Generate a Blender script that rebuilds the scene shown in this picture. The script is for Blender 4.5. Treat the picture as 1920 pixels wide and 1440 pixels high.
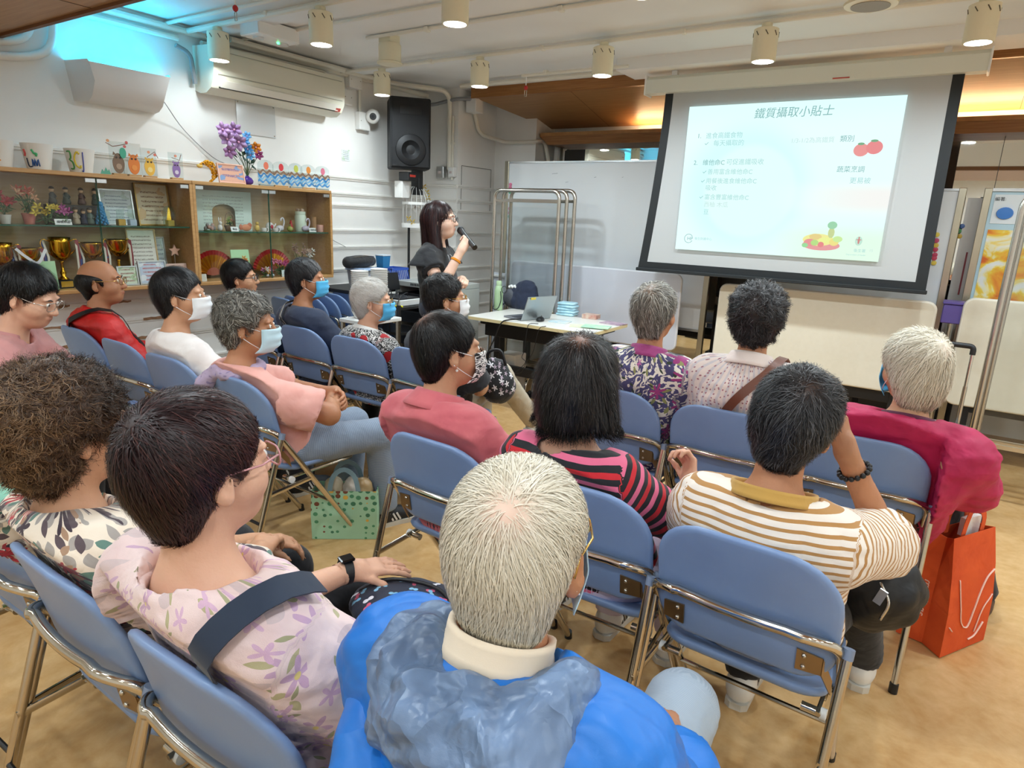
import bpy, bmesh, math, random
import numpy as np
from mathutils import Vector, Matrix, Euler
from math import sin, cos, pi, radians as rad
for o in list(bpy.data.objects): bpy.data.objects.remove(o)
random.seed(7); np.random.seed(7)
SC = bpy.context.scene
COL = SC.collection
# ---------------------------------------------------------------- camera
CAMH = 1.52
FPX = 1225.0
cam_d = bpy.data.cameras.new('camera'); cam = bpy.data.objects.new('camera', cam_d); COL.objects.link(cam)
cam_d.sensor_width = 36.0; cam_d.lens = FPX / 1920 * 36.0; cam_d.clip_start = .02; cam_d.clip_end = 60
CR = Matrix(((0.83006085, -0.17112256, 0.53076931), (0.55607803, 0.18204936, -0.81094713), (0.04214514, 0.96828462, 0.24626954)))
cam.matrix_world = Matrix.Translation((0, 0, CAMH)) @ CR.to_4x4()
SC.camera = cam
# ---------------------------------------------------------------- world, exposure
w = bpy.data.worlds.new('world'); SC.world = w; w.use_nodes = True
w.node_tree.nodes['Background'].inputs[0].default_value = (.9, .95, 1, 1)
w.node_tree.nodes['Background'].inputs[1].default_value = .15
SC.view_settings.view_transform = 'Standard'; SC.view_settings.look = 'None'
SC.view_settings.gamma = 1; SC.view_settings.use_curve_mapping = False
SC.view_settings.exposure = 0.42
SC.cycles.max_bounces = 6; SC.cycles.diffuse_bounces = 4; SC.cycles.glossy_bounces = 3; SC.cycles.transmission_bounces = 3; SC.cycles.transparent_max_bounces = 12
SC.cycles.adaptive_threshold = .05; SC.cycles.caustics_reflective = False; SC.cycles.caustics_refractive = False; SC.cycles.sample_clamp_indirect = 6
LAMP_W = 8.5          # watts of every ceiling downlight
CEIL = 2.70
LX, FY, RX, BY = -4.65, 6.3, 2.6, -2.2      # left wall, front wall, far side wall, back wall
def cam_at(px, py, axis, val):
    """world point seen at a photo pixel on the plane axis=val"""
    d = CR @ Vector((px - 960, 720 - py, -FPX))
    t = (val - (CAMH if axis == 2 else 0)) / d[axis]
    p = d * t; p.z += CAMH
    return p
# ---------------------------------------------------------------- materials
def lin(c):
    if isinstance(c, str):
        c = c.lstrip('#'); c = [int(c[i:i+2], 16) / 255 for i in (0, 2, 4)]
    return tuple((x / 12.92 if x <= .04045 else ((x + .055) / 1.055) ** 2.4) for x in c[:3]) + (1,)
class NT:
    def __init__(s, m): s.t = m.node_tree; s.n = s.t.nodes; s.l = s.t.links
    def add(s, typ, **kw):
        n = s.n.new(typ)
        for k, v in kw.items(): setattr(n, k, v)
        return n
    def link(s, a, b): s.l.new(a, b)
    def math(s, op, a, b=None, c=None):
        n = s.add('ShaderNodeMath', operation=op)
        for i, v in enumerate((a, b, c)):
            if v is None: continue
            if isinstance(v, (int, float)): n.inputs[i].default_value = v
            else: s.link(v, n.inputs[i])
        return n.outputs[0]
    def mix(s, f, a, b):
        n = s.add('ShaderNodeMix', data_type='RGBA')
        for i, v in ((0, f), (6, a), (7, b)):
            if isinstance(v, (int, float)): n.inputs[i].default_value = v
            elif isinstance(v, tuple): n.inputs[i].default_value = v
            else: s.link(v, n.inputs[i])
        return n.outputs[2]
MATS = {}
def mat(name, col='#808080', rough=.5, metal=0., noise=None, bump=None, spec=None, trans=0., emit=None, alpha=None, ior=None, sheen=0., coat=0., sss=0.):
    """noise=(scale, second colour, amount), bump=(scale, strength, distance)"""
    if name in MATS: return MATS[name]
    m = bpy.data.materials.new(name); m.use_nodes = True; MATS[name] = m
    T = NT(m); b = T.n['Principled BSDF']
    b.inputs['Base Color'].default_value = lin(col); b.inputs['Roughness'].default_value = rough; b.inputs['Metallic'].default_value = metal
    if spec is not None: b.inputs['Specular IOR Level'].default_value = spec
    if trans: b.inputs['Transmission Weight'].default_value = trans
    if ior: b.inputs['IOR'].default_value = ior
    if sheen: b.inputs['Sheen Weight'].default_value = sheen
    if coat: b.inputs['Coat Weight'].default_value = coat
    if sss:
        b.inputs['Subsurface Weight'].default_value = sss; b.inputs['Subsurface Radius'].default_value = (1, .35, .2); b.inputs['Subsurface Scale'].default_value = .006
    if alpha is not None: b.inputs['Alpha'].default_value = alpha
    if emit:
        b.inputs['Emission Color'].default_value = lin(emit[0]); b.inputs['Emission Strength'].default_value = emit[1]
    if noise or bump:
        tc = T.add('ShaderNodeTexCoord')
    if noise:
        n = T.add('ShaderNodeTexNoise'); n.inputs['Scale'].default_value = noise[0]; n.inputs['Detail'].default_value = 4
        T.link(tc.outputs['Object'], n.inputs['Vector'])
        r = T.add('ShaderNodeMapRange'); r.inputs[1].default_value = .35; r.inputs[2].default_value = .68; r.inputs[4].default_value = noise[2]
        T.link(n.outputs[0], r.inputs[0])
        T.link(T.mix(r.outputs[0], lin(col), lin(noise[1])), b.inputs['Base Color'])
    if bump:
        n = T.add('ShaderNodeTexNoise'); n.inputs['Scale'].default_value = bump[0]; n.inputs['Detail'].default_value = 3
        T.link(tc.outputs['Object'], n.inputs['Vector'])
        bp = T.add('ShaderNodeBump'); bp.inputs['Strength'].default_value = bump[1]; bp.inputs['Distance'].default_value = bump[2] if len(bump) > 2 else .01
        T.link(n.outputs[0], bp.inputs['Height']); T.link(bp.outputs[0], b.inputs['Normal'])
    return m
def glass_mat(name, col='#ffffff', mixv=.12, rough=.02):
    """thin clear sheet: mostly see-through, part mirror by angle"""
    if name in MATS: return MATS[name]
    m = bpy.data.materials.new(name); m.use_nodes = True; MATS[name] = m
    T = NT(m); out = T.n['Material Output']; T.n.remove(T.n['Principled BSDF'])
    tr = T.add('ShaderNodeBsdfTransparent'); tr.inputs[0].default_value = lin(col)
    gl = T.add('ShaderNodeBsdfGlossy'); gl.inputs['Roughness'].default_value = rough; gl.inputs[0].default_value = (1, 1, 1, 1)
    lw = T.add('ShaderNodeLayerWeight'); lw.inputs[0].default_value = .5
    mx = T.add('ShaderNodeMixShader'); T.link(T.math('ADD', T.math('MULTIPLY', T.math('POWER', lw.outputs['Facing'], 4.0), .5), mixv), mx.inputs[0])
    T.link(tr.outputs[0], mx.inputs[1]); T.link(gl.outputs[0], mx.inputs[2]); T.link(mx.outputs[0], out.inputs[0])
    return m
# ---------------------------------------------------------------- mesh building
def rot(rx=0, ry=0, rz=0): return Euler((rx, ry, rz)).to_matrix()
class MB:
    def __init__(s): s.v = []; s.f = []
    def _add(s, vs, fs):
        o = len(s.v); s.v += [tuple(v) for v in vs]; s.f += [tuple(i + o for i in f) for f in fs]; return s
    def box(s, c, d, R=None, bev=0):
        hx, hy, hz = d[0] / 2, d[1] / 2, d[2] / 2
        if bev:
            b = min(bev, hx * .9, hy * .9, hz * .9); vs = []; 
            for sx in (-1, 1):
                for sy in (-1, 1):
                    for sz in (-1, 1):
                        vs += [(sx * hx, sy * (hy - b), sz * (hz - b)), (sx * (hx - b), sy * hy, sz * (hz - b)), (sx * (hx - b), sy * (hy - b), sz * hz)]
            i = lambda sx, sy, sz, k: ((sx * 2 + sy) * 2 + sz) * 3 + k
            fs = []
            for a in (0, 1):
                fs.append([i(a, 0, 0, 0), i(a, 0, 1, 0), i(a, 1, 1, 0), i(a, 1, 0, 0)] if a else [i(a, 1, 0, 0), i(a, 1, 1, 0), i(a, 0, 1, 0), i(a, 0, 0, 0)])
                fs.append([i(0, a, 0, 1), i(0, a, 1, 1), i(1, a, 1, 1), i(1, a, 0, 1)])
                fs.append([i(0, 0, a, 2), i(1, 0, a, 2), i(1, 1, a, 2), i(0, 1, a, 2)])
                for c2 in (0, 1):
                    fs.append([i(a, c2, 0, 0), i(a, c2, 1, 0), i(a, c2, 1, 1), i(a, c2, 0, 1)])
                    fs.append([i(a, 0, c2, 0), i(a, 1, c2, 0), i(a, 1, c2, 2), i(a, 0, c2, 2)])
                    fs.append([i(0, a, c2, 1), i(1, a, c2, 1), i(1, a, c2, 2), i(0, a, c2, 2)])
                    for c3 in (0, 1): fs.append([i(a, c2, c3, 0), i(a, c2, c3, 1), i(a, c2, c3, 2)])
        else:
            vs = [(x, y, z) for x in (-hx, hx) for y in (-hy, hy) for z in (-hz, hz)]
            fs = [(0, 1, 3, 2), (4, 6, 7, 5), (0, 4, 5, 1), (2, 3, 7, 6), (0, 2, 6, 4), (1, 5, 7, 3)]
        c = Vector(c)
        return s._add([(R @ Vector(v) if R else Vector(v)) + c for v in vs], fs)
    def bx(s, x0, x1, y0, y1, z0, z1, bev=0): return s.box(((x0 + x1) / 2, (y0 + y1) / 2, (z0 + z1) / 2), (abs(x1 - x0), abs(y1 - y0), abs(z1 - z0)), None, bev)
    def tube(s, pts, r, n=8, closed=False, caps=True, flat=None):
        P = [Vector(p) for p in pts]; m = len(P); rr = r if isinstance(r, (list, tuple)) else [r] * m
        vs = []; prev = None
        for i, p in enumerate(P):
            a = P[(i - 1) % m] if (closed or i > 0) else p; b = P[(i + 1) % m] if (closed or i < m - 1) else p
            t = (b - a); t = t.normalized() if t.length > 1e-9 else Vector((0, 0, 1))
            if prev is None:
                u = t.orthogonal().normalized() if abs(t.z) > .95 else t.cross(Vector((0, 0, 1))).normalized()
            else:
                u = prev - t * prev.dot(t); u = u.normalized() if u.length > 1e-6 else t.orthogonal().normalized()
            prev = u; w_ = t.cross(u)
            for k in range(n):
                a_ = 2 * pi * k / n; vs.append(p + (u * cos(a_) + w_ * sin(a_) * (flat or 1)) * rr[i])
        fs = []
        for i in range(m if closed else m - 1):
            for k in range(n):
                j = (i + 1) % m; fs.append((i * n + k, i * n + (k + 1) % n, j * n + (k + 1) % n, j * n + k))
        if caps and not closed: fs += [tuple(range(n))[::-1], tuple((m - 1) * n + k for k in range(n))]
        return s._add(vs, fs)
    def cyl(s, a, b, r, r2=None, n=16): return s.tube([a, b], [r, r if r2 is None else r2], n)
    def lathe(s, prof, c=(0, 0, 0), n=24, R=None, a0=0, a1=2 * pi, sx=1, sy=1):
        full = abs(a1 - a0 - 2 * pi) < 1e-6; k = n if full else n + 1; vs = []; c = Vector(c)
        for r, z in prof:
            for i in range(k):
                a = a0 + (a1 - a0) * i / n; v = Vector((r * cos(a) * sx, r * sin(a) * sy, z)); vs.append((R @ v if R else v) + c)
        fs = []
        for j in range(len(prof) - 1):
            for i in range(n):
                i2 = (i + 1) % k; fs.append((j * k + i, j * k + i2, (j + 1) * k + i2, (j + 1) * k + i))
        if full:
            if prof[0][0] > 1e-6: fs.append(tuple(range(k))[::-1])
            if prof[-1][0] > 1e-6: fs.append(tuple((len(prof) - 1) * k + i for i in range(k)))
        return s._add(vs, fs)
    def ell(s, c, r, n=12, R=None):
        rr = r if isinstance(r, (tuple, list)) else (r, r, r)
        prof = [(sin(pi * i / n), -cos(pi * i / n)) for i in range(n + 1)]
        M = Matrix.Diagonal(Vector(rr)); 
        if R: M = R @ M
        return s.lathe(prof, c, max(8, int(n * 1.5)), M)
    def prism(s, poly, h, M=None, c=(0, 0, 0), z0=0):
        """poly in xy, extruded z0..z0+h, then M (3x3), then moved"""
        n = len(poly); vs = [Vector((x, y, z)) for z in (z0, z0 + h) for x, y in poly]
        c = Vector(c)
        fs = [tuple(range(n))[::-1], tuple(range(n, 2 * n))] + [(i, (i + 1) % n, n + (i + 1) % n, n + i) for i in range(n)]
        return s._add([(M @ v if M else v) + c for v in vs], fs)
    def grid(s, fn, nu, nv, closed_u=False):
        vs = [fn(i / (nu if closed_u else nu - 1), j / (nv - 1)) for j in range(nv) for i in range(nu)]
        fs = []
        for j in range(nv - 1):
            for i in range(nu if closed_u else nu - 1):
                i2 = (i + 1) % nu; fs.append((j * nu + i, j * nu + i2, (j + 1) * nu + i2, (j + 1) * nu + i))
        return s._add(vs, fs)
    def xf(s, M, c=(0, 0, 0)):
        c = Vector(c); s.v = [tuple(M @ Vector(v) + c) for v in s.v]; return s
    def build(s, name, m, parent=None, smooth=None, loc=None, solid=0):
        me = bpy.data.meshes.new(name); me.from_pydata(s.v, [], s.f); me.validate()
        bm = bmesh.new(); bm.from_mesh(me); bmesh.ops.recalc_face_normals(bm, faces=bm.faces); bm.to_mesh(me); bm.free()
        o = bpy.data.objects.new(name, me); COL.objects.link(o)
        if m: me.materials.append(m)
        if parent: o.parent = parent
        if loc is not None: o.location = loc
        if solid:
            md = o.modifiers.new('solid', 'SOLIDIFY'); md.thickness = solid; md.offset = 0
        if smooth:
            me.shade_smooth()
            if smooth != True:
                try: me.set_sharp_from_angle(angle=rad(smooth))
                except Exception: pass
        return o
def thing(name, label, cat, loc=(0, 0, 0), rz=0, group=None):
    o = bpy.data.objects.new(name, None); COL.objects.link(o); o.location = loc; o.rotation_euler = (0, 0, rz)
    o.empty_display_size = .05
    return tag(o, label, cat, group)
def tag(o, label, cat, group=None):
    o['label'] = label; o['category'] = cat
    if group: o['group'] = group
    return o
def struct(o): o['kind'] = 'structure'; return o
def dup(root, loc=None, rz=None, label=None, group=None):
    def cp(o, par):
        c = o.copy(); COL.objects.link(c); c.parent = par
        for ch in KIDS(o): cp(ch, c)
        return c
    r = cp(root, root.parent)
    if loc is not None: r.location = loc
    if rz is not None: r.rotation_euler = (0, 0, rz)
    if label: r['label'] = label
    if group: r['group'] = group
    return r
def KIDS(o): return [c for c in bpy.data.objects if c.parent == o]
def rrect(w, h, r, n=5, cx=0, cy=0):
    if not isinstance(r, (tuple, list)): r = (r,) * 4     # corners: +x+y, -x+y, -x-y, +x-y
    out = []
    for q, (sx, sy) in enumerate(((1, 1), (-1, 1), (-1, -1), (1, -1))):
        for i in range(n + 1):
            a = q * pi / 2 + pi / 2 * i / n
            out.append((cx + sx * (w / 2 - r[q]) + r[q] * cos(a), cy + sy * (h / 2 - r[q]) + r[q] * sin(a)))
    return out
def bez(pts, n=24):
    """smooth curve through points (catmull-rom)"""
    P = [Vector(p) for p in pts]; P = [P[0] * 2 - P[1]] + P + [P[-1] * 2 - P[-2]]; out = []
    k = len(P) - 3
    for i in range(n + 1):
        t = i / n * k; j = min(int(t), k - 1); t -= j; a, b, c, d = P[j:j + 4]
        out.append(.5 * ((2 * b) + (c - a) * t + (2 * a - 5 * b + 4 * c - d) * t * t + (3 * b - a - 3 * c + d) * t ** 3))
    return out
def arc_path(pts, r=.03, n=5):
    """polyline with rounded corners"""
    P = [Vector(p) for p in pts]; out = [P[0]]
    for i in range(1, len(P) - 1):
        a = (P[i - 1] - P[i]); b = (P[i + 1] - P[i]); rr = min(r, a.length * .49, b.length * .49)
        p0 = P[i] + a.normalized() * rr; p2 = P[i] + b.normalized() * rr
        for k in range(n + 1):
            t = k / n; out.append(p0 * (1 - t) ** 2 + P[i] * 2 * t * (1 - t) + p2 * t * t)
    out.append(P[-1]); return out
def text_mesh(name, s, size, m, parent, loc, R, align='LEFT', shear=0, ext=.0004, sx=1, bold=0):
    cu = bpy.data.curves.new('t', 'FONT'); cu.body = s; cu.size = size; cu.align_x = align; cu.extrude = ext; cu.shear = shear
    cu.resolution_u = 3; cu.offset = bold
    o = bpy.data.objects.new('t', cu); COL.objects.link(o)
    me = bpy.data.meshes.new_from_object(o.evaluated_get(bpy.context.evaluated_depsgraph_get()))
    bpy.data.objects.remove(o); bpy.data.curves.remove(cu)
    me.materials.clear(); me.materials.append(m)
    M = R.to_4x4(); me.transform(Matrix.Translation(Vector(loc)) @ M @ Matrix.Diagonal((sx, 1, 1, 1)))
    ob = bpy.data.objects.new(name, me); COL.objects.link(ob)
    if parent: ob.parent = parent
    return ob
RXZ = Matrix(((1, 0, 0), (0, 0, -1), (0, 1, 0)))       # text/prism xy plane -> upright, facing -y
RYZ = Matrix(((0, 0, 1), (1, 0, 0), (0, 1, 0)))        # xy plane -> upright on a wall facing +x (x runs along +y)
def circ(r, n=24, cx=0, cy=0): return [(cx + r * cos(2 * pi * i / n), cy + r * sin(2 * pi * i / n)) for i in range(n)]
# ================================================================ ROOM
M_WALL = mat('wall_paint', '#f3f2ee', .6, noise=(3, '#ebe9e4', .6), bump=(60, .05, .002))
M_WALL2 = mat('wainscot_paint', '#f1efe9', .45, noise=(5, '#e6e2da', .5))
M_CEIL = mat('ceiling_paint', '#eeeeec', .7, noise=(2, '#e6e6e3', .5))
M_WOODL = mat('oak_edge', '#c08f55', .45, noise=(14, '#a87640', .7))
M_CREAM = mat('cream_enamel', '#e9e2c6', .4)
M_WHITE = mat('white_plastic', '#efefec', .35)
M_CHROME = mat('chrome', '#dcdad4', .13, 1.0)
M_STEEL = mat('brushed_steel', '#c6c1b8', .24, 1.0)
M_BLACK = mat('black_plastic', '#16171a', .45)
M_DARK = mat('dark_gap', '#0c0d10', .7)
def wood_mat(name, a, b, axis=0, rough=.4, scale=3):
    m = mat(name, a, rough); T = NT(m); p = T.n['Principled BSDF']
    tc = T.add('ShaderNodeTexCoord'); mp = T.add('ShaderNodeMapping'); sc = [26, 26, 26]; sc[axis] = 1.2; mp.inputs['Scale'].default_value = sc
    n = T.add('ShaderNodeTexNoise'); n.inputs['Scale'].default_value = scale; n.inputs['Detail'].default_value = 5; n.inputs['Distortion'].default_value = .6
    T.link(tc.outputs['Object'], mp.inputs[0]); T.link(mp.outputs[0], n.inputs['Vector'])
    r = T.add('ShaderNodeMapRange'); r.inputs[1].default_value = .3; r.inputs[2].default_value = .7; T.link(n.outputs[0], r.inputs[0])
    T.link(T.mix(r.outputs[0], lin(a), lin(b)), p.inputs['Base Color']); return m
M_SOFFIT = wood_mat('soffit_veneer', '#b58a5a', '#a3784a', 0)
M_LEDGE = wood_mat('ledge_veneer', '#ad7a45', '#925f30', 0)
# floor
m = mat('linoleum', '#c79c5e', .32); T = NT(m); p = T.n['Principled BSDF']
tc = T.add('ShaderNodeTexCoord')
n1 = T.add('ShaderNodeTexNoise'); n1.inputs['Scale'].default_value = 4.5; n1.inputs['Detail'].default_value = 7; n1.inputs['Roughness'].default_value = .68; n1.inputs['Distortion'].default_value = .8
n2 = T.add('ShaderNodeTexNoise'); n2.inputs['Scale'].default_value = 26; n2.inputs['Detail'].default_value = 5
T.link(tc.outputs['Object'], n1.inputs['Vector']); T.link(tc.outputs['Object'], n2.inputs['Vector'])
r = T.add('ShaderNodeValToRGB'); r.color_ramp.elements[0].position = .33; r.color_ramp.elements[0].color = lin('#bb8d52'); r.color_ramp.elements[1].position = .68; r.color_ramp.elements[1].color = lin('#d8b482')
T.link(T.math('ADD', T.math('MULTIPLY', n1.outputs[0], .7), T.math('MULTIPLY', n2.outputs[0], .3)), r.inputs[0]); T.link(r.outputs[0], p.inputs['Base Color'])
M_FLOOR = m
struct(MB().bx(LX - .2, RX + .2, BY - .2, FY + .4, -.1, 0).build('floor', M_FLOOR))
struct(MB().bx(LX - .2, RX + .2, BY - .2, FY + .4, CEIL, CEIL + .1).build('ceiling', M_CEIL))
wl = struct(MB().bx(LX - .2, LX, BY - .2, 5.3, 0, CEIL).build('wall_left', M_WALL))
struct(MB().bx(RX, RX + .2, BY - .2, FY + .4, 0, CEIL).build('wall_right', M_WALL))
struct(MB().bx(LX, RX, BY - .2, BY, 0, CEIL).build('wall_back', M_WALL))
wf = struct(MB().bx(-3.72, RX, FY, FY + .2, 0, CEIL).build('wall_front', M_WALL))
# stepped column in the corner beside the front wall
wc = MB(); 
wc.bx(LX - .2, -4.22, 5.3, FY + .2, 0, CEIL)
wc.bx(-4.22, -3.72, 5.93, FY + .2, 0, CEIL)
wc = struct(wc.build('wall_corner', M_WALL))
# horizontal mouldings of the wainscot
def moulding(parent, a, b, z, h=.022, d=.016):
    a = Vector(a); b = Vector(b); t = (b - a); L_ = t.length; t.normalize(); nrm = Vector((t.y, -t.x, 0))
    prof = [(0, -h / 2 - .012), (d * .5, -h / 2 - .012), (d * .5, -h / 2), (d, -h * .3), (d, h * .3), (d * .5, h / 2), (0, h / 2)]
    mb = MB(); vs = []
    for P in (a, b):
        for u, v in prof: vs.append(P + nrm * u + Vector((0, 0, z + v)))
    n = len(prof); mb._add(vs, [(i, i + 1, n + i + 1, n + i) for i in range(n - 1)] + [tuple(range(n)), tuple(range(n, 2 * n))])
    o = mb.build('molding', M_WALL2, parent); return o
MZ = (1.806, 1.668, 1.567, 1.348, 1.20, 1.0, .86, .73, .60, .40, .22)
for z in MZ:
    moulding(wl, (LX, BY, 0), (LX, 5.3, 0), z)
    moulding(wc, (-4.65, 5.3, 0), (-4.22, 5.3, 0), z); moulding(wc, (-4.22, 5.3, 0), (-4.22, 5.93, 0), z); moulding(wc, (-4.22, 5.93, 0), (-3.72, 5.93, 0), z)
# chips of bare wood where the paint has peeled off the mouldings
M_CHIP = mat('bare_wood_chip', '#a98262', .8, noise=(40, '#7d5c40', .8))
rr = random.Random(3)
for z, y0, y1 in ((.86, 2.05, 2.28), (.86, 2.45, 2.62), (.73, 1.72, 2.0), (.60, 1.62, 1.95), (.60, 2.3, 2.55), (.86, 1.75, 1.9), (.73, 2.35, 2.6), (.86, 3.0, 3.2)):
    n = 9; top = [(y0 + (y1 - y0) * i / n, z + .005 + rr.uniform(-.004, .006) * (0 if i in (0, n) else 1)) for i in range(n + 1)]
    bot = [(y, z - .008 + rr.uniform(-.008, .004)) for y, _ in top[::-1]]
    MB().prism(top + bot, .0012, RYZ, (LX + .0165, 0, 0)).build('paint_chip', M_CHIP, wl)
o = struct(MB().bx(LX, LX + .015, BY, 5.3, 0, .1).build('baseboard_left', M_WALL2))
# hatch lines on the corner column
hb = MB()
for a, b in (((-4.215, 5.36, 2.0), (-4.215, 5.86, 2.0)), ((-4.215, 5.86, 2.0), (-4.215, 5.86, 1.58)), ((-4.215, 5.36, 2.0), (-4.215, 5.36, 1.58))): hb.tube([a, b], .003, 4)
hb.build('hatch_joint', mat('joint_grey', '#8d8a84', .8), wc)
# mirror over the front wall
M_MIRROR = mat('mirror_silver', '#f2f5f3', .015, 1.0)
mir = struct(MB().bx(-3.62, RX, FY - .07, FY - .06, .25, 2.25).build('wall_front_mirror', M_MIRROR))
fr = MB(); fr.bx(-3.66, -3.62, FY - .09, FY, 0, 2.25); fr.build('mirror_edge', M_WALL2, mir)
for x in (-2.35, -1.1, .15, 1.4): MB().bx(x - .002, x + .002, FY - .0715, FY - .07, .25, 2.25).build('mirror_joint', mat('joint_dark', '#50504e', .5), mir)
# wooden bulkhead with lit ledge along the front wall
bk = MB(); xs0, xs1 = -4.09, -3.72
bk._add([(xs0, 5.375, 2.62), (RX, 5.375, 2.62), (RX, 6.22, 2.43), (xs1, 6.22, 2.43), (xs0, 5.375, 2.66), (RX, 5.375, 2.66), (RX, 6.22, 2.47), (xs1, 6.22, 2.47)],
        [(0, 1, 2, 3), (4, 7, 6, 5), (0, 4, 5, 1), (3, 2, 6, 7), (0, 3, 7, 4)])
bulk = struct(bk.build('trim_bulkhead', M_SOFFIT))
for x in (-3.05, -1.5, .2, 1.5): MB()._add([(x - .002, 5.38, 2.6185), (x + .002, 5.38, 2.6185), (x + .002, 6.2, 2.4335), (x - .002, 6.2, 2.4335)], [(0, 1, 2, 3)]).build('panel_joint', mat('joint_brown', '#4a2f18', .6), bulk)
MB().bx(xs0 - .02, RX, 5.345, 5.38, 2.61, CEIL).build('front_lip', M_LEDGE, bulk)
lg = MB(); x0 = -3.71
lg._add([(x0, 5.98, 2.36), (RX, 5.98, 2.36), (RX, 5.98, 2.33), (x0, 5.98, 2.33), (x0 + .09, 6.0, 2.25), (RX, 6.0, 2.25), (RX, 6.23, 2.25), (x0 + .09, 6.23, 2.25), (x0, 6.23, 2.36), (RX, 6.23, 2.36)],
        [(0, 3, 2, 1), (3, 4, 5, 2), (4, 7, 6, 5), (0, 1, 9, 8), (8, 9, 6, 7), (0, 8, 7, 4, 3), (1, 2, 5, 6, 9)])
ledge = struct(lg.build('trim_ledge', M_LEDGE))
MB().bx(x0 + .02, RX, 5.972, 5.981, 2.33, 2.362).build('ledge_edge', M_WOODL, ledge)
M_WARM = mat('warm_strip', '#fff0cf', .5, emit=('#ffdca8', 55))
MB().bx(-2.75, -2.0, 6.13, 6.15, 2.365, 2.372).build('cove_light_strip', M_WARM, ledge)
MB().bx(-.9, RX, 6.13, 6.15, 2.365, 2.372).build('cove_light_strip', M_WARM, ledge)
# wooden soffit over the back part of the room
sf = struct(MB().bx(LX, RX, -.4, 1.70, 2.385, CEIL).build('ceiling_soffit', M_SOFFIT))
MB().bx(LX, RX, 1.70, 1.725, 2.37, 2.42).build('soffit_edge', mat('soffit_edge', '#6d4522', .5), sf)
MB().bx(LX, RX, 1.70, 1.72, 2.42, CEIL).build('soffit_fascia', M_CEIL, sf)
MB().bx(-3.55, -3.546, -.4, 1.70, 2.3835, 2.386).build('soffit_joint', mat('joint_brown'), sf)
# ---------------------------------------------------------------- conduits and trunking on the ceiling
NTRIM = [0]
def pipe(pts, r, r_b=.05, mt=None, n=8, clips=()):
    NTRIM[0] += 1
    o = struct(MB().tube(arc_path(pts, r_b), r, n).build('trim_%d' % NTRIM[0], mt or M_CEIL, smooth=40))
    for c in clips: MB().box(c, (.03, .045, .03), bev=.004).build('conduit_clip', mt or M_CEIL, o)
    return o
M_PIPE = mat('conduit_paint', '#e8e4d6', .5)
def trunk(y, z0, wdt, x0=LX, x1=RX):
    NTRIM[0] += 1
    return struct(MB().bx(x0, x1, y - wdt / 2, y + wdt / 2, z0, CEIL).build('trim_%d' % NTRIM[0], M_CEIL))
trunk(4.30, 2.665, .12); trunk(2.95, 2.67, .14); trunk(5.0, 2.62, .35, -2.35, RX)
cl = [(x, 4.17, 2.655) for x in (-3.6, -2.6, -1.6, -.6, .4)]
pipe([(LX, 4.17, 2.655), (RX, 4.17, 2.655)], .013, mt=M_PIPE, clips=cl)
pipe([(-3.65, 3.55, 2.685), (RX, 3.55, 2.685)], .012, mt=M_PIPE, clips=[(x, 3.55, 2.68) for x in (-3.1, -2.1, -1.1)])
pipe([(LX, 2.82, 2.66), (RX, 2.82, 2.66)], .018, mt=M_PIPE, clips=[(x, 2.82, 2.665) for x in (-3.75, -2.75, -1.75)])
pipe([(LX, 2.68, 2.675), (RX, 2.68, 2.675)], .012, mt=M_PIPE)
pipe([(LX, 3.2, 2.685), (-2.6, 3.2, 2.685), (RX, 3.2, 2.685)], .01, mt=M_PIPE)
pipe([(-3.12, 4.72, 2.62), (-2.2, 4.72, 2.62)], .012, mt=M_PIPE, clips=[(-2.9, 4.72, 2.63), (-2.4, 4.72, 2.63)])
pipe([(-4.0, 5.05, 2.66), (-2.3, 5.05, 2.66)], .02, mt=M_PIPE)
# runs along the left wall
pipe([(LX + .03, 1.7, 2.655), (LX + .03, 4.6, 2.655), (LX + .03, 5.3, 2.655)], .022, mt=M_PIPE)
pipe([(LX + .03, 1.7, 2.60), (LX + .03, 2.75, 2.60)], .018, mt=M_PIPE)
pipe([(LX + .10, 3.1, 2.665), (LX + .10, 4.75, 2.665), (-4.30, 5.17, 2.665), (-4.30, 5.26, 2.62), (-4.30, 5.27, 1.95)], .022, .09, M_PIPE)
pipe([(-4.27, 5.28, 2.45), (-4.27, 5.28, 1.86)], .013, mt=M_PIPE, clips=[(-4.27, 5.285, 2.2)])
M_GREYC = mat('grey_conduit', '#8f9193', .5)
pipe([(LX + .05, 2.72, 2.55), (LX + .05, 2.82, 2.52), (LX + .05, 2.84, 2.33)], .016, .05, M_GREYC)
pipe([(-4.62, 5.22, 2.56), (-4.5, 5.26, 2.56), (-4.22, 5.26, 2.60), (-4.1, 5.4, 2.61)], .017, .08, M_GREYC)
pipe([(-4.19, 5.50, 2.55), (-4.19, 5.60, 2.32), (-4.05, 5.90, 2.27), (-3.70, 5.90, 2.27), (-3.69, 6.05, 2.30), (-3.66, 6.1, 2.1)], .02, .08, M_PIPE)
# two fat pipes bending up the wall under the soffit
pipe([(LX + .03, .6, 2.31), (LX + .03, 1.72, 2.345), (LX + .03, 1.86, 2.40), (LX + .03, 1.90, 2.66)], .02, .1, M_WALL2, 12)
pipe([(LX + .03, .6, 2.24), (LX + .03, 1.75, 2.275), (LX + .03, 1.97, 2.34), (LX + .03, 2.01, 2.66)], .022, .12, M_WALL2, 12)
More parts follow.
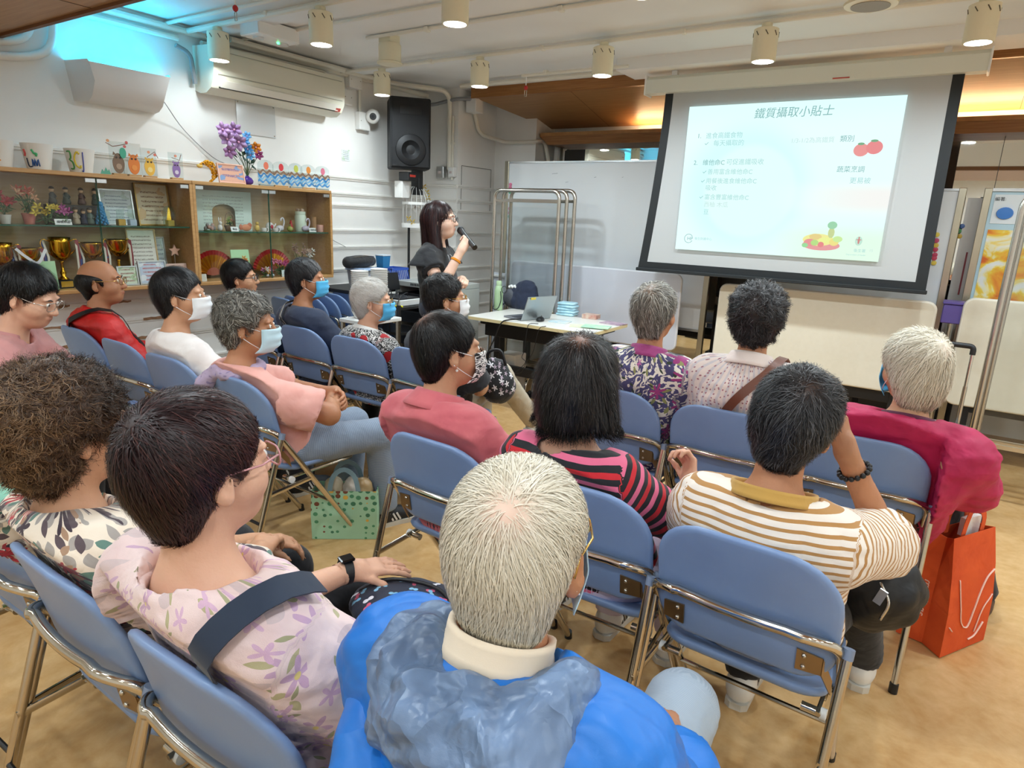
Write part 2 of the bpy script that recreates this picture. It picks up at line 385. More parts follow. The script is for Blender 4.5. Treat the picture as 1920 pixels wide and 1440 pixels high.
# ---------------------------------------------------------------- downlights
M_LAMPON = mat('lamp_glow', '#ffffff', .4, emit=('#f6f8ff', 14))
M_SLOT = mat('lamp_slot', '#5a5546', .7)
LAMPS = []
def downlight(label, group):
    t = thing('downlight', label, 'ceiling light', (0, 0, 0), 0, group)
    MB().lathe([(.058, 0), (.066, 0), (.068, .006), (.068, .168), (.06, .172), (.0, .172)], n=28).build('body', M_CREAM, t, 40)
    MB().lathe([(0, .012), (.058, .012), (.058, 0.0)], n=24).build('glowing_face', M_LAMPON, t, 40)
    MB().lathe([(.03, .172), (.03, .20), (0, .20)], n=16).build('mount', M_CREAM, t, 40)
    for k in range(8):
        a = 2 * pi * k / 8 + .3
        MB().box((.0682 * cos(a), .0682 * sin(a), .14), (.004, .004, .028), rot(0, 0, a) @ rot(.6, 0, 0)).build('vent_slot', M_SLOT, t)
    return t
def lamp_light(x, y, z):
    d = bpy.data.lights.new('downlight_beam', 'AREA'); d.shape = 'DISK'; d.size = .11; d.energy = LAMP_W; d.color = (.82, .94, 1); d.spread = rad(174)
    o = bpy.data.objects.new('downlight_beam', d); COL.objects.link(o); o.location = (x, y, z); return o
names = ['cream cylinder ceiling downlight above the black wall loudspeaker', 'cream cylinder downlight above and left of the wooden bulkhead end', 'cream cylinder downlight above the whiteboard beside the hanging hook', 'cream cylinder downlight right over the middle of the projection screen', 'cream cylinder downlight over the far right end of the screen casing']
base = downlight('cream cylinder downlight', 'ceiling downlights')
rows = [(4.17, 2.445, [-4.12, -3.13, -2.13, -1.11, -.09, .93, 1.95], names + [None] * 2),
        (2.82, 2.445, [-4.27, -3.27, -2.28, -1.28, -.28, .72, 1.72], ['cream cylinder downlight beside the white air conditioner near the wall', 'cream cylinder downlight beside the white emergency light box', 'cream cylinder downlight cut by the top edge, above the smoke detector'] + [None] * 4),
        (.95, 2.185, [-2.5, -1.5, -.3, .9, 2.0], [None] * 5), (-.1, 2.185, [-3.9, -2.7, -1.5, -.3, .9, 2.0], [None] * 6), (-1.3, 2.50, [-3.5, -2.2, -.9, .4, 1.7], [None] * 5)]
first = True
for y, z, xs, nm in rows:
    for x, lb in zip(xs, nm):
        o = base if first else dup(base); first = False
        o.location = (x, y, z); o['label'] = lb or 'cream cylinder downlight on the ceiling out of view'
        o['group'] = 'ceiling downlights' if lb else 'downlights out of view'
        lamp_light(x, y, z - .004).data.energy = LAMP_W * (.55 if y < 2 else .25 if x < -4.2 else .7 if x < -4 else 1)
# ================================================================ CHAIRS
def mk_chair_mats():
    m = mat('chair_blue', '#7d97c2', .36, noise=(9, '#86a0c8', .5), bump=(220, .04, .001)); return m
M_BLUE = mk_chair_mats()
M_PLATE = mat('bracket_bronze', '#a08a6c', .4, 1.0)
M_CHAIRTUBE = mat('chair_chrome', '#cfc8bb', .14, 1.0)
M_LEGTUBE = mat('chair_leg_steel', '#c4b9a6', .2, 1.0)
def slab(outline, rings, th, shape, n_c=None):
    """rounded pad: outline rings scaled to the middle, both faces, bent by shape(x,y,off)"""
    mb = MB(); n = len(outline); vs = []; R = [1.0] + list(rings)
    prof = [0] + [th * t for t in (.32, .46, .5, .5, .5)][:len(rings)]
    seq = [(R[i], prof[i]) for i in range(len(R) - 1, -1, -1)] + [(R[i], -prof[i]) for i in range(1, len(R))]
    for s_, d in seq:
        for x, y in outline: vs.append(shape(x * s_, y * s_, d))
    fs = []
    for j in range(len(seq) - 1):
        for i in range(n): fs.append((j * n + i, j * n + (i + 1) % n, (j + 1) * n + (i + 1) % n, (j + 1) * n + i))
    fs.append(tuple(range(n))); fs.append(tuple((len(seq) - 1) * n + i for i in range(n)))
    return mb._add(vs, fs)
BACK_OUT = rrect(.435, .345, (.14, .14, .085, .085), 7)
SEAT_OUT = rrect(.415, .385, (.10, .10, .07, .07), 6)
def back_shape(x, y, d):
    # y: -.1675 .. .1675 up the pad; top at local y=0,z=.80
    z = .675 + y * .975; yy = .009 - y * .24 + .55 * x * x - .3 * (y * y) - d
    return (x, yy, z)
def seat_shape(x, y, d):
    return (x, .255 + y, .432 + d * 1.3 + .25 * x * x + (.022 * (-(y + .08) / .11) ** 2 if y < -.08 else 0) - (.35 * (y - .12) ** 2 if y > .12 else 0))
def folding_chair(label, folded=False):
    t = thing('folding_chair', label, 'chair', group='blue folding chairs')
    b = slab(BACK_OUT, (.985, .955, .90, .6, .25), .022, back_shape).build('backrest', M_BLUE, t, True)
    if folded:
        slab(SEAT_OUT, (.985, .955, .90, .6, .25), .02, lambda x, y, d: (x, .09 + d - .04 * y, .42 + y)).build('seat', M_BLUE, t, True)
        for s in (-1, 1):
            MB().tube([(s * .232, .03, .62), (s * .225, .06, .02)], .0115, 10).build('leg', M_LEGTUBE, t, 50)
            MB().cyl((s * .225, .06, 0), (s * .225, .06, .03), .014, n=10).build('foot_cap', M_BLACK, t, 40)
        pth = arc_path([(-.215, .12, .02), (-.222, -.005, .655), (-.17, -.016, .672), (.17, -.016, .672), (.222, -.005, .655), (.215, .12, .02)], .05)
        MB().tube(pth, .0125, 10).build('back_tube', M_CHAIRTUBE, t, 50)
        return t
    slab(SEAT_OUT, (.985, .955, .90, .6, .25), .022, seat_shape).build('seat', M_BLUE, t, True)
    # one chrome tube: front foot, up to the back, across behind it, down to the other front foot
    pth = arc_path([(-.213, .45, .02), (-.222, .03, .622), (-.175, .0, .645), (.175, .0, .645), (.222, .03, .622), (.213, .45, .02)], .045, 6)
    # bow the crossing tube with the backrest
    pth = [Vector((p.x, p.y + (.55 * p.x * p.x - .024 if abs(p.x) < .2 and p.z > .6 else 0), p.z)) for p in pth]
    pth2 = []
    for a, b2 in zip(pth[:-1], pth[1:]):
        k = 8 if (b2 - a).length > .2 and abs(a.z - b2.z) < .05 else 1
        for i in range(k):
            q = a.lerp(b2, i / k)
            if k > 1: q.y = .55 * q.x * q.x - .0175
            pth2.append(q)
    pth2.append(pth[-1])
    MB().tube(pth2, .0125, 10).build('back_tube', M_CHAIRTUBE, t, 50)
    for s in (-1, 1):
        MB().tube([(s * .236, .038, .605), (s * .226, -.145, .02)], .0118, 10).build('leg', M_LEGTUBE, t, 50)
        MB().cyl((s * .2365, .044, .625), (s * .236, .037, .602), .0128, n=10).build('pivot_sleeve', mat('sleeve_grey', '#7d8ba3', .5), t, 40)
        MB().cyl((s * .226, -.147, 0), (s * .226, -.144, .035), .0145, n=10).build('foot_cap', M_BLACK, t, 40)
        MB().cyl((s * .213, .457, 0), (s * .213, .452, .03), .0145, n=10).build('foot_cap', M_BLACK, t, 40)
        br = MB(); x0, x1 = s * .135, s * .19
        br._add([back_shape(x0, -.085, .0135), back_shape(x0, -.145, .0135), back_shape(x1, -.145, .014), back_shape(x1, -.095, .014)], [(0, 1, 2, 3)])
        a = Vector(back_shape(x1, -.145, .014)); c = Vector(back_shape(x1, -.095, .014))
        br._add([a, c, (s * .21, .09, .50), (s * .21, .10, .455)], [(0, 1, 2, 3)])
        br.build('bracket', M_PLATE, t, solid=.004)
        for yy in (-.10, -.132):
            p = Vector(back_shape(s * .152, yy, .0165)); MB().ell(p, .006, 6).build('rivet', M_STEEL, t, True)
        MB().cyl((s * .155, .10, .398), (s * .202, .10, .398), .0115, n=10).build('hinge_rod', M_CHAIRTUBE, t, 40)
        MB().cyl((s * .198, .10, .398), (s * .212, .10, .398), .0145, n=12).build('white_end_cap', M_WHITE, t, 40)
        MB().tube([(s * .222, .195, .385), (s * .226, -.045, .37)], .005, 6, flat=2.2).build('link_bar', M_CHAIRTUBE, t, 40)
        MB().tube([(s * .195, .08, .405), (s * .195, .44, .405)], .007, 6).build('seat_rail', M_CHAIRTUBE, t, 40)
    MB().tube([(-.222, -.075, .26), (.222, -.075, .26)], .0065, 8).build('stretcher', M_BLACK, t, 40)
    MB().tube([(-.213, .29, .24), (.213, .29, .24)], .0075, 8).build('stretcher', M_CHAIRTUBE, t, 40)
    MB().tube([(-.195, .44, .405), (.195, .44, .405)], .007, 8).build('seat_rail', M_CHAIRTUBE, t, 40)
    return t
# name: (x centre, y of the top of the backrest, turn)
CH = {
 'C1': (-3.940, 1.645, 'blue folding chair under the man in the red jacket, nearest the wall'),
 'C2': (-3.430, 1.620, 'empty blue folding chair between the red jacket and the white T-shirt'),
 'C3': (-2.950, 1.595, 'blue folding chair under the woman in the white T-shirt'),
 'C4': (-2.400, 1.570, 'blue folding chair under the woman in pink with a lilac scarf'),
 'C8': (-1.270, 1.510, 'blue folding chair under the person in the coral shirt'),
 'C9': (-0.745, 1.485, 'blue folding chair under the woman in red, pink and black stripes'),
 'C10': (-0.285, 1.450, 'blue folding chair under the person in the tan and white striped T-shirt'),
 'C5b': (-3.700, 2.540, 'blue folding chair under the black-haired person with dark-rimmed glasses'),
 'C5': (-3.180, 2.530, 'blue folding chair under the person in the navy T-shirt'),
 'C6': (-2.710, 2.520, 'blue folding chair under the white-haired woman in red-spotted print'),
 'C7': (-2.240, 2.520, 'blue folding chair beside the white-haired woman, under the person in black'),
 'C13': (-1.120, 2.500, 'blue folding chair under the person in the purple floral blouse'),
 'C12': (-0.645, 2.500, 'blue folding chair under the person with the brown shoulder strap'),
 'C11': (-0.155, 2.490, 'blue folding chair under the person in the magenta jacket'),
 'C14': (-1.375, 0.485, 'blue folding chair under the curly-haired woman in leaf print'),
 'C15': (-0.895, 0.485, 'blue folding chair under the woman in pale pink floral blouse'),
 'C16': (-0.395, 0.470, 'blue folding chair under the white-haired man in the blue jacket'),
 'C17': (-1.850, 0.500, 'blue folding chair under the person in mint green'),
 'C18': (-3.300, 0.700, 'blue folding chair under the bending person in the pink jacket'),
}
proto = None
for k, (x, y, lb) in CH.items():
    if proto is None: proto = folding_chair(lb); o = proto
    else: o = dup(proto, label=lb)
    o.location = (x, y, 0); o.rotation_euler = (0, 0, rad({'C10': -2, 'C9': 1, 'C8': -2, 'C11': 1.5, 'C15': 1, 'C14': -1}.get(k, random.uniform(-1.5, 1.5))))
pf = folding_chair('folded blue chair in the row stored by the wall under the display case', True)
pf['group'] = 'folded chairs stored by the wall'
for i in range(9):
    o = pf if i == 0 else dup(pf)
    o.location = (-4.31, 3.28 + i * .125, 0); o.rotation_euler = (0, 0, rad(-8)); o['label'] = 'folded blue chair stored by the wall, %s from the showcase end' % ('nearest', 'second', 'third', 'fourth', 'fifth', 'sixth', 'seventh', 'eighth', 'ninth')[i]
# ================================================================ PEOPLE: implicit surfaces
V3 = lambda *a: np.array(a, float)
def nrm(v): v = np.asarray(v, float); return v / (np.linalg.norm(v) + 1e-12)
def C(a, b, ra, rb, k=.03, cap=0, cap0=0): return ('c', np.asarray(a, float), np.asarray(b, float), ra, rb, k, cap, cap0)
def EL(c, r, R=None, k=.03): return ('e', np.asarray(c, float), np.asarray(r, float), None if R is None else np.asarray(R, float), k)
def CUT(p): return ('-',) + p
def PLANE(n, p): return ('p', nrm(n), np.asarray(p, float), .004)       # keeps the side n points away from
def ev(p, P):
    if p[0] == 'c':
        a, b = p[1], p[2]; ab = b - a; L2 = ab @ ab + 1e-12; q = P - a; t = (q @ ab) / L2; tc = np.clip(t, 0, 1)
        d = np.sqrt(((q - tc[..., None] * ab) ** 2).sum(-1)) - (p[3] + tc * (p[4] - p[3]))
        L = math.sqrt(L2)
        if p[6]: d = np.maximum(d, (t - 1) * L)
        if p[7]: d = np.maximum(d, -t * L)
        return d
    if p[0] == 'e':
        q = P - p[1]
        if p[3] is not None: q = q @ p[3]
        k0 = np.sqrt(((q / p[2]) ** 2).sum(-1)) + 1e-9; k1 = np.sqrt(((q / p[2] ** 2) ** 2).sum(-1)) + 1e-9
        return k0 * (k0 - 1) / k1
    if p[0] == 'p': return (P - p[2]) @ p[1]
def bounds(p):
    if p[0] == 'c': return np.minimum(p[1] - p[3], p[2] - p[4]), np.maximum(p[1] + p[3], p[2] + p[4])
    if p[0] == 'e':
        r = p[2] if p[3] is None else np.sqrt(((p[3] * p[2]) ** 2).sum(1)); return p[1] - r, p[1] + r
    return None
def smin(a, b, k):
    h = np.clip(.5 + .5 * (b - a) / k, 0, 1); return b * (1 - h) + a * h - k * h * (1 - h)
def comb(D, p, P):
    if p[0] == '-':
        q = p[1:]; d = ev(q, P); k = q[-1] if q[0] == 'e' else (q[5] if q[0] == 'c' else .004); return -smin(-D, d, max(k, .001))
    if p[0] == 'p': return -smin(-D, -ev(p, P), .003)
    return smin(D, ev(p, P), p[5] if p[0] == 'c' else p[4])
def sdf_points(prims, P):
    D = np.full(P.shape[:-1], .2)
    for p in prims: D = comb(D, p, P)
    return D
def sdf_grid(prims, lo, hi, h):
    lo = np.asarray(lo, float); n = np.maximum(np.ceil((np.asarray(hi) - lo) / h).astype(int) + 1, 3)
    D = np.full(n, .15)
    ax = [lo[i] + h * np.arange(n[i]) for i in range(3)]
    for p in prims:
        q = p[1:] if p[0] == '-' else p
        b = bounds(q)
        if b is None: sl = [slice(0, n[i]) for i in range(3)]
        else:
            k = q[5] if q[0] == 'c' else q[4]; m = k + 2.5 * h
            i0 = np.clip(np.floor((b[0] - m - lo) / h).astype(int), 0, n); i1 = np.clip(np.ceil((b[1] + m - lo) / h).astype(int) + 1, 0, n)
            if (i1 <= i0).any(): continue
            sl = [slice(i0[i], i1[i]) for i in range(3)]
        G = np.stack(np.meshgrid(*[ax[i][sl[i]] for i in range(3)], indexing='ij'), -1)
        D[tuple(sl)] = comb(D[tuple(sl)], p, G)
    return D, lo
def surfnet(D, lo, h):
    s = D < 0; n = np.array(D.shape) - 1
    cnt = np.zeros(n, np.int8); acc = np.zeros(tuple(n) + (3,), np.float32); num = np.zeros(n, np.float32)
    cs = [(i, j, k) for i in (0, 1) for j in (0, 1) for k in (0, 1)]
    S = lambda A, c: A[c[0]:c[0] + n[0], c[1]:c[1] + n[1], c[2]:c[2] + n[2]]
    for c in cs: cnt += S(s, c)
    act = (cnt > 0) & (cnt < 8); I = np.argwhere(act)
    if len(I) == 0: return np.zeros((0, 3)), np.zeros((0, 4), int)
    dv = {c: D[I[:, 0] + c[0], I[:, 1] + c[1], I[:, 2] + c[2]] for c in cs}
    acc = np.zeros((len(I), 3)); num = np.zeros(len(I))
    for c in cs:
        for a in range(3):
            if c[a]: continue
            c2 = list(c); c2[a] = 1; c2 = tuple(c2); d0, d1 = dv[c], dv[c2]; x = (d0 < 0) != (d1 < 0)
            t = np.where(x, d0 / np.where(x, d0 - d1, 1), 0)
            for b in range(3): acc[:, b] += np.where(x, (t if b == a else c[b]), 0)
            num += x
    V = lo + h * (I + acc / num[:, None])
    idx = np.full(n, -1); idx[tuple(I.T)] = np.arange(len(I)); F = []
    for a in range(3):
        b, c = (a + 1) % 3, (a + 2) % 3
        sl0 = [slice(None)] * 3; sl1 = [slice(None)] * 3; sl0[a] = slice(0, -1); sl1[a] = slice(1, None)
        x = s[tuple(sl0)] != s[tuple(sl1)]; J = np.argwhere(x); J = J[(J[:, b] > 0) & (J[:, c] > 0) & (J[:, b] < n[b]) & (J[:, c] < n[c])]
        q = []
        for ob, oc in ((1, 1), (0, 1), (0, 0), (1, 0)):
            K = J.copy(); K[:, b] -= ob; K[:, c] -= oc; q.append(idx[tuple(K.T)])
        q = np.stack(q, 1); neg = s[tuple(J.T)]; q[~neg] = q[~neg][:, ::-1]; F.append(q)
    F = np.concatenate(F); F = F[(F >= 0).all(1)]
    return V, F
def relax(V, F, it=1, lam=.5):
    for _ in range(it):
        A = np.zeros_like(V); N = np.zeros(len(V))
        for i in range(4):
            for j in (i - 1, (i + 1) % 4): np.add.at(A, F[:, i], V[F[:, j]]); np.add.at(N, F[:, i], 1)
        V = V + lam * (A / np.maximum(N, 1)[:, None] - V) * (N > 0)[:, None]
    return V
def vnormals(V, F):
    fn = np.cross(V[F[:, 2]] - V[F[:, 0]], V[F[:, 3]] - V[F[:, 1]]); N = np.zeros_like(V)
    for i in range(4): np.add.at(N, F[:, i], fn)
    return N / (np.linalg.norm(N, axis=1)[:, None] + 1e-12)
def mesh_np(name, V, F, m, parent=None, attrs=None, smooth=True):
    me = bpy.data.meshes.new(name); V = np.ascontiguousarray(V, np.float32); F = np.ascontiguousarray(F, np.int32); nf, k = F.shape
    me.vertices.add(len(V)); me.vertices.foreach_set('co', V.ravel()); me.loops.add(nf * k); me.loops.foreach_set('vertex_index', F.ravel())
    me.polygons.add(nf); me.polygons.foreach_set('loop_start', np.arange(0, nf * k, k, dtype=np.int32))
    me.update(calc_edges=True)
    for an, (ty, arr) in (attrs or {}).items():
        A = me.attributes.new(an, ty, 'POINT'); A.data.foreach_set('vector' if ty == 'FLOAT_VECTOR' else 'value', np.ascontiguousarray(arr, np.float32).ravel())
    if smooth: me.shade_smooth()
    o = bpy.data.objects.new(name, me); COL.objects.link(o)
    if m: me.materials.append(m)
    if parent: o.parent = parent
    return o
def sdf_mesh(prims, h, pad=.02, box=None):
    if box is None:
        bs = [bounds(p) for p in prims if p[0] in 'ce']; lo = np.min([b[0] for b in bs], 0) - pad; hi = np.max([b[1] for b in bs], 0) + pad
    else: lo, hi = box
    D, lo = sdf_grid(prims, lo, hi, h); return surfnet(D, lo, h)
def wob(P, f, seed):
    """smooth cheap noise in -1..1"""
    r = np.random.RandomState(seed); out = np.zeros(len(P)); a = 0
    for i in range(5):
        d = nrm(r.randn(3)) * f * (1 + .55 * i); ph = r.rand() * 6.28; am = 1 / (1 + .5 * i)
        out += am * np.sin(P @ d + ph + 1.3 * np.sin(P @ (nrm(r.randn(3)) * f * .7) + r.rand() * 6)); a += am
    return out / a
# ---------------------------------------------------------------- fabric materials in cloth coordinates (attribute "uvw")
def cloth(name, base, layers=(), rough=.8, wr=.42, fold=13, base2=None, sheen=.15, metal=0, fine=900, fine_s=.12, crease=0):
    """layers: ('stripe', period, [(frac, colour)..]) | ('flower', scale, radius, petals, colour, seed, share) | ('dot', scale, radius, colour, seed, share) | ('blob', scale, thr, colour, seed) | ('leaf', scale, radius, colour, seed, share, aspect) | ('vstripe', period, frac, colour)"""
    if name in MATS: return MATS[name]
    m = mat(name, base, rough, metal, sheen=sheen); T = NT(m); b = T.n['Principled BSDF']
    at = T.add('ShaderNodeAttribute', attribute_name='uvw'); sp = T.add('ShaderNodeSeparateXYZ'); T.link(at.outputs['Vector'], sp.inputs[0])
    u, v = sp.outputs[0], sp.outputs[1]
    tc = T.add('ShaderNodeTexCoord')
    col = lin(base)
    if base2:
        n = T.add('ShaderNodeTexNoise'); n.inputs['Scale'].default_value = 9; n.inputs['Detail'].default_value = 3; T.link(tc.outputs['Object'], n.inputs['Vector'])
        r = T.add('ShaderNodeMapRange'); r.inputs[1].default_value = .4; r.inputs[2].default_value = .65; T.link(n.outputs[0], r.inputs[0]); col = T.mix(r.outputs[0], lin(base), lin(base2))
    wn = T.add('ShaderNodeTexNoise'); wn.inputs['Scale'].default_value = 30; T.link(at.outputs['Vector'], wn.inputs['Vector'])
    for L in layers:
        k = L[0]
        if k in ('stripe', 'vstripe'):
            c = v if k == 'stripe' else u
            fr = T.math('FRACT', T.math('MULTIPLY', T.math('ADD', c, 50.0), 1 / L[1]))
            lo = 0
            for f, cc in L[2]:
                g = T.math('MULTIPLY', T.math('GREATER_THAN', fr, lo), T.math('LESS_THAN', fr, f)); lo = f
                if cc: col = T.mix(g, col, lin(cc))
        elif k == 'blob':
            n = T.add('ShaderNodeTexNoise'); n.inputs['Scale'].default_value = L[1]; n.inputs['Detail'].default_value = 2; n.inputs['Distortion'].default_value = L[5] if len(L) > 5 else 1.0
            mp = T.add('ShaderNodeMapping'); mp.inputs['Location'].default_value = (L[4], L[4] * .7, 0); T.link(at.outputs['Vector'], mp.inputs[0]); T.link(mp.outputs[0], n.inputs['Vector'])
            col = T.mix(T.math('GREATER_THAN', n.outputs[0], L[2]), col, lin(L[3]))
        else:
            sc = L[1]; seed = L[5] if k == 'flower' else L[4]
            share = L[6] if k == 'flower' else L[5]
            mp = T.add('ShaderNodeMapping'); mp.inputs['Location'].default_value = (seed * .37, seed * .91, 0); mp.inputs['Scale'].default_value = (sc, sc, 0); T.link(at.outputs['Vector'], mp.inputs[0])
            vo = T.add('ShaderNodeTexVoronoi', voronoi_dimensions='2D'); vo.inputs['Scale'].default_value = 1; vo.inputs['Randomness'].default_value = .85; T.link(mp.outputs[0], vo.inputs['Vector'])
            sub = T.add('ShaderNodeVectorMath', operation='SUBTRACT'); T.link(mp.outputs[0], sub.inputs[0]); T.link(vo.outputs['Position'], sub.inputs[1])
            s2 = T.add('ShaderNodeSeparateXYZ'); T.link(sub.outputs[0], s2.inputs[0]); dx, dy = s2.outputs[0], s2.outputs[1]
            rc = T.add('ShaderNodeSeparateColor'); T.link(vo.outputs['Color'], rc.inputs[0])
            on = T.math('LESS_THAN', rc.outputs[0], share)
            if k == 'dot': g = T.math('LESS_THAN', T.math('ADD', vo.outputs['Distance'], T.math('MULTIPLY', T.math('SUBTRACT', wn.outputs[0], .5), L[2] * .9)), L[2]); cc = L[3]
            elif k == 'flower':
                an = T.math('ADD', T.math('ARCTAN2', dy, dx), T.math('MULTIPLY', rc.outputs[1], 6.28))
                rad_ = T.math('MULTIPLY', T.math('ADD', .62, T.math('MULTIPLY', T.math('COSINE', T.math('MULTIPLY', an, L[3])), .38)), L[2])
                g = T.math('LESS_THAN', vo.outputs['Distance'], rad_); cc = L[4]
            elif k == 'leaf':
                an = T.math('MULTIPLY', rc.outputs[1], 6.28); ca, sa = T.math('COSINE', an), T.math('SINE', an)
                a_ = T.math('ADD', T.math('MULTIPLY', dx, ca), T.math('MULTIPLY', dy, sa)); b_ = T.math('SUBTRACT', T.math('MULTIPLY', dy, ca), T.math('MULTIPLY', dx, sa))
                q = T.math('ADD', T.math('ABSOLUTE', T.math('MULTIPLY', b_, L[6])), T.math('MULTIPLY', T.math('MULTIPLY', a_, a_), 1 / L[2])); g = T.math('LESS_THAN', q, L[2] * .9); cc = L[3]
            col = T.mix(T.math('MULTIPLY', g, on), col, lin(cc))
    if not isinstance(col, tuple): T.link(col, b.inputs['Base Color'])
    n = T.add('ShaderNodeTexNoise'); n.inputs['Scale'].default_value = fold; n.inputs['Detail'].default_value = 3; n.inputs['Distortion'].default_value = .5
    T.link(tc.outputs['Object'], n.inputs['Vector'])
    n2 = T.add('ShaderNodeTexNoise'); n2.inputs['Scale'].default_value = fine; T.link(tc.outputs['Object'], n2.inputs['Vector'])
    bp = T.add('ShaderNodeBump'); bp.inputs['Strength'].default_value = wr; bp.inputs['Distance'].default_value = .03
    hgt = T.math('ADD', n.outputs[0], T.math('MULTIPLY', n2.outputs[0], fine_s * .3))
    if crease:
        ds = T.add('ShaderNodeVectorMath', operation='ADD'); sc_ = T.add('ShaderNodeVectorMath', operation='SCALE'); sc_.inputs['Scale'].default_value = .09; T.link(n.outputs['Color'], sc_.inputs[0]); T.link(tc.outputs['Object'], ds.inputs[0]); T.link(sc_.outputs[0], ds.inputs[1])
        vc = T.add('ShaderNodeTexVoronoi'); vc.inputs['Scale'].default_value = crease; T.link(ds.outputs[0], vc.inputs['Vector']); hgt = T.math('ADD', hgt, T.math('MULTIPLY', vc.outputs['Distance'], 1.1))
    T.link(hgt, bp.inputs['Height']); T.link(bp.outputs[0], b.inputs['Normal'])
    return m
def skin_mat(name, c1, c2):
    if name in MATS: return MATS[name]
    m = mat(name, c1, .52, sss=.12); T = NT(m); b = T.n['Principled BSDF']
    tc = T.add('ShaderNodeTexCoord'); n = T.add('ShaderNodeTexNoise'); n.inputs['Scale'].default_value = 22; n.inputs['Detail'].default_value = 4; T.link(tc.outputs['Object'], n.inputs['Vector'])
    at = T.add('ShaderNodeAttribute', attribute_name='tint')
    c = T.mix(T.math('MULTIPLY', n.outputs[0], .6), lin(c1), lin(c2)); c = T.mix(at.outputs['Fac'], c, lin('#a4574c')); T.link(c, b.inputs['Base Color'])
    bp = T.add('ShaderNodeBump'); bp.inputs['Strength'].default_value = .12; bp.inputs['Distance'].default_value = .004; n3 = T.add('ShaderNodeTexNoise'); n3.inputs['Scale'].default_value = 140
    T.link(tc.outputs['Object'], n3.inputs['Vector']); T.link(n3.outputs[0], bp.inputs['Height']); T.link(bp.outputs[0], b.inputs['Normal'])
    return m
def hair_mat(name, stops, scalp='#c98f75', rough=.42):
    if name in MATS: return MATS[name]
    m = mat(name, '#202020', rough); T = NT(m); b = T.n['Principled BSDF']
    a = T.add('ShaderNodeAttribute', attribute_name='tone'); r = T.add('ShaderNodeValToRGB')
    cr = r.color_ramp; cr.elements[0].position = stops[0][0]; cr.elements[0].color = lin(stops[0][1]); cr.elements[1].position = stops[-1][0]; cr.elements[1].color = lin(stops[-1][1])
    for p_, c_ in stops[1:-1]: e = cr.elements.new(p_); e.color = lin(c_)
    T.link(a.outputs['Fac'], r.inputs[0]); s = T.add('ShaderNodeAttribute', attribute_name='scalp')
    T.link(T.mix(s.outputs['Fac'], r.outputs[0], lin(scalp)), b.inputs['Base Color'])
    b.inputs['Specular IOR Level'].default_value = .35
    return m
# ---------------------------------------------------------------- head
def head_prims(Hm, Hc, s=1., ear=1.):
    """Hm 3x3 (columns: right, forward, up), Hc centre; list of primitives in body space"""
    X = lambda x, y, z: Hc + Hm @ (s * V3(x, y, z)); R = Hm; P = []
    e = lambda c, r, k=.03, Q=None: EL(X(*c), s * V3(*r), R if Q is None else R @ Q, k * s)
    P += [e((0, -.012, .035), (.075, .094, .082)), e((0, .032, -.03), (.058, .062, .085), .03), e((0, .052, -.082), (.032, .03, .026), .035)]
    for q in (-1, 1):
        P += [e((q * .038, .05, -.032), (.03, .036, .032), .02), e((q * .03, .082, .022), (.022, .012, .008), .014)]
    for q in (-1, 1): P += [CUT(e((q * .031, .098, .002), (.016, .012, .011), .012))]
    P += [C(X(0, .09, .006), X(0, .108, -.03), .008 * s, .0125 * s, .012 * s), e((.011, .1, -.033), (.009, .01, .008), .008), e((-.011, .1, -.033), (.009, .01, .008), .008)]
    P += [e((0, .089, -.056), (.022, .012, .0055), .006), e((0, .087, -.066), (.019, .012, .006), .006)]
    for q in (-1, 1): P += [e((q * .031, .083, .002), (.0125, .0125, .0115), .003)]
    for q in (-1, 1):
        Q = np.array(rot(.12, 0, -q * .38)); P += [e((q * .079, -.012, -.008), (.007 * ear, .019 * ear, .033 * ear), .008, Q), CUT(e((q * .088, -.006, -.004), (.006, .011, .021), .004, Q)), e((q * .075, -.004, -.034), (.007, .009, .01), .006)]
    return P, X
def tri(*a): return a
def frame(yaw, pitch, roll=0):
    """yaw clockwise from +y, pitch up, roll toward the right shoulder"""
    return np.array(rot(0, 0, -rad(yaw)) @ rot(rad(pitch), 0, 0) @ rot(0, rad(roll), 0))
# ---------------------------------------------------------------- hands
def hand_prims(W, D, Nrm, side, curl=.5, s=1., spread=.15, thumb=.5, curls=None):
    """W wrist, D direction of the fingers, Nrm back-of-hand normal, side +1 if the thumb is on D x Nrm side"""
    D = nrm(D); Nrm = nrm(Nrm - D * (Nrm @ D)); A = np.cross(D, Nrm) * side; P = []; s = s * .95
    K = lambda f, a, n: W + s * (D * f + A * a + Nrm * n)
    P += [C(K(.0, 0, 0), K(.03, 0, 0), .024 * s, .028 * s, .02)]
    for a in (-.024, -.008, .008, .024): P.append(C(K(.02, a * .7, 0), K(.085, a, 0), .0145 * s, .0115 * s, .012))
    L = [(.026, (.042, .026, .02)), (.009, (.046, .03, .022)), (-.009, (.043, .028, .021)), (-.025, (.034, .021, .019))]
    for i, (a, seg) in enumerate(L):
        c = curls[i] if curls else curl; p = K(.085, a, 0); ang = 0
        for j, l in enumerate(seg):
            ang += c * (.75, 1.15, .8)[j]; d = D * cos(ang) - Nrm * sin(ang) + A * (a / .026) * spread * (.5 if j == 0 else .2) * max(0, cos(ang)); q = p + nrm(d) * l * s
            P.append(C(p, q, (.0092, .0084, .0076)[j] * s, (.0084, .0076, .0066)[j] * s, .004)); p = q
    p = K(.018, .022, -.004); ang = thumb
    for j, l in enumerate((.04, .033, .025)):
        d = D * cos(.75 - ang * .45) + A * sin(.75 - ang * .45) * (1 - .5 * ang) - Nrm * (ang * (.35 + .4 * j)); q = p + nrm(d) * l * s
        P.append(C(p, q, (.0135, .0105, .0092)[j] * s, (.0105, .0092, .0075)[j] * s, .006)); p = q
    return P
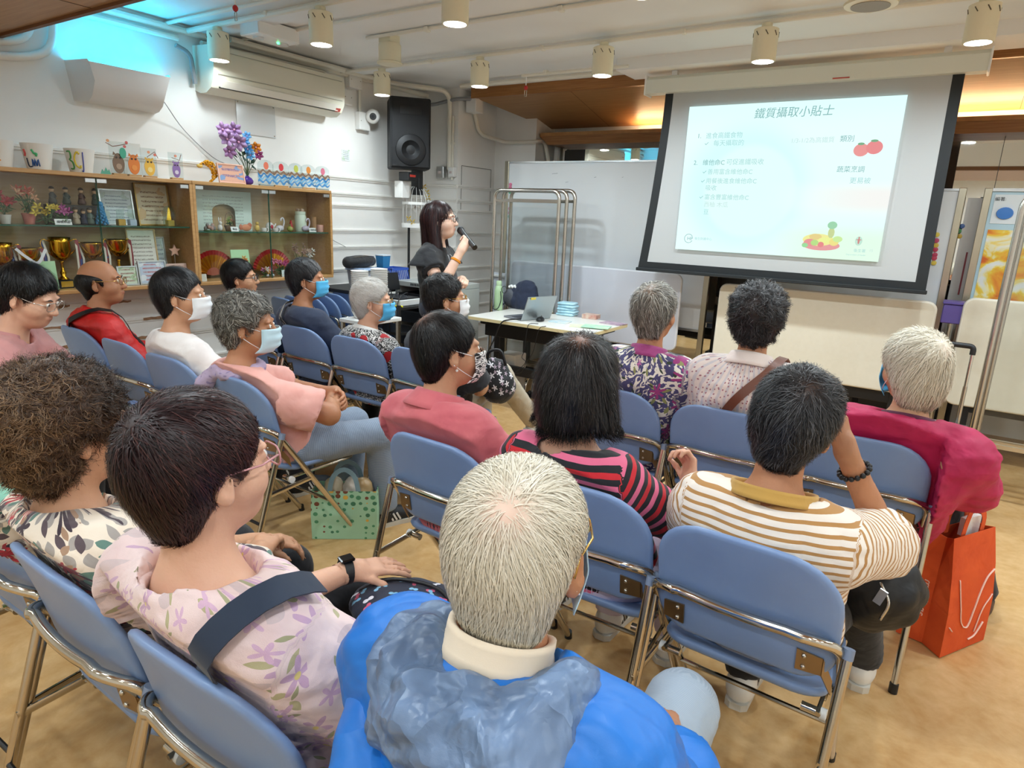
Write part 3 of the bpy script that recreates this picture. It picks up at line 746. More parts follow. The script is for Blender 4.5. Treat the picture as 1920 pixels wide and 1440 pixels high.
# ---------------------------------------------------------------- hair
def vnoise(P, f, seed):
    return np.stack([wob(P, f, seed + i * 17) for i in range(3)], 1)
SHORT = [EL((0, -.018, .042), (.085, .101, .087), None, .03), EL((0, -.058, -.008), (.071, .056, .07), None, .03), EL((0, -.06, -.055), (.052, .034, .045), None, .02)]
FACE_CUT = [CUT(EL((0, .14, -.032), (.14, .12, .107), None, .012))]
EAR_CUT = [CUT(EL((q * .088, .0, -.025), (.03, .026, .04), None, .01)) for q in (-1, 1)]
NAPE_CUT = [PLANE((0, .25, -1), (0, -.07, -.088))]
def hair(ctx, m, prims, whorl=(0, -.075, .095), n=2500, L=.05, w=.0016, lift=.008, curl=.12, cf=60, grav=.5, flow=None, seg=7, tone=None, scalp=(0, .03), h=.006, seed=1, rad_k=1., tips=.010, cap_tone=.3, tone_var=.65, drop=.0, name='hair'):
    """prims in head space (metres of a standard head)"""
    if np.linalg.norm(ctx['w'](ctx['Hc'])[:2]) > 2.2: n = int(n * .58); w *= 1.3; h = max(h, .007)
    s = ctx['s']; Hm, Hc = ctx['Hm'], ctx['Hc']; rs = np.random.RandomState(seed)
    V, F = sdf_mesh(prims, h); V = relax(V, F, 1)
    if curl: V = V + vnormals(V, F) * (wob(V, cf * 1.2, seed + 3) * min(.006, curl * .006))[:, None]
    whorl = V3(*whorl)
    # root points on the outside of the cap
    fc = V[F].mean(1); fnv = np.cross(V[F[:, 2]] - V[F[:, 0]], V[F[:, 3]] - V[F[:, 1]]); fnv /= np.linalg.norm(fnv, axis=1)[:, None] + 1e-12
    hp, _ = head_prims(np.eye(3), np.zeros(3)); ok = np.where(sdf_points(hp[:3], fc) > .003)[0]
    pick = ok[rs.randint(0, len(ok), n)]; a = rs.rand(n, 4); a /= a.sum(1)[:, None]
    p = (V[F[pick]] * a[:, :, None]).sum(1); l = L * (.65 + .7 * rs.rand(n)) / (seg - 1); lf = lift * rs.rand(n) ** 1.5
    pts = [p - fnv[pick] * .002]; eps = .003
    tone0 = np.clip((tone(p) if tone else np.full(n, .35)) + tone_var * (rs.rand(n) - .5), 0, 1)
    rsd = rs.randn(n, 3) * .22; nms = [fnv[pick]]
    for j in range(seg - 1):
        d = p - whorl; d = d / (np.linalg.norm(d, axis=1)[:, None] + 1e-6); f = d * rad_k + V3(0, 0, -grav) + rsd
        if flow is not None: f = f + flow(p)
        if curl: f = f + curl * vnoise(p + rsd * .02, cf, seed)
        g = np.stack([sdf_points(prims, p + eps * e) - sdf_points(prims, p - eps * e) for e in np.eye(3)], 1); g /= np.linalg.norm(g, axis=1)[:, None] + 1e-9
        t = f - g * (f * g).sum(1)[:, None] * (1 - drop); t /= np.linalg.norm(t, axis=1)[:, None] + 1e-9
        p = p + t * l[:, None]; D = sdf_points(prims, p); tgt = lf + tips * (j / (seg - 2)) ** 2 * rs.rand(n)
        corr = np.where(D < tgt, tgt - D, (tgt - D) * (.85 if drop == 0 else .25)); corr = np.clip(corr, -.012, .03)
        p = p + g * corr[:, None]; pts.append(p); nms.append(g)
    Q = np.stack(pts, 1); N = np.stack(nms, 1); tan = np.gradient(Q, axis=1); side = np.cross(tan, N); side /= np.linalg.norm(side, axis=2)[:, :, None] + 1e-9
    wd = w * np.linspace(1, .35, seg)[None, :, None] * (.6 + .8 * rs.rand(n))[:, None, None]
    A = (Q - side * wd / 2); B = (Q + side * wd / 2); SV = np.stack([A, B], 2).reshape(-1, 3)
    base = (np.arange(n) * seg * 2)[:, None] + (np.arange(seg - 1) * 2)[None, :]
    SF = np.stack([base, base + 1, base + 3, base + 2], -1).reshape(-1, 4) + len(V)
    tn = np.concatenate([np.clip(cap_tone * (tone(V) / max(1e-3, .35) if tone else 1) + .1 * wob(V, 200, 5), 0, 1), np.repeat(tone0, seg * 2)])
    AV = np.concatenate([V, SV]); dw = np.linalg.norm(AV - whorl, axis=1); sc = scalp[0] * np.exp(-(dw / scalp[1]) ** 2); sc[len(V):] *= .35
    F = F[(sdf_points(hp[:3], V) > -.008)[F].any(1)]; W = Hc + (AV * s) @ Hm.T
    o = mesh_np(name, W, np.concatenate([F, SF]), m, ctx['t'], {'tone': ('FLOAT', tn), 'scalp': ('FLOAT', sc)}); o['kind'] = 'stuff'
    return o
# ---------------------------------------------------------------- person
M_EYE = mat('eye_white', '#e9e4dc', .25); M_IRIS = mat('iris', '#20140e', .2)
SK = {'light': ('#e0b095', '#cf9877'), 'mid': ('#d3a07d', '#bd845f'), 'tan': ('#bf8662', '#a86f4c'), 'pale': ('#eac4ae', '#dba98e')}
def person(label, hip, head, yaw=0, pitch=4, roll=0, by=0, s=1.04, b=1., sw=.155, hump=.03, skin='mid', hl=.0065, hb=.014, arms=None, hands=(1, 1), legs=None, stand=False, ear=1.,
           shirt=None, sleeve=.7, infl=.016, hem=.46, nr=.064, ndrop=.0, collar=None, fold=.006, chair=None, nk=.085, pants=None, pin=.018, shoes=None, cuff=.10, seed=1, cloth_h=.0125, lean_shoulder=0, neckf=.035, vscale=1., armr=1., under=0):
    t = thing('person', label, 'person', (hip[0], hip[1], 0), -rad(by))
    Rb = np.array(rot(0, 0, -rad(by))); o3 = V3(hip[0], hip[1], 0)
    def lean(V, g=.024):
        # the seated body rests against the front of its backrest
        if not chair: return V
        W = V @ Rb.T + o3; cx, cy = CH[chair][:2]; dx = W[:, 0] - cx; z = W[:, 2]; yy = (np.clip(z, .40, .86) - .675) / .975
        lim = cy + .009 - yy * .24 + .55 * dx * dx - .3 * yy * yy + g - np.maximum(0, z - .845) * .5
        on = (np.abs(dx) < .235) & (z > .40) & (z < 1.02); W[:, 1] = np.where(on, np.maximum(W[:, 1], lim), W[:, 1]); return (W - o3) @ Rb
    loc = lambda p: Rb.T @ (np.asarray(p, float) - o3)
    Hc = loc(head); Hm = Rb.T @ frame(yaw, pitch, roll); P, X = head_prims(Hm, Hc, s, ear)
    Pv = V3(0, 0, .93 if stand else .53)
    Nb = Hc + s * (Hm @ V3(0, -.02, -.09)) + V3(0, -neckf * .6, -nk * s)
    Sc = Nb + V3(0, -.012, -.045); S = [Sc + V3(q * sw, .01, -.028 - q * lean_shoulder) for q in (-1, 1)]
    neck = C(X(0, -.022, -.055), Nb + V3(0, -.005, -.03), .05 * s, .058 * s, .04)
    mid = lambda f, off: Pv + (Sc - Pv) * f + V3(0, off, 0)
    sp = nrm(Sc - Pv); fx = V3(1, 0, 0); fy = nrm(np.cross(sp, fx)); Rs = np.stack([fx, fy, sp], 1)
    def torso(g):
        return [EL(Pv + V3(0, .0, -.01), (.165 * b + g, .12 * b + g, .115 + g), None, .06), EL(mid(.32, .02), (.15 * b + g, .118 * b + g, .15 + g), Rs, .07), EL(mid(.68, -hump), (.158 * b + g, .108 * b + g, .175 + g), Rs, .07),
                C(S[0] + V3(.02, 0, 0), S[1] - V3(.02, 0, 0), .058 + g, .058 + g, .05), C(Nb + V3(0, -.01, -.02), S[0] + V3(.03, 0, .0), .05 + g * .6, .05 + g, .05), C(Nb + V3(0, -.01, -.02), S[1] - V3(.03, 0, 0), .05 + g * .6, .05 + g, .05)]
    D0 = [((-.235, .06, .63), (-.09, .33, .60)), ((.235, .06, .63), (.09, .33, .60))]
    arms = arms or [None, None]; AR = []
    for i in range(2):
        e_, w_ = arms[i][:2] if arms[i] else D0[i]; AR.append((S[i], V3(*e_), V3(*w_)))
    LG = []
    for i, q in enumerate((-1, 1)):
        if legs and legs[i]: k_, a_ = legs[i]
        elif stand: k_, a_ = (q * .10, .03, .50), (q * .10, -.01, .09)
        else: k_, a_ = (q * .12, .42, .485), (q * .12, .40, .085)
        LG.append((Pv + V3(q * .085, .03, -.03), V3(*k_), V3(*a_)))
    Bp = list(P) + [neck]
    tb = torso(-.012); armp = []; legp = []
    for (a, e, w_) in AR: armp += [C(a, e, .046 * armr, .041 * armr, .03), C(e, w_, .040 * armr, .026, .02)]
    for (h_, k_, a_) in LG: legp += [C(h_, k_, .075, .055, .03), C(k_, a_, .054, .036, .03)]
    hp = []
    for i, (a, e, w_) in enumerate(AR):
        if not hands[i]: continue
        hd = dict(arms[i][2]) if arms[i] and len(arms[i]) > 2 else {}
        D = V3(*hd.pop('D')) if 'D' in hd else nrm(w_ - e); Nn = V3(*hd.pop('N')) if 'N' in hd else V3(0, 0, 1); sd = hd.pop('side', None)
        if sd is None: sd = 1 if np.cross(D, Nn) @ V3(1 if i == 0 else -1, 0, 0) > 0 else -1
        H = hand_prims(w_, D, Nn, sd, s=hd.pop('s', 1.), **hd); hp.append((H, w_, .005 if arms[i] and len(arms[i]) > 2 else .009))
    allp = tb + armp + legp + [neck] + P
    for H, _, _ in hp: allp += H
    # the same surface sampled in several boxes: fine at head and hands, coarse elsewhere
    boxes = [(Hc - V3(.15, .15, .19) * s, Hc + V3(.15, .15, .14) * s, hl)]
    for H, w_, hh_ in hp:
        bs = [bounds(p) for p in H]; boxes.append((np.minimum(np.min([x[0] for x in bs], 0) - .012, w_ - .03), np.max([x[1] for x in bs], 0) + .012, hh_))
    bs = [bounds(p) for p in allp if p[0] in 'ce']; lo = np.min([x[0] for x in bs], 0) - .03; hi = np.max([x[1] for x in bs], 0) + .03
    VV, FF, TT = [], [], []; off = 0
    def put(V, F):
        nonlocal off
        VV.append(V); FF.append(F + off); off += len(V)
    V, F = sdf_mesh(allp, hb, box=(lo, hi)); c = V[F].mean(1); keep = np.ones(len(F), bool)
    for (l0, h0, hh) in boxes: keep &= ~((c > l0 + .012) & (c < h0 - .012)).all(1)
    put(V, F[keep])
    for (l0, h0, hh) in boxes:
        V, F = sdf_mesh(allp, hh, box=(l0, h0)); put(V, F)
    BV = lean(np.concatenate(VV), .042); BF = np.concatenate(FF)
    q = ((BV - Hc) @ Hm) / s; tint = np.exp(-(((q - V3(0, .096, -.061)) / V3(.02, .014, .0085)) ** 2).sum(1)) * .75
    mk = skin_mat('skin_' + skin, *SK[skin]) if skin in SK else skin
    mesh_np('body', BV, BF, mk, t, {'tint': ('FLOAT', tint)})
    for q_ in (-1, 1):
        R3 = Matrix(Hm.tolist()); c = X(q_ * .031, .0868, .003)
        MB().ell(c, .0098 * s, 8).build('eye', M_EYE, t, True); MB().ell(X(q_ * .031, .0935, .003), (.0052 * s, .0035 * s, .0052 * s), 7, R3).build('iris', M_IRIS, t, True)
    ctx = dict(lean=lean, t=t, Hm=Hm, Hc=Hc, X=X, s=s, Nb=Nb, S=S, AR=AR, LG=LG, loc=loc, w=(lambda p: Rb @ np.asarray(p, float) + o3), Rb=Rb, hump=hump, Sc=Sc, Pv=Pv, Rs=Rs, mid=mid, b=b)
    # clothes
    def wear(name, prims, hh, m, fold_a, uvmode=True, extra=None, it=1):
        V, F = sdf_mesh(prims, hh); V = relax(V, F, it); N = vnormals(V, F)
        if fold_a:
            k = np.stack([V[:, 0] * 1., V[:, 1], V[:, 2] * 1.], 1); d = wob(k, 26, seed) * .6 + wob(k * V3(1, 1, 2.2), 34, seed + 9) * .6
            V = V + N * (np.abs(d) * 1.6 - .45)[:, None] * fold_a
        V = lean(V)
        ctr = Pv + (Sc - Pv) * np.clip(((V - Pv) @ (Sc - Pv)) / ((Sc - Pv) @ (Sc - Pv)), 0, 1)[:, None]
        u = np.arctan2(V[:, 0] - ctr[:, 0], -(V[:, 1] - ctr[:, 1])) * .17; v = V[:, 2].copy()
        td = np.min([ev(p, V) for p in torso(infl)], 0)
        segs = AR if name != 'trousers' else LG
        for i, (a, e, w_) in enumerate(segs):
            d1 = ev(C(a, e, .05, .045), V); d2 = ev(C(e, w_, .045, .035), V); dd = np.minimum(d1, d2)
            on = (dd < td + (.02 if name != 'trousers' else -.0)) if name != 'trousers' else (dd < .06) & ((V[:, 0] > 0) == (i == 1))
            l1 = np.linalg.norm(e - a); ax = np.where(d1 < d2, 0, 1)
            tt = np.where(ax == 0, ((V - a) @ nrm(e - a)), l1 + ((V - e) @ nrm(w_ - e)))
            dr = np.where((ax == 0)[:, None], nrm(e - a), nrm(w_ - e)); cen = np.where((ax == 0)[:, None], a, e); r_ = V - cen; r_ = r_ - dr * (r_ * dr).sum(1)[:, None]
            e1 = nrm(np.cross(nrm(e - a), V3(.3, .2, 1))); e2 = np.cross(nrm(e - a), e1); an = np.arctan2(r_ @ e2, r_ @ e1) * .055
            u = np.where(on, an + 1 + i, u); v = np.where(on, -tt + Sc[2], v)
        return mesh_np(name, V, F, m, t, {'uvw': ('FLOAT_VECTOR', np.stack([u, v, np.zeros_like(u)], 1))})
    if shirt:
        sp_ = torso(infl)
        for i, (a, e, w_) in enumerate(AR):
            g = infl + .004
            if sleeve <= 1: sp_.append(C(a, a + (e - a) * sleeve, .05 * armr + g, .05 * armr + g + .014, .035, 1))
            else:
                f = sleeve - 1; sp_.append(C(a, e, .05 * armr + g, .046 * armr + g, .04)); sp_.append(C(e, e + (w_ - e) * f, .045 * armr + g, (.045 - .008 * f) * armr + g, .025, 1))
        up = nrm(Hc - Nb)
        sp_.append(CUT(C(Nb - up * (.02 + ndrop), Nb + up * .12, nr, nr + .03, .006)))
        sp_.append(PLANE(nrm(V3(0, .15, 1)), Nb + V3(0, 0, .028 - ndrop * .5))); sp_.append(PLANE((0, 0, -1), (0, 0, hem)))
        wear('shirt', sp_, cloth_h, shirt, fold); ctx['sdf'] = sp_[:-1]
    if pants:
        pp = [EL(Pv + V3(0, 0, -.015), (.168 * b + pin, .125 * b + pin, .11 + pin * .3), None, .05)]
        for (h_, k_, a_) in LG: f = 1 - cuff / max(.1, np.linalg.norm(a_ - k_)); pp += [C(h_, k_, .082 * b + pin * .6, .062 + pin * .6, .04), C(k_, k_ + (a_ - k_) * min(1, f + .25), .060 + pin * .6, .046 + pin, .03, 1)]
        if stand: pp.append(PLANE((0, 0, 1), (0, 0, 1.0)))
        wear('trousers', pp, .016, pants, .003)
    if shoes:
        for (h_, k_, a_) in LG: shoe(t, a_, shoes)
    if collar: collar_ring(ctx, *collar)
    return ctx
def shoe(t, a, kind, dirv=(0, 1, 0)):
    """ankle position a; kind=(upper colour material, sole material, trim material)"""
    a = np.asarray(a, float); gz = a[2] - .085; d = nrm(dirv); x = np.cross(d, V3(0, 0, 1)); Rm = np.stack([x, d, V3(0, 0, 1)], 1); base = V3(a[0], a[1], gz)
    W = lambda p: base + Rm @ V3(*p)
    up = [C(W((0, -.02, .06)), W((0, -.015, .10)), .043, .04, .02, 1), EL(W((0, .02, .05)), Rm @ V3(.043, .095, .045) if 0 else (.043, .095, .045), Rm, .03), EL(W((0, .12, .035)), (.044, .07, .034), Rm, .03), EL(W((0, -.035, .04)), (.036, .04, .045), Rm, .02), PLANE((0, 0, -1), base + V3(0, 0, .016))]
    V, F = sdf_mesh(up, .010); o = mesh_np('shoe', V, F, kind[0], t)
    out = [(.036, -.07), (.04, 0), (.042, .06), (.05, .12), (.044, .165), (.02, .195), (-.012, .195), (-.038, .165), (-.046, .12), (-.04, .06), (-.038, 0), (-.036, -.07), (-.018, -.085), (.018, -.085)]
    sm = MB().prism(out, .024); sm.v = [tuple(W(v)) for v in sm.v]; sm.build('sole', kind[1], o)
    if len(kind) > 2 and kind[2]:
        for k in range(3):
            for q in (-1, 1): st = MB().box((0, 0, 0), (.003, .009, .045), rot(.5, 0, 0)); st.v = [tuple(W((v[0] + q * .0425, v[1] + .015 + k * .02, v[2] + .05))) for v in st.v]; st.build('stripe', kind[2], o)
        for k in range(4): lc = MB().tube([W((-.022, .04 + k * .018, .088 - k * .007)), W((0, .045 + k * .018, .094 - k * .008)), W((.022, .04 + k * .018, .088 - k * .007))], .003, 5); lc.build('lace', kind[1], o)
    return o
def collar_ring(ctx, m, r0=.066, h=.045, flare=.016, tilt=.0, gap=50, stand=.0, drop=.0):
    """folded shirt collar round the neck: stands up, rolls over and falls outside; open at the front"""
    Nb = ctx['Nb'] + V3(0, -.004, -.012 - drop); R = np.array(rot(-rad(18) + tilt, 0, 0)); n = 32; mb = MB(); g = rad(gap)
    prof = [(r0 - .004, -.008), (r0 - .003, h * .6), (r0, h), (r0 + .006, h + .003), (r0 + flare * .7, h * .6), (r0 + flare * 1.5, -.004)]
    def fn(u, v):
        a = pi / 2 + g / 2 + (2 * pi - g) * u; j = v * (len(prof) - 1); i = min(int(j), len(prof) - 2); f = j - i
        r = prof[i][0] * (1 - f) + prof[i + 1][0] * f; z = prof[i][1] * (1 - f) + prof[i + 1][1] * f
        e = abs(2 * u - 1) ** 6; z -= e * .025 * v; q = V3(r * cos(a) * 1.02, r * sin(a) * 1.05, z); return tuple(Nb + R @ q)
    mb.grid(fn, n, 11); return mb.build('collar', m, ctx['t'], True, solid=.004)
def glasses(ctx, m, w=.052, h=.034, rim=.0016, z=.0, lens=True, y=.108, temple=True):
    X = ctx['X']; t = ctx['t']; g = MB(); Hm = ctx['Hm']
    for q in (-1, 1):
        pts = [X(q * .0335 + x, y - .3 * abs(x + q * .0335) ** 1.5, z + yy) for x, yy in rrect(w, h, h * .42, 4)]
        g.tube(pts, rim, 6, closed=True)
        if temple: g.tube([X(q * .061, y - .008, z + .006), X(q * .078, .06, z + .006), X(q * .083, -.006, z + .012), X(q * .083, -.022, z - .008)], rim * 1.1, 6)
    g.tube([X(-.009, y, z + .004), X(0, y + .003, z + .007), X(.009, y, z + .004)], rim, 6)
    o = g.build('glasses', m, t, True)
    if lens:
        for q in (-1, 1):
            l = MB(); l.v = [tuple(X(q * .0335 + x, y - .3 * abs(x + q * .0335) ** 1.5, z + yy)) for x, yy in rrect(w - .002, h - .002, h * .4, 4)]; l.f = [tuple(range(len(l.v)))]; l.build('lens', glass_mat('lens_glass', '#fbfdff', .02), o)
    return o
def mask(ctx, m, mloop, low=0):
    X = ctx['X']; t = ctx['t']
    def fn(u, v):
        a = (u - .5) * 2; z = -.004 - v * .098 - low; wv = .068 - .014 * abs(v - .45) ; x = a * (wv + .006)
        y = .124 - .060 * abs(a) ** 3.2 - (.014 if v > .8 else 0) * (v - .8) * 5 + .004 * sin(v * 19) * (1 - a * a) - .02 * max(0, .25 - v) * (1 - a * a)
        y -= .018 * max(0, v - .55) * 2
        return tuple(X(x, y, z))
    o = MB().grid(fn, 17, 13).build('face_mask', m, t, True, solid=.002); A = o.data.attributes.new('uvw', 'FLOAT_VECTOR', 'POINT'); A.data.foreach_set('vector', np.array([((i % 17) * .008, (i // 17) * .008, 0) for i in range(17 * 13)], np.float32).ravel() if len(o.data.vertices) == 221 else np.zeros(len(o.data.vertices) * 3, np.float32))
    for q in (-1, 1):
        for zz, ze in ((-.012, .018), (-.085, -.03)):
            MB().tube([X(q * .064, .058, zz - low), X(q * .077, .02, (zz + ze) / 2 - low * .5), X(q * .084, -.014, ze)], .0014, 5).build('ear_loop', mloop, o, True)
    return o
def brow(ctx, m):
    X = ctx['X']
    for q in (-1, 1): MB().tube([X(q * .017, .0965, .02), X(q * .032, .096, .026), X(q * .048, .085, .02)], [.0022, .003, .0014], 6).build('eyebrow', m, ctx['t'], True)
def ribbon(name, pts, w, m, parent, nrmv=None, th=.003):
    """flat strap along points; nrmv gives the face normal at each point"""
    P = [Vector(p) for p in pts]; mb = MB(); vs = []
    for i, p in enumerate(P):
        t_ = (P[min(i + 1, len(P) - 1)] - P[max(i - 1, 0)]).normalized(); n_ = Vector(nrmv[i]).normalized(); s_ = t_.cross(n_).normalized()
        for a, c in ((-1, 0), (1, 0), (1, 1), (-1, 1)): vs.append(p + s_ * (a * w / 2) + n_ * (c * th))
    fs = []
    for i in range(len(P) - 1):
        for k in range(4): fs.append((i * 4 + k, i * 4 + (k + 1) % 4, i * 4 + 4 + (k + 1) % 4, i * 4 + 4 + k))
    fs += [(0, 1, 2, 3), tuple(len(vs) - 4 + k for k in range(4))]
    return mb._add(vs, fs).build(name, m, parent, 40)
def strap_on(ctx, name, keys, w, m, infl=.02, g=.004, n=26):
    """strap laid on the torso: keys are (x, y, z) local guide points, pushed on to the torso surface"""
    prims = [p for p in ctx['sdf'] if p[0] in 'ce']; g = g + .012
    Pv, Sc = ctx['Pv'], ctx['Sc']; keys = [(x, y * 1.5 + Pv[1] + (Sc[1] - Pv[1]) * (z - Pv[2]) / (Sc[2] - Pv[2]), z) for x, y, z in keys]
    P = np.array([list(p) for p in bez(keys, n)])
    for _ in range(6):
        gr = np.stack([sdf_points(prims, P + .004 * e) - sdf_points(prims, P - .004 * e) for e in np.eye(3)], 1); gr /= np.linalg.norm(gr, axis=1)[:, None] + 1e-9
        P = P - gr * (sdf_points(prims, P) - g)[:, None] * .8
    return ribbon(name, ctx['lean'](P, .013), w, m, ctx['t'], gr)
# ================================================================ LEFT WALL: SHOWCASE AND ITS CONTENTS
M_OAK = wood_mat('oak', '#c69a63', '#b3854f', 1, .42)
M_OAKB = wood_mat('oak_back', '#c9ac84', '#bd9d72', 1, .6)
M_GLASS = glass_mat('showcase_glass', '#fbfdfc', .02)
M_SHELFG = glass_mat('shelf_glass', '#cfe6da', .06)
M_GEDGE = mat('glass_edge_green', '#2f5f4d', .2)
M_ALU = mat('aluminium', '#c9cbcb', .35, 1.0)
CX0, CX1 = LX + .022, -4.33; CY = (1.40, 2.60, 3.80); CZ0, CZ1 = .97, 1.672
def wy(px, py, x=-4.47): p = cam_at(px, py, 0, x); return p.y, p.z
SHZ = (1.365, 1.335)
for bay, nm in ((0, 'oak glass-fronted showcase with gold trophies on its lower shelf'), (1, 'oak glass-fronted showcase with two red and gold fans inside')):
    y0, y1 = CY[bay], CY[bay + 1]; t = thing('display_cabinet', nm, 'cabinet', (CX0, y0, CZ0)); D = CX1 - CX0; W_ = y1 - y0; Hh = CZ1 - CZ0
    MB().bx(0, D, .001, W_ - .001, Hh - .024, Hh, .003).build('top_panel', M_OAK, t); MB().bx(0, D, .001, W_ - .001, 0, .024, .003).build('bottom_panel', M_OAK, t)
    for a in (0, 1): MB().bx(0, D, (.001 if a == 0 else W_ - .021), (.021 if a == 0 else W_ - .001), .024, Hh - .024).build('side_panel', M_OAK, t)
    MB().bx(0, .008, .021, W_ - .021, .024, Hh - .024).build('back_panel', M_OAKB, t)
    MB().bx(.01, D - .03, .022, W_ - .022, SHZ[bay] - CZ0 - .004, SHZ[bay] - CZ0 + .002).build('glass_shelf', M_SHELFG, t)
    MB().bx(D - .03, D - .028, .022, W_ - .022, SHZ[bay] - CZ0 - .005, SHZ[bay] - CZ0 + .003).build('shelf_edge', M_GEDGE, t)
    for a in (0, 1):
        ya, yb = (.022, W_ / 2 - .002) if a == 0 else (W_ / 2 + .002, W_ - .022)
        d = MB().bx(D - .012, D - .007, ya, yb, .026, Hh - .027).build('glass_door', M_GLASS, t)
        MB().bx(D - .013, D - .0065, yb - .0015 if a == 0 else ya, yb if a == 0 else ya + .0015, .026, Hh - .027).build('door_edge', M_GEDGE, d)
        for yy in ((ya + .03), (yb - .03)): MB().bx(D - .018, D - .002, yy - .028, yy + .028, Hh - .055, Hh - .03, .002).build('door_clip', M_ALU, d)
M_PAPERS = {}
def paper_mat(name, base, lines, ink='#8c8c88', accent=None):
    """printed sheet: rows of writing too small to read"""
    m = mat(name, base, .6); T = NT(m); b = T.n['Principled BSDF']; tc = T.add('ShaderNodeTexCoord'); sp = T.add('ShaderNodeSeparateXYZ'); T.link(tc.outputs['Generated'], sp.inputs[0])
    v = sp.outputs[2]; u = sp.outputs[1]; fr = T.math('FRACT', T.math('MULTIPLY', v, lines)); n = T.add('ShaderNodeTexNoise'); n.inputs['Scale'].default_value = 45; T.link(tc.outputs['Generated'], n.inputs['Vector'])
    g = T.math('MULTIPLY', T.math('MULTIPLY', T.math('LESS_THAN', fr, .38), T.math('GREATER_THAN', n.outputs[0], .47)), T.math('MULTIPLY', T.math('GREATER_THAN', u, .15), T.math('LESS_THAN', u, .85)))
    g = T.math('MULTIPLY', g, T.math('MULTIPLY', T.math('GREATER_THAN', v, .12), T.math('LESS_THAN', v, .88)))
    c = T.mix(g, lin(base), lin(ink))
    if accent:
        n2 = T.add('ShaderNodeTexNoise'); n2.inputs['Scale'].default_value = 3; T.link(tc.outputs['Generated'], n2.inputs['Vector']); c = T.mix(T.math('GREATER_THAN', n2.outputs[0], .56), c, lin(accent))
    T.link(c, b.inputs['Base Color']); return m
def card(name, label, cat, y, z0, w, h, m, x=-4.47, lean=.12, frame=None, group=None, border=.008):
    """upright sheet or frame standing at (x,y) on z0, facing the room (+x)"""
    t = thing(name, label, cat, (x, y, z0), 0, group); Rm = rot(0, -lean, 0)
    MB().box(Rm @ Vector((0, 0, h / 2)), (.004, w, h), Rm).build('sheet', m, t)
    if frame:
        f = MB()
        for dy in (-1, 1): f.box(Rm @ Vector((.002, dy * (w / 2), h / 2)), (.012, border, h + border), Rm)
        for zz in (0.004, h): f.box(Rm @ Vector((.002, 0, zz)), (.012, w, border), Rm)
        f.build('frame', frame, t)
    MB().box((-.03, 0, .02), (.05, .02, .004)).build('prop_foot', M_ALU, t)
    return t
M_GOLDM = mat('trophy_gold', '#d9a531', .16, 1.0); M_GOLDW = mat('gold_plaque', '#d8a93c', .35, .8)
def trophy(label, y, z0, h=.26, r=.055, x=-4.46, style=0):
    t = thing('trophy', label, 'trophy', (x, y, z0), 0, 'gold trophies in the showcase')
    MB().bx(-.035, .035, -.04, .04, 0, .05, .003).build('plinth', mat('plinth_black', '#1a1614', .3), t); MB().bx(.036, .038, -.032, .032, .008, .042).build('plaque', M_GOLDW, t)
    st = [(.03, .05), (.028, .056), (.012, .07), (.018, .09), (.009, .11), (.008, h * .5), (.014, h * .53)]
    cup = [(r * .4, h * .55), (r * .8, h * .62), (r, h * .75), (r * .95, h * .9), (r * 1.05, h), (r * .98, h), (r * .85, h * .8), (0, h * .62)] if style == 0 else [(r * .3, h * .6), (r * 1.1, h * .74), (r * 1.35, h * .93), (r * 1.4, h * .96), (r * 1.3, h * .94), (0, h * .68)]
    MB().lathe(st, n=20).build('stem', M_GOLDM, t, True); MB().lathe(cup, n=24).build('cup', M_GOLDM, t, True)
    for q in (-1, 1): MB().tube(bez([(0, q * r * .95, h * .92), (0, q * r * 1.6, h * .96), (0, q * r * 1.75, h * .82), (0, q * r * .8, h * .64)], 14), .004, 6).build('handle', M_GOLDM, t, True)
    for q, cc in ((-1, '#3b4a8a'), (1, '#8a2c33')):
        ribbon('ribbon', [(.02 * q, q * r * 1.5, h * .95), (.025, q * r * 1.6, h * .6), (.02, q * r * 1.55, h * .25)], .02, mat('ribbon' + cc, cc, .6), t, [(1, 0, .1)] * 3, .001)
        ribbon('ribbon', [(.018 * q, q * r * 1.45, h * .95), (.03, q * r * 1.4, h * .62), (.026, q * r * 1.42, h * .33)], .012, mat('ribbon_cream', '#d9d0c0', .6), t, [(1, .1, .1)] * 3, .001)
    return t
zb = CZ0 + .0245
for (px, py, hh, rr_, st, lb) in ((4, 480, .27, .05, 0, 'gold trophy cup at the very left end of the lower shelf'), (50, 480, .25, .045, 1, 'gold trophy draped with a white and blue medal ribbon'), (113, 480, .30, .056, 0, 'tall gold goblet trophy with ribbed bowl behind the green card'), (172, 480, .28, .046, 1, 'wide shallow gold bowl trophy above the bald man'), (219, 470, .30, .046, 1, 'gold bowl trophy on a slim dark stem beside the certificates')):
    y, _ = wy(px, py); trophy(lb, y, zb, hh, rr_, style=st)
y, z = wy(50, 480); md = thing('medal_ribbon', 'white and blue medal ribbon hung round a gold trophy', 'ribbon', (-4.40, y, zb)); ribbon('ribbon', bez([(0, -.075, .24), (.015, -.03, .19), (.02, .02, .16), (.01, .07, .235)], 14), .016, mat('medal_white', '#e8e6ea', .6), md, [(1, 0, .2)] * 15, .001)
PM1 = paper_mat('certificate_white', '#e9e4da', 14, '#9a8f84'); PM2 = paper_mat('certificate_cream', '#e3d6b8', 9, '#8b6b4c', '#d9b98c'); PM3 = paper_mat('certificate_pale', '#dfe8ea', 10, '#8d9aa6', '#c9d6cf'); PM4 = paper_mat('leaflet_blue', '#c9d3e6', 6, '#c05a5a', '#e9ecf3'); PM5 = paper_mat('card_green', '#b9e3b4', 1, '#a9d3a4'); PM6 = paper_mat('leaflet_green', '#dfe6d2', 5, '#9a5a4c', '#b9cfa8'); PM7 = paper_mat('card_pink', '#ecc9bd', 3, '#c9a294')
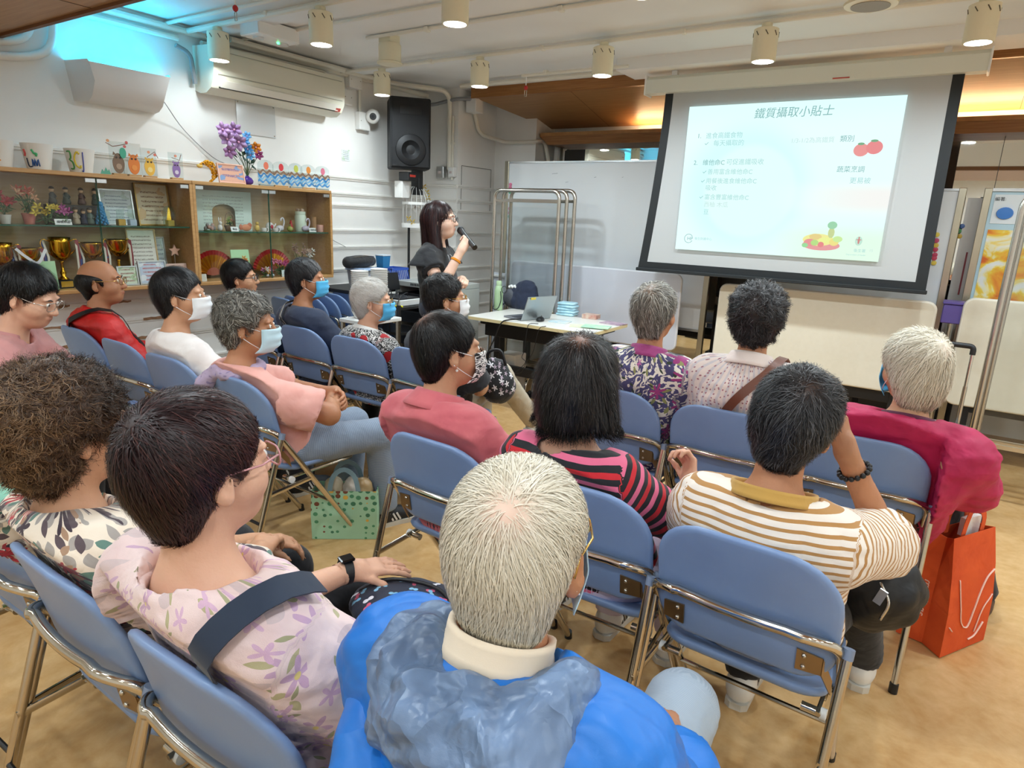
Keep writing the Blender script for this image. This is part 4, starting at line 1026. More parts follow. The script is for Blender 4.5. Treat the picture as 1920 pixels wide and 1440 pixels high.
def pcard(name, lb, cat, px0, px1, py0, py1, m, z0, lean=.12, frame=None, x=-4.47):
    ya, za = wy(px0, (py0 + py1) / 2, x); yb, _ = wy(px1, (py0 + py1) / 2, x); _, zt = wy((px0 + px1) / 2, py0, x); return card(name, lb, cat, (ya + yb) / 2, z0, yb - ya, max(.05, zt - z0), m, x, lean, frame)
z2 = SHZ[0] + .003
pcard('framed_certificate', 'glass framed certificate leaning on the upper shelf behind blue figure', 'certificate', 190, 250, 356, 412, PM3, z2, frame=M_ALU, x=-4.55)
pcard('framed_certificate', 'cream certificate with gold calligraphy at the upper shelf end', 'certificate', 258, 318, 345, 412, PM2, z2, frame=mat('frame_gold', '#b8954f', .4, .6), x=-4.55)
pcard('framed_certificate', 'white printed certificate between trophy and pink star', 'certificate', 245, 297, 430, 515, PM1, zb, frame=mat('frame_wood', '#c9a878', .5))
pcard('framed_certificate', 'narrow silver framed certificate behind the white certificate', 'certificate', 292, 312, 445, 500, PM3, zb, frame=M_ALU, x=-4.55)
pcard('card', 'plain pale green card standing behind the black-haired head', 'card', 52, 108, 490, 534, PM5, zb, x=-4.40)
pcard('leaflet', 'small framed leaflet with fruit drawing by the red jacket', 'leaflet', 222, 258, 500, 530, PM6, zb, frame=M_ALU, x=-4.40)
pcard('leaflet', 'pale blue leaflet with red heading in a stand', 'leaflet', 262, 312, 490, 532, PM4, zb, frame=M_ALU, x=-4.40)
pcard('card', 'pale pink card lying right of the blue leaflet', 'card', 314, 352, 494, 520, PM7, zb, x=-4.42)
st = [(.042 * (1 if k % 2 == 0 else .45) * cos(pi / 2 + k * pi / 5), .042 * (1 if k % 2 == 0 else .45) * sin(pi / 2 + k * pi / 5)) for k in range(10)]
y, z = wy(326, 470, -4.5); o = tag(MB().prism(st, .012, RYZ, (-4.5, y, z)).build('star_ornament', mat('star_pink', '#e8b59c', .5)), 'small pale pink star ornament on a wire', 'ornament')
MB().cyl((-4.495, y, zb), (-4.495, y, z), .002, n=6).build('wire', M_ALU, o)
# name plates
def plate_text(lb, px, py, s, z0, w=.085, x=-4.40):
    y, _ = wy(px, py, x); t = thing('name_plate', lb, 'sign', (x, y, z0)); Rm = rot(0, -.25, 0); MB().box((0, 0, .017), (.003, w, .034), Rm).build('plate', M_WHITE, t)
    text_mesh('lettering', s, .018, mat('ink', '#2a2a2a', .7), t, (.004, -len(s) * .0088, .011), RYZ); return t
plate_text('white name plate on the upper shelf beneath the figurines', 118, 412, '得獎作品', z2, .09); plate_text('white name plate between the toy rabbit and red ornament', 440, 432, '獎品', SHZ[1] + .003, .06); plate_text('white name plate by the spotted pink mug', 586, 434, '工藝作品', SHZ[1] + .003, .07)
# potted flowers and figures on the upper shelf
M_LEAF = mat('leaf_green', '#4c6b3f', .6, noise=(30, '#6d8a55', .7)); M_STEM = mat('stem_green', '#3f5b35', .6)
def petals(mb, c, r, n=5, up=(1, 0, .3), w=.5, cup=.35):
    c = Vector(c); U = Vector(up).normalized(); A = U.orthogonal().normalized(); B = U.cross(A)
    for k in range(n):
        a = 2 * pi * k / n; d = A * cos(a) + B * sin(a); s_ = U.cross(d); e = c + d * r + U * r * cup; m1 = c + d * r * .55 + U * r * cup * .3
        o = len(mb.v); mb.v += [tuple(c), tuple(m1 + s_ * r * w * .6), tuple(e + s_ * r * w * .25), tuple(e + d * r * .15), tuple(e - s_ * r * w * .25), tuple(m1 - s_ * r * w * .6)]; mb.f += [(o, o + 1, o + 2, o + 3), (o, o + 3, o + 4, o + 5)]
def bouquet(t, base, n, h, spread, pet, leaf=True, seed=1, r=.025):
    rr = random.Random(seed); base = Vector(base); sm = MB(); lf = MB()
    for k in range(n):
        a = rr.uniform(0, 6.28); e = base + Vector((cos(a) * spread * rr.random() * .6, sin(a) * spread * rr.random(), h * rr.uniform(.65, 1))); sm.tube(bez([base, base.lerp(e, .5) + Vector((0, 0, .02)), e], 6), .0016, 5)
        f = MB(); petals(f, e, r * rr.uniform(.8, 1.2), 5, (rr.uniform(.4, 1), rr.uniform(-.5, .5), rr.uniform(.1, .8))); f.build('blossom', pet[k % len(pet)], t, True, solid=.0012)
        if leaf:
            for q in range(2): petals(lf, base.lerp(e, rr.uniform(.2, .7)), r * 1.3, 2, (rr.uniform(-.3, 1), rr.uniform(-1, 1), .8), .35)
    sm.build('stems', M_STEM, t, True)
    if leaf: o = lf.build('leaves', M_LEAF, t, True, solid=.001); o['kind'] = 'stuff'
MP_ = lambda n, c: mat('petal_' + n, c, .55)
def pot(label, px, py, col, r, h, pet, n=6, hh=.14, spread=.07, seed=1):
    y, _ = wy(px, py); t = thing('potted_flowers', label, 'plant', (-4.47, y, z2)); MB().lathe([(r * .7, 0), (r * .95, h * .9), (r, h * .9), (r, h), (r * .9, h), (r * .85, h * .9), (0, h * .85)], n=18).build('pot', mat('pot' + col, col, .6), t, 40)
    bouquet(t, (0, 0, h * .8), n, hh, spread, pet, True, seed)
pot('white pot of dark leafy flowers at the left shelf end', 8, 400, '#d8d4cc', .032, .05, [MP_('red', '#b8474a')], 5, .12, .06, 2)
pot('pink pot of artificial flowers beside the daffodils', 54, 405, '#c9786c', .036, .06, [MP_('peach', '#e3b08c'), MP_('coral', '#cf6a58')], 7, .15, .07, 3)
for lb, px, py, cols, n, s in (('yellow artificial daffodils on the upper shelf', 86, 405, ['#e6cf5a', '#d8b83c'], 7, 5), ('magenta artificial blossoms in front of the figurines', 118, 400, ['#b0488f', '#c76aa4'], 5, 6)):
    y, _ = wy(px, py, -4.42); t = thing('artificial_flowers', lb, 'flowers', (-4.42, y, z2)); bouquet(t, (0, 0, .0), n, .10, .055, [MP_(c_, c_) for c_ in cols], True, s, .024)
def figurine(lb, px, py, z0, h, robe, hat='#4a3b30', x=-4.47, face='#d9b48f'):
    y, _ = wy(px, py, x); t = thing('figurine', lb, 'figurine', (x, y, z0), 0, 'clay figurines on the upper shelf')
    MB().lathe([(h * .2, 0), (h * .23, h * .1), (h * .16, h * .4), (h * .12, h * .62), (h * .05, h * .7)], n=14).build('robe', mat('robe' + robe, robe, .6), t, True); MB().ell((0, 0, h * .82), (h * .13, h * .13, h * .15), 9).build('head', mat('clay' + face, face, .6), t, True)
    MB().lathe([(h * .15, h * .86), (h * .13, h * .95), (h * .05, h * 1.02), (0, h * 1.02)], n=12).build('hat', mat('hat' + hat, hat, .6), t, True)
    for q in (-1, 1): MB().tube([(0, q * h * .13, h * .58), (h * .1, q * h * .17, h * .42), (h * .17, q * h * .05, h * .36)], h * .04, 6).build('arm', mat('robe' + robe), t, True)
stp = thing('display_step', 'small tiered dark stand under the clay figurines', 'stand', (-4.50, wy(150, 400)[0], z2)); MB().bx(-.08, .0, -.15, .16, 0, .115, .003).build('upper_step', mat('step_dark', '#3c3632', .6), stp); MB().bx(.001, .06, -.12, .16, 0, .002).build('lower_step', mat('step_dark'), stp)
for k, (lb, px, py, dz, h, cc) in enumerate((('grey-robed figurine with round fan, upper tier left', 98, 370, .118, .10, '#5a5a58'), ('green-robed figurine on the upper tier', 124, 370, .118, .10, '#47514a'), ('brown-robed figurine with wide hat on the upper tier', 153, 375, .118, .10, '#5c3f38'), ('dark green figurine at the upper tier end', 178, 372, .118, .10, '#34463f'), ('pale figurine with white collar on the lower tier', 142, 405, .004, .10, '#b7a58c'), ('dark blue figurine in the lower tier middle', 157, 408, .004, .09, '#2a2f45'), ('grey-green figurine with crossed legs on the lower tier', 169, 408, .004, .10, '#56655c'))):
    figurine(lb, px, py, z2 + dz, h, cc, x=-4.53 if dz > .1 else -4.45)
y, _ = wy(190, 405, -4.44); t = thing('beaded_doll', 'blue beaded doll standing right of the figurines', 'doll', (-4.44, y, z2)); bb = MB()
for k in range(60):
    a = k * 2.4; zz = k / 60 * .11; r = .024 * (1.3 - zz / .11); bb.ell((r * cos(a), r * sin(a), .008 + zz), .009, 5)
o = bb.build('beads', mat('bead_blue', '#3f8fc0', .3), t, True); o['kind'] = 'stuff'; MB().ell((0, 0, .128), .016, 8).build('head', mat('bead_blue'), t, True)
for k, (px, cc, lb) in enumerate(((226, '#c9a24c', 'small gold cube award with glass block'), (247, '#b5c9dc', 'small pale blue acrylic block award'), (318, '#d4b14c', 'gold pyramid award under a glass dome'))):
    y, _ = wy(px, 410, -4.43); t = thing('award', lb, 'award', (-4.43, y, z2)); MB().bx(-.02, .02, -.022, .022, 0, .04, .003).build('base', mat('award' + cc, cc, .3, .4), t)
    if k < 2: MB().bx(-.008, .008, -.02, .02, .04, .10, .002).build('glass_block', glass_mat('award_glass', '#eef6f4', .08), t)
    else: MB().lathe([(.02, .04), (.006, .12), (0, .13)], n=4).build('pyramid', M_GOLDM, t); MB().lathe([(.04, .0), (.04, .09), (.028, .125), (0, .135)], n=20).build('dome', glass_mat('award_glass'), t, True)
# right bay, upper shelf
z3 = SHZ[1] + .003
y0_, _ = wy(366, 400, -4.55); y1_, _ = wy(474, 400, -4.55); PM8 = paper_mat('cat_poster', '#dbe9e0', 12, '#b7c2bb')
t = thing('poster', 'white poster with cat-shaped cut-out and rows of print', 'poster', (-4.57, (y0_ + y1_) / 2, z3)); wv = y1_ - y0_
pl_ = [(-wv / 2, 0), (-wv * .2, 0), (-wv * .2, .10)] + [(wv * .0 + wv * .2 * cos(a), .14 + .05 * sin(a)) for a in np.linspace(pi, 0, 9)] + [(wv * .2, .10), (wv * .2, 0), (wv / 2, 0), (wv / 2, .285), (-wv / 2, .285)]
MB().prism(pl_, .004, RYZ).build('sheet', PM8, t)
def blob(nm, lb, cat, px, py, z0, parts, x=-4.44, group=None):
    y, _ = wy(px, py, x); t = thing(nm, lb, cat, (x, y, z0), 0, group)
    for (pn, c, r, col) in parts: MB().ell(c, r, 9).build(pn, mat('paint' + col, col, .45), t, True)
    return t
blob('toy_rabbit', 'white toy rabbit with long ears on the glass shelf', 'toy', 413, 430, z3, [('body', (0, 0, .025), (.018, .016, .025), '#ece8e4'), ('head', (.006, 0, .058), (.013, .012, .013), '#ece8e4'), ('ear', (0, -.008, .082), (.004, .004, .017), '#ece8e4'), ('ear', (0, .008, .082), (.004, .004, .017), '#e9d6d2')])
blob('toy_bird', 'yellow toy chick beside the white tea set', 'toy', 482, 430, z3, [('body', (0, 0, .026), (.018, .02, .026), '#e3bd62'), ('head', (.004, 0, .06), (.013, .013, .013), '#e3bd62'), ('tail', (-.01, .018, .035), (.006, .012, .006), '#c99a44')])
blob('squash_ornament', 'green ridged squash ornament near the swan', 'ornament', 544, 433, z3, [('body', (0, 0, .022), (.024, .024, .022), '#a5a65a'), ('stalk', (0, 0, .048), (.005, .005, .012), '#6f7a3a')])
blob('toy_fish', 'orange folded paper fish leaning by the name plate', 'ornament', 462, 432, z3, [('body', (0, 0, .028), (.008, .045, .024), '#d98a62'), ('fin', (0, .03, .045), (.006, .02, .018), '#c8704e'), ('tail', (0, -.045, .03), (.005, .015, .022), '#c8704e')])
for lb, px, py, c in (('pale lilac swan ornament with arched neck', 573, 428, '#c9bccb'), ('white swan hook ornament behind the tea set', 524, 412, '#dcd6dc')):
    y, _ = wy(px, py, -4.45); t = thing('swan_ornament', lb, 'ornament', (-4.45, y, z3)); MB().ell((0, 0, .026), (.022, .036, .024), 10).build('body', mat('paint' + c, c, .4), t, True); MB().tube(bez([(0, .03, .035), (0, .042, .075), (0, .03, .105), (0, .012, .095), (0, .012, .082)], 14), .0065, 7).build('neck', mat('paint' + c), t, True)
y, _ = wy(425, 400, -4.50); t = thing('wicker_basket', 'small brown wicker basket with arched handle and flowers', 'basket', (-4.47, y, z3)); MB().lathe([(.03, 0), (.042, .04), (.04, .04), (.028, .004), (0, .004)], n=16).build('bowl', mat('wicker', '#8a6a4c', .8, bump=(120, .6, .004)), t, 40); MB().tube(bez([(0, -.04, .04), (0, -.03, .11), (0, 0, .135), (0, .03, .11), (0, .04, .04)], 16), .003, 6).build('handle', mat('wicker'), t, True); bouquet(t, (0, 0, .035), 6, .06, .04, [MP_('c1', '#c96a4c'), MP_('c2', '#8c9a4c')], True, 9, .016)
y, _ = wy(395, 430, -4.45); t = thing('clay_scene', 'small grey and green clay garden scene', 'ornament', (-4.45, y, z3)); MB().lathe([(.05, 0), (.05, .006), (0, .006)], n=18, sx=.8).build('base', mat('moss', '#5c7a4c', .8), t)
for k in range(7): MB().ell((random.uniform(-.02, .02), -.035 + k * .012, .018 + .01 * (k % 3)), (.014, .013, .016), 7).build('rock', mat('rock%d' % (k % 2), ('#8f8b86', '#b9938a')[k % 2], .8), t, True)
def mug(lb, px, py, c, r=.024, h=.05, ring=True):
    y, _ = wy(px, py, -4.43); t = thing('mug', lb, 'mug', (-4.43, y, z3)); MB().lathe([(r * .85, 0), (r, h * .2), (r, h), (r * .9, h), (r * .88, .006), (0, .006)], n=20).build('body', mat('glaze' + c, c, .35), t, 40)
    if ring: MB().tube([(0, r + .006 + .014 * cos(a), h * .5 + .017 * sin(a)) for a in np.linspace(-1.7, 1.7, 12)], .0042, 7).build('handle', mat('glaze' + c), t, True)
    return t
mug('pink dotted mug at the end of the glass shelf', 600, 430, '#d9a596', .03, .058); mug('tall brown paper cup behind the mug', 588, 400, '#a77d55', .02, .12, False); mug('white teacup with red strawberry pattern', 495, 432, '#ece6e2', .02, .028); mug('second white teacup of the tea set, right of the first', 517, 432, '#e9e0dc', .02, .028)
y, _ = wy(507, 415, -4.47); t = thing('teapot', 'white teapot with strawberry behind the teacups', 'teapot', (-4.48, y, z3)); MB().ell((0, 0, .036), (.03, .032, .034), 12).build('body', mat('glaze#ece6e2'), t, True); MB().ell((.026, 0, .036), (.006, .014, .016), 8).build('strawberry', mat('berry', '#b8283a', .5), t, True); MB().tube([(0, .03, .03), (0, .05, .05), (0, .055, .06)], [.008, .006, .005], 8).build('spout', mat('glaze#ece6e2'), t, True); MB().ell((0, 0, .072), .008, 7).build('lid_knob', mat('berry'), t, True)
y, _ = wy(563, 400, -4.50); t = thing('candy_jar', 'pale green candy jar with flowered lid', 'jar', (-4.50, y, z3)); MB().lathe([(.04, 0), (.046, .02), (.046, .12), (.038, .135), (.042, .137), (.042, .16), (0, .16)], n=20).build('body', mat('jar_green', '#dbe6d4', .3), t, 40)
for k in range(6): MB().ell((.022 * cos(k), .022 * sin(k), .17), .013, 7).build('lid_flower', mat('lidflower%d' % (k % 2), ('#c9a58c', '#a58d78')[k % 2], .6), t, True)
y, _ = wy(545, 405, -4.48); t = thing('red_vase', 'slim red glass ornament beside the candy jar', 'vase', (-4.48, y, z3)); MB().lathe([(.014, 0), (.018, .03), (.01, .07), (.004, .09), (0, .09)], n=14).build('body', mat('red_glass', '#b02a30', .2), t, True)
# right bay, bottom: fans, flowers
def fan(lb, px, py, r=.185, x=-4.52):
    y, _ = wy(px, py, x); t = thing('folding_fan', lb, 'fan', (x, y, zb + .02), 0, 'red and gold folding fans'); n = 20
    for k in range(n):
        a0, a1 = pi * .06 + pi * .88 * k / n, pi * .06 + pi * .88 * (k + 1) / n; am = (a0 + a1) / 2; ri = r * .33
        for nm, i0, i1, mm in (('fan_leaf', ri, r * .82, M_FAN[k % 2]), ('fan_border', r * .82, r, M_FANR)):
            v = [(.0, i0 * cos(a0), i0 * sin(a0)), (.008, i0 * cos(am), i0 * sin(am)), (0, i0 * cos(a1), i0 * sin(a1)), (0, i1 * cos(a1), i1 * sin(a1)), (.012, i1 * cos(am), i1 * sin(am)), (0, i1 * cos(a0), i1 * sin(a0))]
            if k == 0: acc = {} if nm == 'fan_leaf' else acc
            m_ = MB()._add(v, [(0, 1, 4, 5), (1, 2, 3, 4)]); m_.build(nm, mm, t, solid=.001)
    MB().prism([(0, 0)] + [(r * .33 * cos(a), r * .33 * sin(a)) for a in np.linspace(pi * .06, pi * .94, 18)], .004, RYZ).build('guard', mat('fan_wood', '#9a4a34', .5), t)
    return t
M_FAN = (mat('fan_gold', '#d6a238', .3, .8), mat('fan_gold2', '#b97a28', .35, .8)); M_FANR = mat('fan_red', '#a81f22', .4)
fan('red and gold folding fan behind the black and grey haired woman', 400, 500); fan('red and gold folding fan nearer the case end with pink flowers', 510, 500)
for lb, px, py, cols, n, s, h, x in (('pink and purple artificial flowers beside the fan', 525, 500, ['#b8387a', '#d77a9c'], 8, 11, .12, -4.42), ('orange and green paper flower card in front of the fan', 455, 500, ['#df7a3a', '#e3a64c'], 6, 12, .16, -4.42), ('mixed small flowers along the case floor', 500, 525, ['#c76a9a', '#e0a04a', '#d8d2c8'], 9, 13, .06, -4.40), ('white ribbon bouquet in the case corner', 580, 500, ['#e6e3dd', '#cfae9a'], 9, 14, .2, -4.45), ('pale blossom spray behind glass', 560, 480, ['#cfa79a', '#b78c7c'], 8, 15, .24, -4.52)):
    y, _ = wy(px, py, x); t = thing('artificial_flowers', lb, 'flowers', (x, y, zb)); bouquet(t, (0, 0, 0), n, h, .06, [MP_(c_, c_) for c_ in cols], True, s, .024)
pcard('card', 'pale green card with drawing at the fan foot', 'card', 436, 470, 468, 500, PM5, zb, x=-4.44); pcard('card', 'small white label card on the case floor', 'card', 378, 388, 520, 532, PM1, zb, x=-4.38); pcard('card', 'small white photo card by the silver balls', 'card', 529, 541, 506, 524, PM3, zb, x=-4.38)
for k, px in enumerate((502, 512)):
    y, _ = wy(px, 522, -4.38); MB_ = MB().ell((0, 0, .014), .014, 9).build('silver_ball', mat('silver_ball', '#a9adb5', .3, .8), None, True); MB_.location = (-4.38, y, zb); tag(MB_, 'small silver owl ball, %s of the pair' % ('left' if k == 0 else 'right'), 'ornament', 'silver balls')
# ---------------------------------------------------------------- on top of the showcase
zt = CZ1 + .001
def paint_cup(lb, px, py, r, h, strokes):
    y, _ = wy(px, py, -4.42); t = thing('painted_shade', lb, 'lamp shade', (-4.46, y, zt), 0, 'hand painted lamp shades'); MB().lathe([(r * .72, 0), (r, h), (r * .985, h), (r * .71, .003), (0, .003)], n=28).build('shade', mat('shade_white', '#e9e4dc', .6), t, 40)
    for pts, wd, c in strokes:
        P = []
        for u, v in bez([(a, b, 0) for a, b in pts], 14) and [(q.x, q.y) for q in bez([(a, b, 0) for a, b in pts], 14)]:
            a = u; rr_ = r * (.72 + .28 * v) + .001; P.append((rr_ * cos(a), rr_ * sin(a), v * h))
        MB().tube(P, wd, 6).build('brush_stroke', mat('brush' + c, c, .5), t, True)
# stroke coordinates: angle round the shade (camera side is about -0.75), height fraction
paint_cup('white painted shade with red and orange letters at the very left', 2, 290, .08, .14, [([(-1.2, .8), (-.95, .3), (-.7, .85)], .004, '#e07a6a'), ([(-.45, .8), (-.45, .25), (-.2, .25)], .004, '#e8923a'), ([(-.45, .55), (-.2, .55)], .004, '#e8923a'), ([(-.45, .82), (-.15, .82)], .004, '#e8923a')])
paint_cup('white painted shade with green heart and blue lettering', 77, 295, .08, .14, [([(-1.35, .75), (-1.3, .6), (-1.38, .5)], .006, '#d85a58'), ([(-.75, .75), (-.6, .6), (-.45, .6), (-.5, .5)], .006, '#46b070'), ([(-1.25, .42), (-1.2, .12), (-.9, .1)], .0035, '#27314f'), ([(-.85, .1), (-.8, .4), (-.7, .1), (-.62, .4), (-.5, .1), (-.4, .4), (-.3, .12)], .003, '#2c5a9c')])
paint_cup('white painted shade with green 3 and yellow C', 156, 298, .08, .135, [([(-1.35, .85), (-1.1, .85), (-1.1, .6), (-1.25, .52), (-1.0, .4), (-1.0, .15), (-1.3, .15)], .0045, '#4c9a4c'), ([(-.45, .75), (-.6, .85), (-.82, .6), (-.75, .3), (-.45, .18), (-.4, .3)], .0045, '#dfc63a'), ([(-.22, .85), (-.2, .1), (-.35, .08)], .003, '#3a4ca6')])
M_ACR = glass_mat('acrylic_sheet', '#f3f7f7', .05)
def owl(lb, px, py, c, c2, h=.105, w=.055, branch=None, sheet=.07, fl=None):
    h *= 1.25; w *= 1.3; branch = branch and [(a * 1.3, b * 1.25) for a, b in branch]; fl = fl and [(a * 1.3, b * 1.25, q) for a, b, q in fl]
    y, _ = wy(px, py, -4.42); t = thing('owl_plaque', lb, 'ornament', (-4.42, y, zt), 0, 'painted acrylic owl plaques'); MB().bx(-.015, .015, -.04, .04, 0, .012, .002).build('base', mat('plaque_wood', '#b98f5a', .5), t); MB().bx(-.002, .002, -.05, .05, .012, .012 + h * 1.5, .001).build('acrylic', M_ACR, t)
    body = [(w * .5 * cos(a) * (1 if sin(a) < .3 else .85), .012 + h * .48 + h * .48 * sin(a)) for a in np.linspace(0, 2 * pi, 24, endpoint=False)]; MB().prism(body, .003, RYZ, (.0025, 0, 0)).build('owl_body', mat('owl' + c, c, .4), t)
    for q in (-1, 1): MB().prism([(q * w * .12, .012 + h * .88), (q * w * .42, .012 + h * .86), (q * w * .36, .012 + h * 1.02)][::q], .003, RYZ, (.0025, 0, 0)).build('ear_tuft', mat('owl' + c), t)
    MB().prism(circ(w * .24, 14, 0, .012 + h * .33), .002, RYZ, (.0056, 0, 0)).build('belly', mat('owl' + c2, c2, .4), t)
    for q in (-1, 1): MB().prism(circ(w * .09, 10, q * w * .16, .012 + h * .75), .002, RYZ, (.0056, 0, 0)).build('eye', mat('owl_eye', '#3a2a1c', .4), t)
    if branch: MB().tube([(.004, y_, z_) for y_, z_ in branch], .0022, 5).build('branch', mat('twig', '#7a4a30', .6), t)
    for k, (y_, z_, cc) in enumerate(fl or ()): MB().prism(circ(.009, 8, y_, z_), .003, RYZ, (.003, 0, 0)).build('blossom', mat('blo' + cc, cc, .5), t)
owl('brown owl plaque with green bird and red blossom branch', 223, 318, '#7d6148', '#a98d74', .10, .055, [(-.05, .15), (-.02, .135), (.0, .14), (.05, .155)], fl=[(-.04, .16, '#e2a06a'), (.045, .16, '#d0605a'), (.035, .14, '#d0605a')])
y, _ = wy(229, 275, -4.41); t = thing('bird_plaque', 'green painted bird above the brown owl', 'ornament', (-4.415, y, zt)); MB().prism([(.02 * cos(a), .135 + .032 * sin(a)) for a in np.linspace(0, 6.28, 16, endpoint=False)], .003, RYZ, (.004, 0, 0)).build('bird', mat('bird_green', '#3fa583', .4), t); MB().bx(0, .003, -.002, .002, 0, .11).build('post', M_ACR, t)
owl('orange owl plaque on a clear base', 252, 322, '#dd7a24', '#e8913c', .10, .055); owl('yellow owl plaque with orange branch', 281, 322, '#e9b640', '#f0d68a', .09, .052, [(-.01, .10), (.03, .13), (.045, .10)], fl=[(.0, .125, '#e0956a'), (.03, .115, '#d9705a')]); owl('purple and white owl plaque with small branch', 331, 328, '#8a6aa6', '#d9cfe0', .085, .042, [(-.02, .11), (.02, .10), (.03, .13)], fl=[(.0, .12, '#dc8a6a')])
y, _ = wy(197, 316, -4.42); t = thing('mountain_plaque', 'small green painted mountain plaque left of the owls', 'ornament', (-4.42, y, zt)); MB().prism([(-.03, 0), (-.018, .03), (-.008, .014), (.004, .042), (.014, .02), (.022, .032), (.032, 0)], .003, RYZ).build('hills', mat('hill_green', '#58a58c', .5), t)
# beaded yellow creature
y, _ = wy(388, 325, -4.42); t = thing('beaded_dragon', 'curled golden bead dragon ornament on top of the case', 'ornament', (-4.42, y, zt)); rr = random.Random(4); bd = MB()
path = bez([(0, .035, .012), (0, .06, .045), (0, .045, .10), (0, .0, .13), (0, -.045, .11)], 30)
for k in range(240):
    i = rr.randrange(len(path)); rb = .021 * (1 - .25 * i / 30); a = rr.uniform(0, 6.28); p = path[i]; bd.ell((p.x + rb * cos(a) * .8, p.y + rb * sin(a) * .7 + rr.uniform(-.006, .006), max(.006, p.z + rb * sin(a + .6) * .7)), .0062, 4)
o = bd.build('beads', mat('bead_amber', '#e2a018', .25), t, True); o['kind'] = 'stuff'; MB().ell((.004, -.052, .102), (.014, .022, .014), 8).build('muzzle', mat('bead_pale', '#e9c46a', .4), t, True)
for q in (-1, 1): MB().ell((q * .012 + .006, -.036, .118), .005, 6).build('eye', M_BLACK, t, True)
pf_ = paper_mat('photo_group', '#d9a58c', 3, '#6a5a8a', '#7f9ac0'); pcard('photo_frame', 'pink framed group photo leaning on the case top', 'picture', 411, 458, 308, 340, pf_, zt, .2, mat('frame_pink', '#e9b8a0', .5), -4.36)
# vase with big nylon flowers
y, _ = wy(470, 330, -4.40); t = thing('purple_vase', 'purple glass vase holding large nylon flowers', 'vase', (-4.44, y, zt)); MB().lathe([(.02, 0), (.038, .012), (.042, .03), (.03, .05), (.014, .058), (.012, .065), (.01, .058), (0, .02)], n=20).build('bowl', mat('purple_glass', '#4a2a86', .1), t, True)
fl = [(-.16, .30, '#b08cb8', .05), (-.19, .36, '#b68fbf', .048), (-.10, .37, '#a883b3', .05), (-.07, .29, '#b592bd', .055), (-.15, .22, '#a67aa8', .045), (-.02, .30, '#5b9fd8', .035), (.0, .34, '#6aaade', .03), (.0, .25, '#4f95cf', .035), (.02, .21, '#6fb0e2', .032), (.07, .27, '#e08a2c', .038), (.09, .22, '#a34a80', .032)]
for k, (dy, dz, cc, r) in enumerate(fl):
    MB().tube(bez([(0, 0, .05), (0.01, dy * .25, dz * .5), (.02, dy, dz)], 10), .0022, 5).build('stem', M_STEM, t, True); f = MB(); petals(f, (.02, dy, dz), r, 6, (1, -.5 + .3 * sin(k * 2), .25 * cos(k)), .75, .4); f.build('blossom', MP_(cc, cc), t, True, solid=.0012); MB().ell((.03, dy - .006, dz), r * .16, 6).build('pistil', mat('pistil', '#e8a8c8', .5), t, True)
for dy, dz in ((-.12, .22), (-.04, .2), (.03, .15)): f = MB(); petals(f, (.01, dy, dz), .045, 3, (1, .2, .4), .5); f.build('leaf', mat('nylon_leaf', '#2f4a3c', .5), t, True, solid=.001)
# wave and sun panels
for k, (px0, px1, c, lb) in enumerate(((482, 512, '#e8785a', 'coral sun'), (512, 542, '#d8363a', 'red sun'), (540, 566, '#c9cf5a', 'lime sun'), (564, 592, '#e8913c', 'orange sun'), (590, 616, '#e07a92', 'pink rose sun'))):
    ya, _ = wy(px0, 325, -4.40 + .0 * k); yb, _ = wy(px1, 325, -4.40); w_ = yb - ya; t = thing('wave_panel', 'painted acrylic wave panel with %s on the case top' % lb, 'ornament', (-4.395 - .012 * (k % 2), (ya + yb) / 2, zt), 0, 'painted wave panels')
    MB().bx(-.012, .012, -w_ * .42, w_ * .42, 0, .01, .002).build('base', mat(('plaque_grey', 'plaque_wood')[k % 2], '#8f9a98', .5), t)
    out = [(-w_ / 2, .01), (w_ / 2, .01), (w_ / 2, .10)] + [(w_ / 2 * cos(a), .115 + .03 * sin(a)) for a in np.linspace(.2, pi - .2, 8)] + [(-w_ / 2, .10)]; MB().prism(out, .003, RYZ).build('acrylic', M_ACR, t)
    MB().prism(circ(.021, 16, .004, .112), .002, RYZ, (.0035, 0, 0)).build('sun', mat('sun' + c, c, .45), t)
    for j, (zz, cc) in enumerate(((.025, '#4a8fc9'), (.042, '#7fb8dc'), (.058, '#2f7fc0'), (.078, '#8a6a52'))):
        a_ = [(-w_ / 2 + w_ * i / 12, zz + .008 * sin(i * 1.3 + k + j) + .008) for i in range(13)]; b_ = [(q[0], q[1] - .012 - .004 * sin(i)) for i, q in enumerate(a_)][::-1]; MB().prism(a_ + b_, .0015, RYZ, (.0035 + .0008 * j, 0, 0)).build('wave', mat('wave' + cc, cc, .45), t)
    t.scale = (1, 1, 1.3)
# ================================================================ LEFT WALL DEVICES
t = thing('air_conditioner', 'white split air conditioner high on the side wall', 'air conditioner', (LX, 2.87, 2.275)); L_ = 1.17
pr = [(0, .02), (.06, 0), (.13, .0), (.19, .03), (.225, .085), (.235, .16), (.235, .25), (.215, .30), (0, .31)]
mb = MB(); n = len(pr); mb._add([(x, y, z) for y in (0, L_) for x, z in pr], [(i, (i + 1) % n, n + (i + 1) % n, n + i) for i in range(n)] + [tuple(range(n)), tuple(range(n, 2 * n))]); mb.build('housing', mat('ac_white', '#e3dfcd', .4), t, 30)
MB().box((.222, L_ / 2, .06), (.006, L_ - .12, .05), rot(0, .55, 0)).build('louvre', mat('ac_louvre', '#eeeade', .4), t); MB().box((.1975, L_ / 2, .038), (.006, L_ - .11, .008), rot(0, .6, 0)).build('air_slot', mat('slot_dark', '#3c3c38', .6), t)
